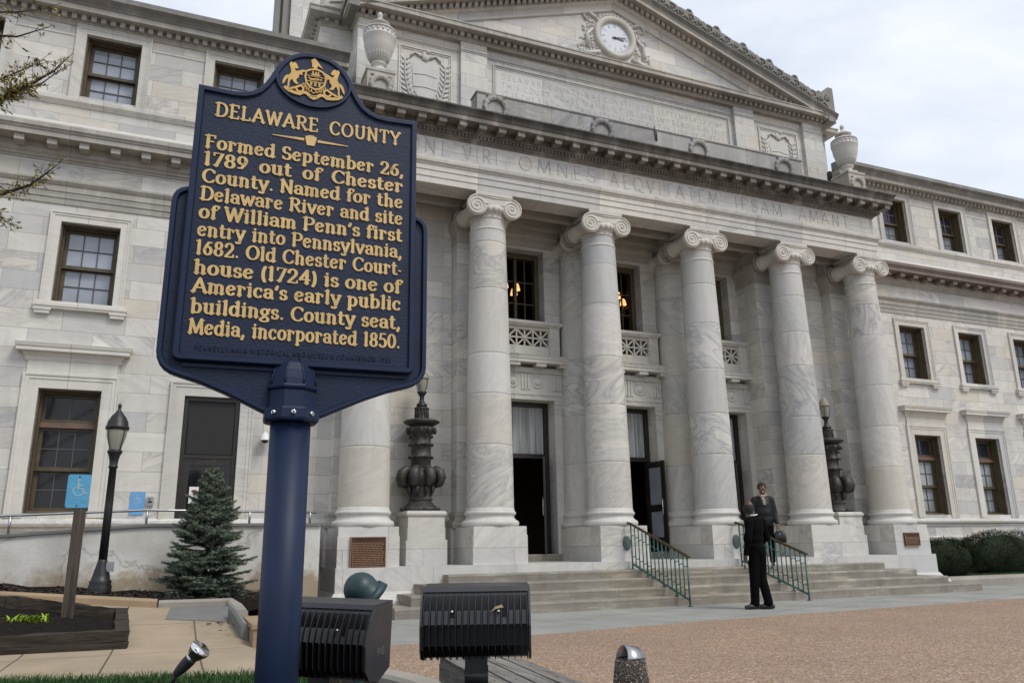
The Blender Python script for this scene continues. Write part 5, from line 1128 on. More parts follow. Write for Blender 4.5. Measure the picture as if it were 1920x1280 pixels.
# ------------------------------------------------------------------ bronze lamp standards
def standard(x, label):
    y = .46; t = thing('bronze_lamp_standard', label, 'lamp', (x, y, 1.668), 'bronze lamp standards in the end bays')
    m = MB(); z0 = 1.668
    for k in range(8): a = k * pi / 4; m.ell((x + .33 * cos(a), y + .33 * sin(a), z0 + .03), (.06, .06, .03), 8, 5)
    m.lathe([(.34, z0), (.345, z0 + .03), (.30, z0 + .07), (.22, z0 + .14), (.19, z0 + .17), (.215, z0 + .185), (.215, z0 + .215), (.19, z0 + .23), (.185, z0 + .30), (.20, z0 + .42), (.215, z0 + .46)], (x, y, 0), 28); m.build('foot', M['bronze'], t)
    m = MB(); m.lathe([(.22, 2.10), (.27, 2.17), (.30, 2.26), (.28, 2.34), (.20, 2.40), (.19, 2.42)], (x, y, 0), 28)
    for k in range(8):
        a = k * pi / 4 + .2; c, s_ = cos(a), sin(a); m.tube([(x + r * c, y + r * s_, z) for r, z in ((.17, 2.40), (.28, 2.41), (.36, 2.35), (.385, 2.25), (.36, 2.15), (.31, 2.13), (.29, 2.18))], [.03, .075, .095, .095, .075, .055, .03], 9); m.tube([(x + r * c, y + r * s_, z) for r, z in ((.24, 2.1), (.22, 2.0), (.2, 1.93))], [.05, .03, .01], 6)
    m.build('leaf_bowl', M['bronze'], t)
    m = MB(); m.lathe([(.185, 2.40), (.182, 2.62), (.205, 2.63), (.205, 2.65), (.182, 2.67), (.18, 2.85), (.205, 2.86), (.205, 2.885), (.18, 2.90), (.178, 3.03), (.21, 3.06), (.255, 3.13), (.265, 3.17), (.22, 3.20), (.20, 3.22)], (x, y, 0), 28, caps=False)
    for z, n, r in ((2.635, 9, .208), (2.865, 9, .208), (3.02, 9, .20)):
        for k in range(n): a = 2 * pi * k / n; m.ell((x + r * cos(a), y + r * sin(a), z), (.035, .035, .03), 7, 5)
    for k in range(10): a = 2 * pi * k / 10; m.ell((x + .26 * cos(a), y + .26 * sin(a), 3.13), (.04, .04, .06), 7, 5)
    m.build('stem', M['bronze'], t)
    m = MB(); m.lathe([(.20, 3.215), (.27, 3.24), (.335, 3.275), (.34, 3.295), (.30, 3.32), (.16, 3.355), (.135, 3.36)], (x, y, 0), 32, caps=False); m.build('dish', M['bronze'], t)
    m = MB(); m.lathe([(.135, 3.35), (.125, 3.37), (.122, 3.52), (.14, 3.535), (.14, 3.56), (.10, 3.565)], (x, y, 0), 24, caps=False)
    for k in range(14): a = 2 * pi * k / 14; m.tube([(x + .128 * cos(a), y + .128 * sin(a), 3.37), (x + .126 * cos(a), y + .126 * sin(a), 3.52)], .010, 5)
    m.build('socket', M['bronze'], t)
    m = MB(); m.lathe([(.10, 3.56), (.10, 3.63), (.06, 3.655), (.045, 3.70), (.04, 3.76), (.055, 3.80), (.085, 3.84), (.09, 3.865)], (x, y, 0), 20); m.build('neck', M['black'], t)
    globe_lantern(t, x, y, 3.865, .80, M['lampglass'], M['black'])
    return t
standard(-4.93, 'dark bronze lamp standard between first and second columns, near the brown plaque')
standard(4.93, 'dark bronze lamp standard between the last two columns, half hidden by a shaft')
# ------------------------------------------------------------------ plaques
def plaque(x0, x1, z0, z1, y, label, nl, title):
    t = thing('bronze_plaque', label, 'plaque', ((x0 + x1) / 2, y, z0)); m = MB(); m.box(x0, x1, y - .02, y + .02, z0, z1); m.build('plate', M['plaque'], t)
    m = MB(); e = .014
    m.box(x0, x1, y - .027, y - .02, z0, z0 + e); m.box(x0, x1, y - .027, y - .02, z1 - e, z1); m.box(x0, x0 + e, y - .027, y - .02, z0 + e, z1 - e); m.box(x1 - e, x1, y - .027, y - .02, z0 + e, z1 - e); m.build('border', M['plaquetext'], t)
    m = MB(); f = lambda u, v, h: (u, y - .0205 - h, v); w_ = x1 - x0 - .06; cz = (z1 - z0) / (nl + 5)
    if title: glyph_run(m, title, x0 + .11, z1 - .06, .022, f, .002, .005, .004, width=w_ - .16, serif=False, just=False)
    r_ = random.Random(int(x0 * 10))
    for k in range(nl):          # raised lines of small lettering too fine to read
        z = z1 - .105 - k * cz; x = x0 + .03
        while x < x1 - .05: wl = r_.uniform(.015, .05); wl = min(wl, x1 - .03 - x); m.box(x, x + wl, y - .0225, y - .02, z, z + cz * .42); x += wl + .010
    m.build('raised_text', M['plaquetext'], t); return t
plaque(-6.386, -5.80, .50, 1.205, -.535, 'large brown bronze text plaque on the first pedestal', 20, 'DELAWARE COUNTY COURTHOUSE')
plaque(5.81, 6.25, .90, 1.185, -.535, 'small dark bronze plaque on the last pedestal by the hedge', 6, None)
for x, lb in ((-1.22, 'oval green bronze disc on the third pedestal beside the first stair railing'), (1.285, 'oval green bronze disc on the fourth pedestal behind the man in black')):
    m = MB(); m.lathe([(.085, 0), (.085, -.02), (.07, -.028), (.0, -.03)], (x, -.515, 1.05), 28, 'y', sy=1.55); tag(m.build('oval_disc', M['verdigris']), lb, 'disc')
# ------------------------------------------------------------------ stair railings
def railing(xa, xb, label):
    x = xa; t = thing('stair_railing', label, 'railing', (xa, -1.4, .3), 'green railings on the front steps'); y0, y1 = -.66, -2.06; z0, z1 = 1.39, .815; X_ = lambda y: xa + (xb - xa) * (y - y0) / (y1 - y0)
    zr = lambda y: z0 + (z1 - z0) * (y - y0) / (y1 - y0)
    m = MB(); m.tube([(X_(y0 + .09), y0 + .09, z0 + .02), (xa, y0, z0), (xb, y1, z1), (X_(y1 - .05), y1 - .05, z1 - .01)], .024, 8); m.build('top_rail', M['brassrail'], t)
    m = MB(); m.obox(((xa + xb) / 2, (y0 + y1) / 2, (zr(y0) + zr(y1)) / 2 - .71), (.014, 0, 0), ((xb - xa) / 2, (y1 - y0) / 2, (z1 - z0) / 2), (0, 0, .018)); m.build('bottom_rail', M['patina'], t)
    N = 14
    for k in range(N + 1):
        y = lerp(y0, y1, k / N); x = X_(y); zt_ = zr(y); m = MB(); post = k in (0, 4, 8, 11, 14)
        zg = LZ
        for q in range(1, 5):
            if y < -.60 - .30 * (q - 1): zg = ZS[q]
        if y < -1.80: zg = 0.0
        m.tube([(x, y, zg if post else zt_ - .72), (x, y, zt_)], .016 if post else .012, 6)
        if post: m.box(x - .03, x + .03, y - .03, y + .03, zg, zg + .012)
        m.build('post' if post else 'baluster', M['patina'], t)
    m = MB()
    for k in range(0, N, 1):
        ya, yb = lerp(y0, y1, k / N), lerp(y0, y1, (k + 1) / N); yc = (ya + yb) / 2; hw = abs(yb - ya) / 2
        for zz, sg in ((-.24, 1),): m.tube([(X_(yc + hw * cos(radians(a))), yc + hw * cos(radians(a)), zr(yc) + zz + sg * hw * 1.1 * sin(radians(a))) for a in range(0, 181, 30)], .008, 5)
    m.build('scroll_arches', M['patina'], t); m = MB()
    for k in range(N):
        ya, yb = lerp(y0, y1, k / N), lerp(y0, y1, (k + 1) / N); yc = (ya + yb) / 2; hw = abs(yb - ya) / 2
        m.tube([(X_(yc + hw * cos(radians(a))), yc + hw * cos(radians(a)), zr(yc) - .52 - hw * 1.1 * sin(radians(a))) for a in range(0, 181, 30)], .008, 5)
    m.build('scroll_arches', M['patina'], t); return t
railing(-1.20, -.97, 'green patinated stair railing with bronze top rail left of the man')
railing(1.27, 1.58, 'green patinated stair railing with bronze top rail right of the man')
# ------------------------------------------------------------------ chandeliers seen through the upper windows
def chandelier(x, y, z, label):
    t = thing('chandelier', label, 'chandelier', (x, y, z), 'lit chandeliers inside the hall'); m = MB(); m.tube([(x, y, z + 1.2), (x, y, z - .45)], .02, 6); m.ell((x, y, z - .3), (.09, .09, .12), 10, 6); m.ell((x, y, z - .55), (.05, .05, .07), 8, 5)
    for k in range(6):
        a = k * pi / 3 + .3; m.tube([(x, y, z - .3), (x + .2 * cos(a), y + .2 * sin(a), z - .38), (x + .36 * cos(a), y + .36 * sin(a), z - .2), (x + .38 * cos(a), y + .38 * sin(a), z - .05)], .014, 6)
        for q in range(3): m.ell((x + (.1 + .1 * q) * cos(a), y + (.1 + .1 * q) * sin(a), z - .46), (.014, .014, .03), 5, 4)
    m.build('arms', M['brassrail'], t)
    for k in range(6):
        a = k * pi / 3 + .3; q = MB(); q.lathe([(.095, -.05), (.075, .05), (.05, .12)], (x + .38 * cos(a), y + .38 * sin(a), z), 12, caps=False); q.build('lamp_shade', M['shade'], t)
chandelier(1.86, 4.0, 7.50, 'lit brass chandelier behind the middle upper window'); chandelier(-1.82, 4.0, 7.34, 'lit brass chandelier behind the left upper window, mostly hidden by a column')
# ------------------------------------------------------------------ historical marker
SA = radians(-2.2); SP0 = Vector((-8.595, -10.121, 0)); SH = Vector((cos(SA), sin(SA), 0)); SN = Vector((sin(SA), -cos(SA), 0))
def sf(u, v, wv): p = SP0 + SH * u + SN * wv; return (p.x, p.y, v)
SC = .012
mk = thing('historical_marker', 'dark blue cast metal historical marker with gold raised text on a round post', 'sign', (-8.595, -10.121, 0))
def inset(poly, d):
    n = len(poly); out = []; ar = sum(poly[i][0] * poly[(i + 1) % n][1] - poly[(i + 1) % n][0] * poly[i][1] for i in range(n)); sg = 1 if ar > 0 else -1
    for i in range(n):
        p, q, r = Vector(poly[i - 1]), Vector(poly[i]), Vector(poly[(i + 1) % n]); a = (q - p).normalized(); b = (r - q).normalized()
        n1 = Vector((-a.y, a.x)) * sg; n2 = Vector((-b.y, b.x)) * sg; nn = (n1 + n2) / max(.35, 1 + n1.dot(n2)); s_ = q + nn * d; out.append((s_.x, s_.y))
    return out
def plate(name, poly, wb, wf, wr, rw, parent, both=True):
    m = MB(); n = len(poly); e1 = inset(poly, .006); p2 = inset(poly, rw * .8); p3 = inset(poly, rw)
    loops = [[sf(*p, wb) for p in poly], [sf(*p, wr - .006) for p in poly], [sf(*p, wr) for p in e1], [sf(*p, wr) for p in p2], [sf(*p, wf) for p in p3]]
    for a, b in zip(loops, loops[1:]):
        m.add(a + b, [(i, (i + 1) % n, (i + 1) % n + n, i + n) for i in range(n)])
    m.quad(*loops[0]); o = m.build(name, M['navy'], parent)
    f = MB(); f.quad(*[sf(*p, wf) for p in p3]); f.build('field', M['navyf'], o); return o
half = [(0, 3.409), (.04, 3.406), (.08, 3.394), (.11, 3.378), (.137, 3.356), (.16, 3.330), (.178, 3.303), (.195, 3.266), (.210, 3.232), (.231, 3.194), (.257, 3.161), (.288, 3.140), (.322, 3.128), (.37, 3.124), (.523, 3.129)]
low = [(.528, 1.83), (.523, 1.814), (.512, 1.806), (.498, 1.803)]
rt = half + low; up = [(SC + u, v) for u, v in rt] + [(SC - u, v) for u, v in rt[::-1][:-1]]
lowh = [(.40, 2.615), (.530, 2.615), (.556, 2.606), (.575, 2.590), (.587, 2.567), (.592, 2.535), (.593, 1.84), (.588, 1.812), (.577, 1.788), (.56, 1.768), (.536, 1.752), (.50, 1.739), (.41, 1.713), (.31, 1.674), (.21, 1.628), (.125, 1.588), (.06, 1.560)]
lo = [(SC + u, v) for u, v in lowh] + [(SC - u, v) for u, v in lowh[::-1]]
plate('lower_plate', lo, -.030, .010, .026, .026, mk)
upo = plate('text_plate', up, .002, .034, .047, .030, mk)
# oval frame and its smooth disc
m = MB(); ov = [(SC + .185 * cos(2 * pi * k / 64), 3.252 + .146 * sin(2 * pi * k / 64)) for k in range(64)]; oi = inset(ov, .018)
lp_ = [[sf(*p, .03) for p in ov], [sf(*p, .0475) for p in inset(ov, .003)], [sf(*p, .0475) for p in inset(ov, .014)], [sf(*p, .038) for p in oi]]
for a, b in zip(lp_, lp_[1:]): m.add(a + b, [(i, (i + 1) % 64, (i + 1) % 64 + 64, i + 64) for i in range(64)])
m.quad(*lp_[-1]); m.build('oval_frame', M['navy'], mk)
m = MB()
for z, hw in ((1.787, .485),): m.prism([(SC - hw, z - .006), (SC + hw, z - .006), (SC + hw, z + .006), (SC - hw, z + .006)], sf, .008, .020)
for s_ in (-1, 1):
    for k in range(14): pass
m.build('rib', M['navy'], mk)
# gold lettering
m = MB(); fg = lambda u, v, h: sf(u, v, .0335 + h)
TH, TN, HG = .21, .105, .0045
def line(t, v, cap, a, b, th=TH, track=.06, gap=.42, xmax=1.22):
    lw = sum(G[c][0] + track for c in t if c != ' ') * cap; ns = t.count(' ')
    xs = min(xmax, ((b - a) - ns * gap * cap) / lw)
    sp = ((b - a) - lw * xs) / max(1, ns) / (cap * xs)
    glyph_run(m, t, a, v, cap, fg, HG, th, TN, track=track, sp=sp, xs=xs)
line('DELAWARE COUNTY', 2.982, .068, -.428, .458, th=.19, track=.12, gap=.7, xmax=1.3)
for t, v in (('Formed September 26,', 2.812), ('1789 out of Chester', 2.726), ('County. Named for the', 2.640), ('Delaware River and site', 2.552), ("of William Penn's first", 2.464), ('entry into Pennsylvania,', 2.378), ('1682. Old Chester Court-', 2.290), ('house (1724) is one of', 2.198), ("America's early public", 2.112), ('buildings. County seat,', 2.018), ('Media, incorporated 1850.', 1.924)):
    line(t, v, .0635, -.460, .475)
m.build('gold_lettering', M['gold'], mk)
m = MB()
for s_ in (-1, 1): m.prism([(SC + s_ * .032, 2.924), (SC + s_ * .18, 2.9285), (SC + s_ * .18, 2.9315), (SC + s_ * .032, 2.938)], fg, 0, HG)
m.prism([(SC - .018, 2.903), (SC + .018, 2.903), (SC + .026, 2.938), (SC + .026, 2.952), (SC + .014, 2.952), (SC + .012, 2.957), (SC - .012, 2.957), (SC - .014, 2.952), (SC - .026, 2.952), (SC - .026, 2.938)], fg, 0, HG); m.build('keystone_rule', M['gold'], mk)
m = MB(); glyph_run(m, 'PENNSYLVANIA HISTORICAL AND MUSEUM COMMISSION  1981', -.43, 1.852, .021, fg, .004, .0016 * 90, .0013 * 90, width=.865, serif=False, just=False, track=.22); m.build('foundry_line', M['navy'], mk)
# coat of arms in gold relief
m = MB(); fc = lambda u, v, h: sf(SC + u, v, .0375 + h); e = .0065
body = [(-.122, 3.326), (-.115, 3.338), (-.107, 3.333), (-.098, 3.338), (-.088, 3.331), (-.078, 3.311), (-.086, 3.303), (-.093, 3.308), (-.095, 3.297), (-.086, 3.291), (-.057, 3.304), (-.040, 3.305), (-.041, 3.295), (-.052, 3.293), (-.062, 3.285), (-.055, 3.276), (-.064, 3.274), (-.072, 3.278), (-.075, 3.259), (-.086, 3.245), (-.083, 3.231), (-.073, 3.224), (-.085, 3.219), (-.097, 3.226), (-.104, 3.241), (-.11, 3.24), (-.117, 3.224), (-.117, 3.203), (-.119, 3.194), (-.128, 3.192), (-.126, 3.206), (-.125, 3.232), (-.124, 3.248), (-.12, 3.266), (-.112, 3.279), (-.115, 3.3), (-.119, 3.313)]
tail = [(-.12, 3.263), (-.131, 3.261), (-.142, 3.249), (-.149, 3.227), (-.15, 3.206), (-.142, 3.214), (-.133, 3.235), (-.124, 3.248)]
for s_ in (1, -1):
    for i, pl in enumerate((body, tail)): m.prism([(u * s_, v - (.0 if s_ > 0 else .0)) for u, v in pl], fc, 0, e + .0004 * i)
    ribbon(m, [(u * s_, v) for u, v in ((-.135, 3.19), (-.118, 3.178), (-.092, 3.171), (-.066, 3.168), (-.050, 3.180), (-.032, 3.179), (-.015, 3.163), (.001, 3.156))], lambda a, b: .016, fc, 0, e + .0012 + .0003 * s_)
    ribbon(m, [(s_ * q[0], q[1]) for q in arc(-.067, 3.197, .017, .017, -200, 70)], lambda a, b: .009, fc, 0, e + .002 + .0003 * s_)
    ribbon(m, [(s_ * u, v) for u, v in ((-.066, 3.213), (-.085, 3.20), (-.115, 3.186))], lambda a, b: .010, fc, 0, e + .003 + .0003 * s_)
    pts = [(-.053, 3.231), (-.048, 3.219), (-.040, 3.208), (-.028, 3.199), (-.010, 3.191)]
    ribbon(m, [(s_ * u, v) for u, v in pts], lambda a, b: .003, fc, 0, e + .001 + .0003 * s_)
    for k, (u, v) in enumerate(pts):
        for t in (-1, 1): a = radians(-60 + 25 * k + t * 55); c = (u + .009 * cos(a), v + .009 * sin(a)); m.prism([(s_ * (c[0] + .009 * cos(a + q) * (1 if q in (0, pi) else .35)), c[1] + .009 * sin(a + q) * (1 if q in (0, pi) else .35)) for q in (0, pi / 2, pi, 3 * pi / 2)], fc, 0, e * .7 + .0002 * k + .0003 * t + .0001 * s_)
    ribbon(m, [(s_ * u, v) for u, v in ((-.02, 3.165), (-.012, 3.171), (0, 3.165))], lambda a, b: .004, fc, 0, e + .004 + .0003 * s_)
m.prism([(-.019, 3.370), (-.012, 3.372), (-.008, 3.379), (.0, 3.377), (.007, 3.371), (.021, 3.353), (.040, 3.328), (.026, 3.335), (.013, 3.341), (.010, 3.324), (-.003, 3.324), (-.011, 3.331), (-.015, 3.326), (-.014, 3.345), (-.018, 3.358)], fc, 0, e)
sh_ = [(-.040, 3.300), (-.022, 3.312), (.006, 3.320), (.034, 3.312), (.052, 3.300), (.056, 3.270), (.050, 3.240), (.030, 3.216), (.006, 3.207), (-.018, 3.216), (-.038, 3.240), (-.044, 3.270)]
ribbon(m, sh_ + [sh_[0]], lambda a, b: .009, fc, 0, e + .0006)
m.prism([(-.018, 3.292), (.030, 3.292), (.024, 3.284), (-.012, 3.284)], fc, 0, e); 
for k, dx in enumerate((-.008, .006, .018)): m.prism([(dx - .004, 3.293), (dx + .004, 3.293), (dx + .003, 3.306), (dx - .003, 3.306)], fc, 0, e + .0003)
ribbon(m, [(-.036, 3.279), (.048, 3.279)], lambda a, b: .003, fc, 0, e * .8); ribbon(m, [(-.036, 3.250), (.048, 3.250)], lambda a, b: .004, fc, 0, e * .8)
ribbon(m, [(-.028, 3.268), (-.010, 3.262), (.012, 3.268), (.034, 3.262)], lambda a, b: .005, fc, 0, e); ribbon(m, [(-.022, 3.258), (.010, 3.259), (.036, 3.268)], lambda a, b: .004, fc, 0, e + .0004)
for dx in (-.014, .006, .026): m.prism([(dx - .006, 3.226), (dx + .006, 3.226), (dx + .003, 3.234), (dx + .007, 3.244), (dx - .007, 3.244), (dx - .003, 3.234)], fc, 0, e)
m.build('coat_of_arms', M['gold2'], mk)
# post, octagonal socket, screws
pc = SP0 + SH * (-.006); px_, py_ = pc.x, pc.y
m = MB(); m.lathe([(.0875, -.3), (.0875, 1.60)], (px_, py_, 0), 48); m.build('post', M['navy'], mk)
m = MB(); a0 = SA - pi / 2 + pi / 8
m.lathe([(.088, 1.548), (.112, 1.549), (.124, 1.556), (.127, 1.566), (.126, 1.604), (.121, 1.612), (.106, 1.616), (.104, 1.69), (.114, 1.698), (.116, 1.706), (.112, 1.714), (.102, 1.718), (.099, 1.745), (.090, 1.785), (.072, 1.818), (.045, 1.838), (.015, 1.846), (0, 1.847)], (px_, py_, 0), 8, a0=a0, a1=a0 + 2 * pi, smooth=False)
for k in range(8): a = a0 + k * pi / 4; m.tube([(px_ + r * cos(a), py_ + r * sin(a), z) for r, z in ((.104, 1.72), (.101, 1.745), (.091, 1.785), (.073, 1.819), (.045, 1.84))], .004, 5)
m.build('socket', M['navy'], mk)
for da in (-pi / 4, 0, pi / 4):
    a = SA - pi / 2 + da * .95; m = MB(); c = Vector((px_ + .117 * cos(a), py_ + .117 * sin(a), 1.586)); d = Vector((cos(a), sin(a), 0))
    m.tube([c - d * .01, c + d * .007, c + d * .008], [.0105, .0105, .008], 16); sc = m.build('screw', M['chrome'], mk); m = MB(); m.tube([c + d * .0082, c + d * .0088], .0045, 8); m.build('hex_socket', M['black'], sc)

# ------------------------------------------------------------------ floodlights
def flood(org, ax, fw, name_label, stem_z, roll=0.0, logo=False, K=1.0):
    ax, fw = Vector(ax).normalized(), Vector(fw).normalized(); up_ = Vector((0, 0, 1)); up_ = Matrix.Rotation(roll, 3, fw) @ up_; ax = Matrix.Rotation(roll, 3, fw) @ ax
    org = Vector(org); t = thing('floodlight', name_label, 'floodlight', (org.x, org.y, .06), 'black finned floodlights by the marker post')
    F_ = lambda u, d, z: tuple(org + (ax * u + fw * d + up_ * z) * K); hw = .205
    prof = [(.000, .118), (.012, .16), (.035, .205), (.062, .236), (.075, .250), (.235, .257), (.235, .02), (.13, -.02), (.05, -.006), (.012, .03)]
    m = MB(); m.prism([(.055, .225), (.066, .236), (.078, .2555), (.24, .2625), (.24, .015), (.14, -.012), (.075, .0), (.05, .04), (.05, .14)], lambda d, z, u: F_(u, d, z), -hw + .004, hw - .004); body = m.build('housing', M['flood'], t)
    m = MB(); m.prism([(.0625, .240), (.075, .2565), (.078, .2585), (.25, .2655), (.25, .258), (.08, .2495)], lambda d, z, u: F_(u, d, z), -hw - .003, hw + .003); m.build('visor', M['floodtop'], t)
    m = MB()
    for k in range(17):
        u = -hw + .004 + k * (2 * hw - .008) / 16; m.prism(prof, lambda d, z, uu: F_(uu, d, z), u - .0016, u + .0016)
    m.build('heat_sink_fins', M['flood'], t)
    m = MB()
    for k in range(16):
        if k in (4, 12) : z1 = .146
        else: z1 = .172
        u = -hw + .004 + (k + .5) * (2 * hw - .008) / 16; m.prism([(.010, .122), (.022, z1), (.055, z1), (.055, .122)], lambda d, z, uu: F_(uu, d, z), u - .0085, u + .0085)
    m.build('fin_plate', M['floodtop'], t)
    for s_ in (-1, 1):
        m = MB(); m.prism([(d - .002 if d < .1 else d, z) for d, z in prof], lambda d, z, u: F_(u, d, z), s_ * (hw + .001), s_ * (hw + .009)); ec = m.build('end_cap', M['floodtop'], t)
        if logo and s_ > 0: m = MB(); glyph_run(m, 'RAB', .10, .075, .026, lambda u, v, h: F_(hw + .0092 + h, u, v), .0008, .15, .12, serif=False, track=.12); m.build('logo', M['steel'], ec)
    for u in (-.09, .09): m = MB(); p = Vector(F_(u, .012, .168)); m.ell(p, (.007, .007, .007), 8, 6); m.build('bolt', M['steel'], t)
    m = MB(); b = Vector(F_(.0, .11, -.03)); m.prism([(-.045, .03), (.045, .03), (.04, -.03), (-.04, -.03)], lambda u, z, d: F_(u, .07 + d, z - .03), 0, .085); m.tube([b + ax * -.045 - up_ * .045, b + ax * .045 - up_ * .045], .038, 18); m.tube([b - up_ * .05, Vector((b.x, b.y, stem_z))], .030, 14); m.build('yoke', M['flood'], t)
    return t
CRT = Vector((.924, -.383, 0)); CFW = Vector((.383, .924, 0))
flood((-7.945, -10.712, .598), CRT, CFW, 'black finned floodlight seen squarely from behind in front of the bench', .0)
rot = Matrix.Rotation(radians(-14), 3, 'Z'); w2 = rot @ CRT; f2 = rot @ CFW
flood((-8.425, -9.87, .452), w2, f2, 'black finned floodlight partly behind the marker post with its end cap showing', .03, radians(2.0), True, 1.22)
# a leaf caught in the fins
m = MB(); p = Vector((-7.885, -10.725, .765)); m.add([p, p + Vector((.02, -.012, .012)), p + Vector((.045, -.02, .016)), p + Vector((.04, -.012, .026)), p + Vector((.015, -.003, .018))], [(0, 1, 2, 3, 4)]); tag(m.build('dry_leaf', M['kerbtan']), 'pale dry leaf caught between the fins of the squarely seen floodlight', 'leaf')
# green bell floodlight behind
t = thing('bell_floodlight', 'rounded dark green floodlight behind the black floodlight near the post', 'floodlight', (-8.04, -9.37, .05)); m = MB()
ctr = Vector((-8.10, -9.36, .800)); dirv = Vector((.72, .0, -.69)).normalized(); sd_ = dirv.orthogonal().normalized(); s2 = dirv.cross(sd_)
prof = [(d * .70, r * .70) for d, r in [(-.128, .0), (-.124, .03), (-.11, .065), (-.08, .10), (-.04, .122), (.0, .13), (.045, .128), (.06, .135), (.07, .135), (.072, .12)]]
vs = []; SEG = 28
for d, r in prof:
    for k in range(SEG): a = 2 * pi * k / SEG; vs.append(ctr + dirv * d + (sd_ * cos(a) + s2 * sin(a)) * max(r, .001))
m.add(vs, [(j * SEG + k, j * SEG + (k + 1) % SEG, (j + 1) * SEG + (k + 1) % SEG, (j + 1) * SEG + k) for j in range(len(prof) - 1) for k in range(SEG)], True); m.build('housing', M['teal'], t)
m = MB(); vs = []
for d, r in ((.044, .097), (.085, .110), (.085, .115), (.044, .102)):
    for k in range(SEG): a = 2 * pi * k / SEG; vs.append(ctr + dirv * d + (sd_ * cos(a) + s2 * sin(a)) * r)
m.add(vs, [(j * SEG + k, j * SEG + (k + 1) % SEG, (j + 1) % 4 * SEG + (k + 1) % SEG, (j + 1) % 4 * SEG + k) for j in range(4) for k in range(SEG)], True); m.build('hood_ring', M['teal'], t)
m = MB(); m.tube([ctr - Vector((0, 0, .1)), Vector((ctr.x, ctr.y, .02))], .025, 12); m.build('stem', M['teal'], t)
# small chrome spotlight in the grass
t = thing('spotlight', 'small black and chrome ground spotlight leaning in the grass', 'spotlight', (-8.97, -8.5, .19)); d = Vector((.115, -.085, .135)).normalized(); b = Vector((-8.968, -8.505, .325))
m = MB(); m.tube([b + d * s_ for s_ in (0, .012, .05, .09, .128, .135)], [.012, .022, .030, .034, .035, .033], 18); m.tube([b - d * .02 - Vector((0, 0, .03)), b + d * .02], .012, 8); m.build('body', M['rubber'], t)
m = MB(); m.tube([b + d * .135, b + d * .142], .034, 18); m.tube([b + d * s_ for s_ in (.142, .165, .20, .215)], [.033, .043, .058, .0605], 24); m.build('reflector', M['chrome'], t)
m = MB(); m.lathe([(.0, .15), (.042, .15), (.045, .27), (.03, .275), (.0, .275)], (-8.972, -8.50, 0), 18); m.build('base', M['black'], t)
# bollard
t = thing('bollard', 'short pebble dashed bollard with a bent metal hood on the plaza', 'bollard', (-6.31, -9.09, 0)); bx, by = -6.315, -9.09
m = MB(); m.lathe([(.135, 0), (.097, .300), (.092, .308), (.0, .310)], (bx, by, 0), 32); m.build('body', M['pebble'], t)
m = MB(); hd = (-CRT * .9 - CFW * .42).normalized(); hs = Vector((-hd.y, hd.x, 0)); vs = []
for d in (-.078, .06):
    for k in range(19):
        a = pi * k / 18; kk = 1 + (.06 if d > 0 else -.14); p = Vector((bx, by, .311)) + hd * (d * (1.05 - .3 * sin(a))) + hs * .068 * kk * cos(a) + Vector((0, 0, .082 * kk * sin(a))); vs.append(p)
m.add(vs, [(k, k + 1, 19 + k + 1, 19 + k) for k in range(18)] + [tuple(range(19))], True)
o = m.build('hood', M['steel'], t); md = o.modifiers.new('thickness', 'SOLIDIFY'); md.thickness = .004
# bench of grey planks
t = thing('bench', 'grey slatted park bench running toward the viewer under the floodlight', 'bench', (-7.5, -10.7, 0)); dv = Vector((-.088, -.996, 0)); sv = Vector((.996, -.088, 0)); o0 = Vector((-7.685, -9.44, 0))
for k in range(4):
    m = MB(); c = o0 + sv * (.045 + k * .094) + dv * 1.15; m.obox((c.x, c.y, .435), sv * .041, dv * 1.15, (0, 0, .019))
    for dd in (-.95, -.25): q = c + dv * dd; m.lathe([(.006, .0), (.006, .0025), (0, .003)], (q.x, q.y, .454), 8)
    m.build('slat', M['bench'], t)
m = MB(); c = o0 + sv * .012 + dv * 1.15; m.obox((c.x, c.y, .372), sv * .012, dv * 1.15, (0, 0, .044)); m.build('apron', M['bench'], t)
for dd in (.26, 2.0):
    m = MB(); c = o0 + sv * .20 + dv * dd; m.obox((c.x, c.y, .205), sv * .15, dv * .05, (0, 0, .205)); m.build('leg', M['bench'], t)

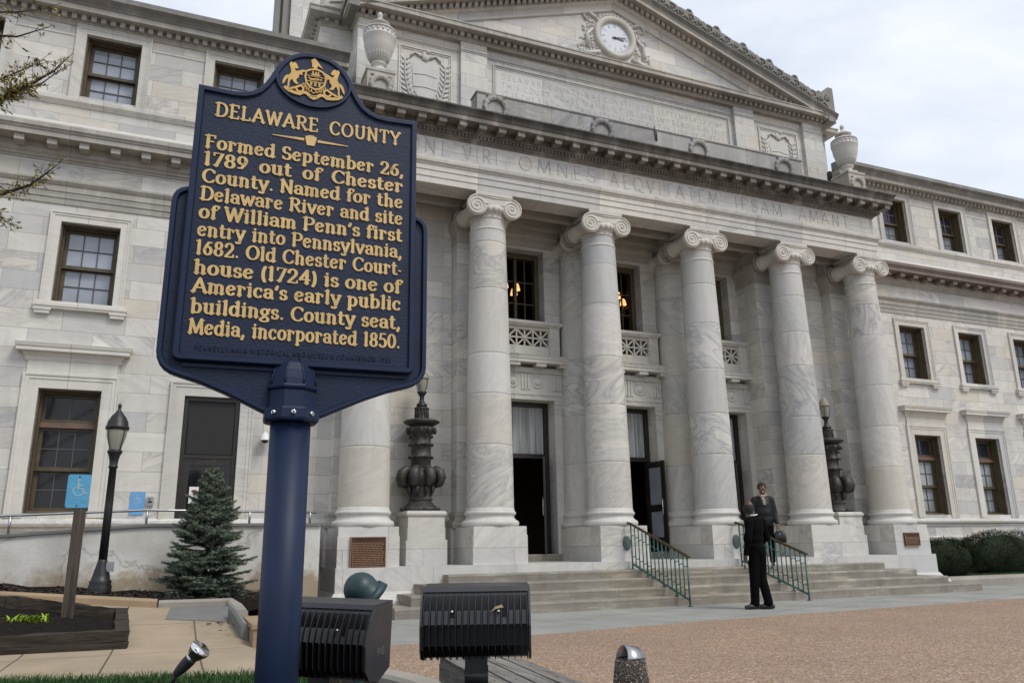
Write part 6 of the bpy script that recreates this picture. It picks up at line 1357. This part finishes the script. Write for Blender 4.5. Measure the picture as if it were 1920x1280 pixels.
# ------------------------------------------------------------------ spruce
def spruce(x, y, z0, h, rad):
    t = thing('spruce_tree', 'small bushy blue green spruce tree in front of the ramp wall', 'tree', (x, y, z0)); r_ = random.Random(17)
    m = MB(); m.tube([(x, y, z0 - .05), (x, y, z0 + h * .5), (x, y, z0 + h)], [.035, .02, .004], 8); m.build('trunk', M['bark'], t)
    m = MB(); tp = MB(); br = MB()
    def tuft(mb, p, d, L_, n):
        d = d.normalized(); a = d.orthogonal().normalized(); b = d.cross(a)
        for k in range(n):
            th = r_.uniform(0, 6.283); s_ = r_.uniform(.05, 1); q = p + d * L_ * s_; o = (a * cos(th) + b * sin(th)); nl = r_.uniform(.018, .034); tip = q + o * nl * .85 + d * nl * .75; sd2 = d.cross(o) * .0036
            mb.add([q - sd2, q + sd2, tip], [(0, 1, 2)])
    nw = 46
    for wv in range(nw):
        tt = wv / (nw - 1); zz = z0 + .03 + (h - .13) * min(1, max(0, tt + r_.uniform(-.03, .03))) ** .92; L0 = rad * (1 - tt) ** .66 * (1.0 + .16 * sin(wv * 2.1)) + .03; nb = max(3, int(10 * (1 - tt) + 3))
        for b_ in range(nb):
            a = 2 * pi * (b_ + r_.uniform(-.35, .35)) / nb + wv * .7; L_ = L0 * r_.uniform(.72, 1.12); el = lerp(-.06, .75, tt ** 1.3) + r_.uniform(-.28, .34)
            d = Vector((cos(a) * cos(el), sin(a) * cos(el), sin(el))); side = Vector((-sin(a), cos(a), 0)); n = max(3, int(L_ / .034))
            P0_ = Vector((x, y, zz)); br.tube([P0_, P0_ + d * L_ * .9], [.006, .002], 4)
            for k in range(n):
                f = (k + .6) / n
                if f < .28 and L_ > .2: continue
                p = P0_ + d * L_ * f + Vector((0, 0, -.05 * L_ * f * (1 - tt) + .07 * L_ * f * f)); mb = tp if (f > .8 and r_.random() < .8) else m
                tuft(mb, p, d + Vector((0, 0, .1)), .05, 13)
                tw = min(.16, L_ * (1 - f) * .75 + .035)
                for s_ in (-1, 1):
                    dd = (d * .8 + side * s_ * r_.uniform(.6, 1.0) + Vector((0, 0, r_.uniform(-.12, .16)))).normalized(); nn = max(1, int(tw / .034))
                    for q in range(nn): tuft(tp if (q == nn - 1 and r_.random() < .6) else m, p + dd * tw * (q / nn), dd, .045, 11)
    for k in range(5): tuft(tp, Vector((x, y, z0 + h - .10 + k * .03)), Vector((0, 0, 1)), .05, 18)
    br.build('branches', M['bark'], t); m.build('crown', M['spruce'], t); tp.build('paler_foliage', M['sprucetip'], t); return t
spruce(-8.60, -1.85, .47, 1.70, .54)

# ------------------------------------------------------------------ right-hand bed: kerb, grass, yew shrubs
m = MB(); m.quad((6.7, -.62, .0), (30, -.62, .0), (30, .78, .0), (6.7, .78, .0)) if False else None
m = MB(); m.sweep([(6.72, .7), (6.72, -.50), (26, -.50), (26, .7)], [(.0, -.1), (.0, .14), (-.02, .17), (-.04, .20), (-.22, .21), (-.24, .19), (-.24, -.1)]); tag(m.build('kerb', M['kerb']), 'low rounded stone kerb along the shrub bed at the far right', 'kerb')
grid('mulch_bed', 6.9, 25.8, -.3, .80, 60, 6, lambda x, y: .185 + .02 * sin(5 * x) * .5 + .015 * sin(9 * y + 3 * x), M['soil'], jit=.01)
gp = MB()
for _ in range(6000):
    x, y = rr2.uniform(8.2, 16), rr2.uniform(-.27, -.02); h = rr2.uniform(.03, .075); a = rr2.uniform(0, 6.3); wd = .004; dx, dy = cos(a) * wd, sin(a) * wd; gp.add([(x - dx, y - dy, .18), (x + dx, y + dy, .18), (x + rr2.gauss(0, .4) * h, y + rr2.gauss(0, .4) * h, .19 + h)], [(0, 1, 2)])
o = gp.build('grass', M['grass']); o['kind'] = 'stuff'
def yew(cx, cy, z0, rx, ry, top, n, label, seed):
    t = thing('yew_shrub', label, 'shrub', (cx, cy, z0), 'clipped dark yew shrubs against the right wing'); r_ = random.Random(seed); m = MB(); tp = MB(); st_ = MB()
    H = top - z0
    for k in range(9): a = r_.uniform(0, 6.3); st_.tube([(cx + r_.uniform(-.5, .5) * rx, cy + r_.uniform(-.3, .3) * ry, z0 - .02), (cx + .75 * rx * cos(a), cy + .7 * ry * sin(a), z0 + H * .6)], [.02, .008], 5)
    lumps = [(r_.uniform(-.6, .6), r_.uniform(-.5, .5), r_.uniform(.0, .3), r_.uniform(.35, .6)) for _ in range(9)]
    for _ in range(n):
        th = r_.uniform(0, 6.283); u = r_.uniform(-.35, 1.0); s_ = max(0, 1 - abs(u) ** 4.5) ** .5; rad = r_.uniform(.84, 1.02)
        bump_ = 1 + .10 * sin(5 * th + seed) * sin(4 * u + seed) + .06 * sin(11 * th + 3 * u); ct, sn = cos(th), sin(th); bx_ = (abs(ct) ** 3.2 + abs(sn) ** 3.2) ** (-1 / 3.2); p = Vector((cx + rx * s_ * ct * bx_ * rad * bump_, cy + ry * s_ * sn * bx_ * rad * bump_, z0 + H * (.34 + .66 * u * rad) * (1 + .04 * sin(3 * th + seed))))
        if p.z < z0 + .12 and r_.random() < .7: continue
        d = Vector((cos(th) * s_ + r_.uniform(-.6, .6), sin(th) * s_ + r_.uniform(-.6, .6), u + r_.uniform(-.2, .9))).normalized(); a = d.orthogonal().normalized(); b = d.cross(a); L_ = r_.uniform(.018, .038); wd = .0045; mb = tp if (u > .55 and r_.random() < .4) or r_.random() < .08 else m
        for k in range(2):
            o = (a if k == 0 else b) * wd; mb.add([p - d * L_ * .4 - o * .4, p + d * L_ * .2 - o, p + d * L_, p + d * L_ * .2 + o], [(0, 1, 2, 3)])
    st_.build('stems', M['bark'], t); m.build('crown', M['yew'], t); tp.build('paler_foliage', M['yewpale'], t)
    c = MB(); c.ell((cx, cy, z0 + H * .40), (rx * .80, ry * .78, H * .50), 20, 12); c.build('dark_core', M['yew'], t); return t  # solid dark ellipsoid added inside the leaves
yew(7.98, .30, .2, 1.02, .44, 1.06, 13000, 'dark clipped yew shrub right beside the last pedestal, lowest of three', 1)
yew(10.05, .32, .2, 1.42, .44, 1.22, 16000, 'tall dark yew shrub between a low shrub and the right frame edge', 2)
yew(12.7, .32, .2, 1.45, .44, 1.20, 8000, 'dark yew shrub at the far right edge of the bed', 3)

# ------------------------------------------------------------------ tree with young leaves reaching in from the left
t = thing('budding_tree', 'thin branched tree with sparse young olive leaves reaching in from the left', 'tree', (-12.6, -6.9, .2)); r_ = random.Random(31)
m = MB(); m.tube([(-12.6, -6.9, .1), (-12.55, -6.9, 1.4), (-12.4, -6.95, 2.6), (-12.3, -7.0, 3.8), (-12.2, -7.1, 5.2), (-12.1, -7.1, 6.8)], [.13, .11, .09, .07, .045, .02], 10); m.build('trunk', M['bark'], t)
m = MB(); lf = MB()
def leafy(p, d, L_):
    d = d.normalized(); a = d.orthogonal().normalized(); b = d.cross(a); th = r_.uniform(0, 6.3); s_ = (a * cos(th) + b * sin(th)); q = p + d * L_ * .5 + s_ * L_ * .2; tip = p + d * L_ * .75 + s_ * L_ * r_.uniform(.3, .9); wv = d.cross(s_) * L_ * .2
    lf.add([p, q + wv, tip, q - wv], [(0, 1, 2, 3)])
def twig(pts, r0, dens, spread, sub=0):
    pts = [Vector(p) for p in pts]; n = len(pts); m.tube(pts, [lerp(r0, .0018, i / (n - 1)) for i in range(n)], 6)
    for i in range(n - 1):
        for _ in range(int(dens[min(i, len(dens) - 1)])):
            f = r_.random(); p = pts[i].lerp(pts[i + 1], f); dr = (pts[i + 1] - pts[i]).normalized(); o = Vector((r_.gauss(0, 1), r_.gauss(0, 1), r_.gauss(0, 1))) * spread
            e = p + o + dr * .04; m.tube([p, e], [.0022, .0012], 4)
            for k in range(r_.randint(2, 4)): leafy(p.lerp(e, r_.uniform(.3, 1.05)), (e - p) + Vector((r_.gauss(0, .03), r_.gauss(0, .03), r_.gauss(0, .03) - .015)), r_.uniform(.022, .044))
twig([(-12.33, -6.98, 3.5), (-11.6, -7.1, 3.95), (-11.0, -7.2, 4.2), (-10.56, -7.3, 4.33), (-10.34, -7.42, 4.46), (-10.18, -7.5, 4.57), (-10.05, -7.6, 4.70)], .03, [20, 40, 80, 85, 12, 2], .055)
twig([(-10.62, -7.28, 4.30), (-10.42, -7.4, 4.40), (-10.25, -7.48, 4.46), (-10.13, -7.56, 4.55), (-10.04, -7.62, 4.60)], .008, [70, 22, 4, 2], .04)
twig([(-11.0, -7.2, 4.2), (-10.6, -7.35, 4.46), (-10.40, -7.48, 4.53), (-10.28, -7.52, 4.60)], .010, [60, 36, 16], .045)
twig([(-12.3, -7.0, 3.8), (-11.4, -7.2, 4.6), (-10.7, -7.4, 4.82), (-10.45, -7.5, 4.80), (-10.2, -7.6, 4.90)], .022, [20, 60, 26, 6], .05)
twig([(-11.4, -7.2, 4.6), (-10.8, -7.4, 4.98), (-10.45, -7.5, 5.02), (-10.28, -7.55, 5.06)], .012, [50, 30, 12], .05)
twig([(-12.45, -6.95, 2.5), (-11.5, -7.0, 3.2), (-10.8, -7.08, 3.58), (-10.46, -7.15, 3.66), (-10.27, -7.23, 3.73), (-10.16, -7.3, 3.82), (-10.07, -7.37, 3.89)], .025, [12, 40, 34, 36, 26, 4], .045)
twig([(-11.0, -7.05, 3.45), (-10.7, -7.1, 3.50), (-10.47, -7.1, 3.50), (-10.38, -7.12, 3.43)], .008, [40, 44, 16], .045)
m.build('branches', M['bark'], t); lf.build('leaves', M['bud'], t)
# iron hook on the blocking course
m = MB(); m.tube([(.02, -.52, 9.95), (.03, -.52, 9.62), (.06, -.52, 9.60), (.06, -.52, 9.80), (.0, -.53, 9.84)], .012, 6); m.build('iron_hook', M['black'], CH)

# ------------------------------------------------------------------ people
def cap_(m, p, q, r0, r1, sy=1.0):
    p, q = Vector(p), Vector(q); m.tube([p, p.lerp(q, .33), p.lerp(q, .66), q], [r0, lerp(r0, r1, .33), lerp(r0, r1, .66), r1], 14); m.ell(p, (r0,) * 3, 14, 10); m.ell(q, (r1,) * 3, 14, 10)
def skinmesh(name, m, mat, parent, X_, vox=.011, sm=6):
    me = bpy.data.meshes.new('tmp'); me.from_pydata([X_ @ Vector(v) for v in m.v], [], m.f); o = bpy.data.objects.new('tmp', me); COL.objects.link(o)
    a = o.modifiers.new('r', 'REMESH'); a.mode = 'VOXEL'; a.voxel_size = vox; b = o.modifiers.new('s', 'SMOOTH'); b.iterations = sm; b.factor = .5
    dg = bpy.context.evaluated_depsgraph_get(); e = o.evaluated_get(dg); me2 = e.to_mesh(); k = MB(); k.add([tuple(v.co) for v in me2.vertices], [tuple(p.vertices) for p in me2.polygons], True); e.to_mesh_clear(); bpy.data.objects.remove(o)
    return k.build(name, mat, parent)
def hand(m, wrist, d, palm_n, side, s=1.0, curl=.5):
    d, n = Vector(d).normalized(), Vector(palm_n).normalized(); sd = Vector(side).normalized(); w = Vector(wrist); c = w + d * .045 * s
    for k in (-1, 0, 1): cap_(m, w + sd * k * .016 * s, w + d * .085 * s + sd * k * .024 * s, .017 * s, .015 * s)
    for k, L_ in enumerate((.066, .076, .071, .056)):
        b = w + d * .088 * s + sd * (.034 - k * .0225) * s; a1 = d * cos(curl * .5) + n * sin(curl * .5); a2 = d * cos(curl * 1.5) + n * sin(curl * 1.5); p1 = b + a1 * L_ * .5 * s; p2 = p1 + a2 * L_ * .5 * s
        cap_(m, b, p1, .0092 * s, .0086 * s); cap_(m, p1, p2, .0086 * s, .0074 * s)
    b = w + d * .025 * s + sd * .028 * s; p1 = b + (d * .7 + sd * .55 + n * .4).normalized() * .04 * s; cap_(m, b, p1, .013 * s, .0105 * s); cap_(m, p1, p1 + (d * .9 + n * .5).normalized() * .03 * s, .0105 * s, .009 * s)
def xform(loc, face, s):
    f = Vector((face[0], face[1], 0)).normalized(); r = Vector((f.y, -f.x, 0)); return Matrix(((r.x * s, f.x * s, 0, loc[0]), (r.y * s, f.y * s, 0, loc[1]), (0, 0, s, loc[2]), (0, 0, 0, 1)))
def head(m, c, yaw, s=1.0, pitch=0.0):
    Rm = Matrix.Rotation(yaw, 3, 'Z') @ Matrix.Rotation(pitch, 3, 'X'); c = Vector(c); P = lambda x, y, z: c + Rm @ Vector((x, y, z)) * s
    E = lambda q, r: m.ell(P(*q), tuple(v * s for v in r), 16, 12, Rm)
    E((0, -.012, .025), (.076, .095, .093)); E((0, .022, -.035), (.062, .072, .078)); E((0, .055, -.088), (.032, .03, .026)); E((0, .098, -.018), (.013, .017, .022)); E((0, .088, .005), (.011, .012, .03)); E((0, .079, -.060), (.026, .014, .010))
    for k in (-1, 1): E((k * .030, .080, .022), (.02, .012, .010)); E((k * .042, .062, -.025), (.026, .026, .026)); E((k * .078, -.005, -.008), (.010, .022, .032))
    return P, Rm
def person(name_label, X_, skin, spec):
    t = thing('person', name_label, 'person', tuple(X_ @ Vector((0, 0, 0)))); return t
# the man in black
XM = xform((-.34, -3.10, 0), (-.34, .94), .965)
pm = person('bald man in black sweater and trousers seen from behind, holding keys', XM, None, None)
hy = radians(-46)
b = MB(); Ph, Rh = head(b, (-.02, .075, 1.62), hy, 1.04, radians(-4)); cap_(b, (0, .0, 1.42), (-.012, .05, 1.58), .066, .06)
b.ell((0, .01, 1.25), (.15, .11, .24), 16, 12); b.ell((0, .02, .98), (.14, .11, .13), 16, 12)
LS, LE, LW = (-.205, -.02, 1.40), (-.275, -.03, 1.11), (-.268, .055, .865); RS, RE, RW = (.205, -.02, 1.40), (.30, -.03, 1.12), (.13, .19, 1.04)
for S_, E_, W_ in ((LS, LE, LW), (RS, RE, RW)): cap_(b, S_, E_, .045, .040); cap_(b, E_, W_, .038, .027)
hand(b, LW, (.05, .12, -1), (.9, .1, .0), (.1, 1, .1), 1.0, .7); hand(b, RW, (-.5, .7, -.2), (0, -.3, -1), (-.7, -.5, 0), 1.0, .6)
LH, LK, LA = (-.085, .02, .90), (-.075, .05, .48), (-.085, .06, .09); RH, RK, RA = (.085, -.01, .90), (.065, -.01, .48), (.06, -.10, .09)
for H_, K_, A_ in ((LH, LK, LA), (RH, RK, RA)): cap_(b, H_, K_, .07, .05); cap_(b, K_, A_, .045, .032)
skinmesh('body', b, M['skin'], pm, XM, .0075, 3)
b = MB(); b.ell((0, .0, 1.29), (.185, .125, .20), 20, 14); b.ell((0, .045, 1.12), (.185, .160, .165), 20, 14); b.ell((0, .01, .97), (.178, .14, .10), 20, 14); b.ell((0, -.03, 1.36), (.17, .09, .12), 16, 12); cap_(b, (-.16, -.015, 1.425), (.16, -.015, 1.425), .065, .065); cap_(b, (0, -.012, 1.42), (0, -.008, 1.475), .085, .068)
for S_, E_, W_ in ((LS, LE, LW), (RS, RE, RW)): cap_(b, S_, E_, .072, .060); cap_(b, E_, Vector(E_).lerp(Vector(W_), .94), .060, .042)
skinmesh('sweater', b, M['cloth'], pm, XM, .012, 5)
b = MB(); b.ell((0, .005, .93), (.168, .138, .12), 20, 14)
for s_, H_, K_, A_ in ((-1, LH, LK, LA), (1, RH, RK, RA)): cap_(b, H_, K_, .098, .078); cap_(b, K_, (A_[0], A_[1] + .005, .10), .078, .072); b.ell((A_[0], A_[1] + .015, .075), (.07, .085, .05), 12, 8)
skinmesh('trousers', b, M['cloth2'], pm, XM, .012, 4)
for A_, yw_ in ((LA, .95), (RA, .55)):
    b = MB(); a = Vector(A_); f_ = Vector((-sin(yw_), cos(yw_), 0)); cap_(b, a + Vector((0, 0, -.045)) - f_ * .05, a + Vector((0, 0, -.052)) + f_ * .10, .044, .040); cap_(b, a + Vector((0, 0, -.055)) + f_ * .10, a + Vector((0, 0, -.058)) + f_ * .165, .040, .031)
    k = MB(); k.v = b.v; k.f = b.f; k.a = b.a; k.sm = b.sm; skinmesh('shoe', k, M['leather'], pm, XM, .008, 3)
b = MB(); b.tube([(-.004 + .068 * cos(a), .016 + .066 * sin(a), 1.492 + .014 * sin(a + 2.6)) for a in [2 * pi * q / 20 for q in range(20)]], .016, 8, closed=True); b2 = MB(); b2.v = [tuple(XM @ Vector(v)) for v in b.v]; b2.f, b2.a, b2.sm = b.f, b.a, b.sm; b2.build('shirt_collar', M['shirt'], pm)
# short hair at the back and sides of the bald head
b = MB(); c = Vector((-.02, .075, 1.62))
for k in range(24):
    th = radians(180 + 205 * (k / 23 - .5)); a = th + pi / 2
    for z, r in ((-.062, .076), (-.038, .083), (-.012, .0865), (.012, .0865), (.03, .084)):
        q = Rh @ Vector((r * .84 * sin(th) * 1.02, -.012 + r * 1.06 * cos(th), z)); b.ell(c + q * 1.0, (.013, .013, .02), 6, 5)
k = MB(); k.add([tuple(XM @ Vector(v)) for v in b.v], b.f, True); k.build('hair_fringe', M['hair'], pm)
wl = XM @ Vector(LW)
m = MB(); hp = wl + Vector((-.004, 0, -.125)); m.tube([hp + Vector((.017 * cos(a), 0, .017 * sin(a))) for a in [2 * pi * q / 14 for q in range(14)]], .0022, 5, closed=True)
kt = thing('key_bunch', 'bunch of keys hanging from the left hand of the man in black', 'keys', tuple(hp)); m.build('ring', M['steel'], kt)
m = MB(); m.obox(hp + Vector((-.03, 0, -.06)), (.010, 0, -.003), (0, .004, 0), (.006, 0, .032)); m.build('key_fob', M['black'], kt)
m = MB(); m.obox(hp + Vector((.015, 0, -.055)), (.007, 0, 0), (0, .0015, 0), (0, 0, .03)); m.lathe([(.013, 0), (.013, .003), (.0, .003)], (hp.x + .015, hp.y, hp.z - .028), 10, 'y'); m.build('key', M['chrome'], kt)
m = MB(); pp = wl + Vector((.014, -.015, -.055)); m.obox(pp, (.018, -.01, .0), (.001, .002, 0), (.006, 0, .032)); tag(m.build('folded_paper', M['paper']), 'folded white paper in the left hand of the man in black', 'paper')
# the woman coming down the steps
XW = xform((1.80, -.80, .58), (-.55, -.83), .915)
pw = person('woman in charcoal jacket and patterned scarf coming down the courthouse steps', XW, None, None)
b = MB(); Ph, Rw = head(b, (0, .02, 1.625), radians(6), 1.0, radians(-8)); cap_(b, (0, -.01, 1.42), (0, .0, 1.57), .058, .052)
b.ell((0, .01, 1.25), (.15, .11, .24), 16, 12); b.ell((0, .02, .98), (.15, .11, .13), 16, 12)
LS, LE, LW = (-.175, -.01, 1.38), (-.225, .0, 1.10), (-.245, .10, .87); RS, RE, RW = (.18, -.01, 1.38), (.235, -.01, 1.10), (.22, .12, .88)
for S_, E_, W_ in ((LS, LE, LW), (RS, RE, RW)): cap_(b, S_, E_, .042, .037); cap_(b, E_, W_, .035, .025)
hand(b, LW, (-.05, .15, -1), (.9, 0, 0), (.1, 1, .1), .95, 1.1); hand(b, RW, (0, .2, -1), (-.9, 0, 0), (.1, 1, .1), .95, .7)
for H_, K_, A_ in (((-.09, 0, .9), (-.09, .05, .5), (-.09, .03, .09)), ((.09, 0, .9), (.10, .10, .5), (.10, .02, .09))): cap_(b, H_, K_, .07, .05); cap_(b, K_, A_, .045, .032)
skinmesh('body', b, M['skin2'], pw, XW, .0065, 2)
b = MB(); b.ell((0, .0, 1.28), (.175, .13, .19), 20, 14); b.ell((0, .03, 1.10), (.175, .145, .17), 20, 14); b.ell((0, .015, .90), (.185, .15, .14), 20, 14); cap_(b, (-.135, -.01, 1.405), (.135, -.01, 1.405), .064, .064); cap_(b, (0, -.01, 1.41), (0, -.008, 1.455), .085, .07); b.ell((0, .08, 1.26), (.14, .075, .09), 14, 10); b.ell((0, .015, 1.14), (.18, .145, .32), 20, 16); b.ell((0, .02, .95), (.185, .15, .2), 20, 14)
for S_, E_, W_ in ((LS, LE, LW), (RS, RE, RW)): cap_(b, S_, E_, .076, .066); cap_(b, E_, Vector(E_).lerp(Vector(W_), .93), .064, .048)
skinmesh('jacket', b, M['jacket'], pw, XW, .012, 10)
b = MB(); b.ell((0, .01, .86), (.17, .13, .1), 16, 12)
for H_, K_, A_ in (((-.09, 0, .84), (-.09, .05, .5), (-.09, .03, .10)), ((.09, 0, .84), (.10, .10, .5), (.10, .02, .10))): cap_(b, H_, K_, .095, .07); cap_(b, K_, A_, .068, .06)
skinmesh('trousers', b, M['cloth2'], pw, XW, .012, 4)
for A_ in ((-.09, .03, .08), (.10, .02, .08)):
    b = MB(); a = Vector(A_); cap_(b, a + Vector((0, -.05, -.045)), a + Vector((0, .14, -.052)), .036, .028); skinmesh('shoe', b, M['leather'], pw, XW, .008, 2)
def loc_(m): k = MB(); k.add([tuple(XW @ Vector(v)) for v in m.v], m.f, True); return k
b = MB()
for k in range(26): a = 2 * pi * k / 26; b.ell((.082 * cos(a), .015 + .078 * sin(a), 1.478 + .012 * sin(3 * a) - .015 * sin(a)), (.03, .03, .034), 8, 6)
for k in range(7): b.ell((.02 - .006 * k, .115 + .012 * min(k, 3), 1.445 - .028 * k), (.034, .022, .026), 8, 6)
loc_(b).build('scarf', M['scarf'], pw)
b = MB(); c = Vector((0, .02, 1.625)); rz = random.Random(2)
for _ in range(230):
    th, ph = rz.uniform(0, 6.283), rz.uniform(0, 1.75); q = Vector((.080 * sin(ph) * cos(th), -.012 + .099 * sin(ph) * sin(th), .025 + .098 * cos(ph)))
    if q.y > .045 and q.z < .075: continue
    if q.z < -.03 and q.y > -.02: continue
    b.ell(c + Rw @ q, (.016, .016, .016), 6, 5)
loc_(b).build('hair', M['hair2'], pw)
b = MB(); P = lambda x, y, z: c + Rw @ Vector((x, y, z))
for s_ in (-1, 1): b.tube([P(s_ * .034 + .024 * cos(a), .096, .012 + .017 * sin(a)) for a in [2 * pi * q / 14 for q in range(14)]], .0028, 5, closed=True); b.tube([P(s_ * .058, .094, .016), P(s_ * .08, .03, .014), P(s_ * .08, -.005, .012)], .0025, 5)
b.tube([P(-.01, .098, .016), P(.01, .098, .016)], .0025, 5); loc_(b).build('eyeglasses', M['black'], pw)
b = MB()
for s_ in (-1, 1): b.ell(P(s_ * .031, .089, .012), (.012, .006, .006), 8, 6)
loc_(b).build('eyes', M['shirt'], pw)
b = MB(); b.ell(P(0, .093, -.062), (.022, .006, .007), 10, 6); loc_(b).build('teeth', M['shirt'], pw)
hw_ = XW @ Vector(LW)
hw_ = XW @ Vector(LW); bc = Vector((hw_.x + .025, hw_.y - .02, hw_.z - .245)); t = thing('handbag', 'black leather handbag hanging from the hand of the woman on the steps', 'handbag', tuple(bc))
m = MB(); ax_ = Vector((.72, -.69, 0)); ay_ = Vector((.69, .72, 0)); vs = []
for z, wx, wy in ((-.115, .10, .05), (-.12, .112, .06), (-.02, .12, .062), (.06, .10, .045), (.10, .07, .02), (.105, .05, .01)):
    for k in range(20): a = 2 * pi * k / 20; e = .75; vs.append(bc + ax_ * wx * (abs(cos(a)) ** e) * (1 if cos(a) > 0 else -1) + ay_ * wy * (abs(sin(a)) ** e) * (1 if sin(a) > 0 else -1) + Vector((0, 0, z)))
m.add(vs, [(j * 20 + k, j * 20 + (k + 1) % 20, (j + 1) * 20 + (k + 1) % 20, (j + 1) * 20 + k) for j in range(5) for k in range(20)] + [tuple(range(20)), tuple(100 + k for k in range(20))], True); m.build('bag', M['leather'], t)
m = MB(); hh = hw_ + Vector((-.005, -.01, -.085))
for s_ in (-1, 1): m.tube([bc + ax_ * .055 + ay_ * .012 * s_ + Vector((0, 0, .09)), bc.lerp(hh, .6) + ax_ * .04, hh + ax_ * .012, hh - ax_ * .012, bc.lerp(hh, .6) - ax_ * .04, bc - ax_ * .055 + ay_ * .012 * s_ + Vector((0, 0, .09))], .006, 6)
m.build('handle', M['leather'], t)
m = MB(); m.lathe([(.012, 0), (.012, -.004), (0, -.005)], tuple(bc - ay_ * .055 + Vector((0, 0, .04))), 10, 'y'); m.build('clasp', M['chrome'], t)
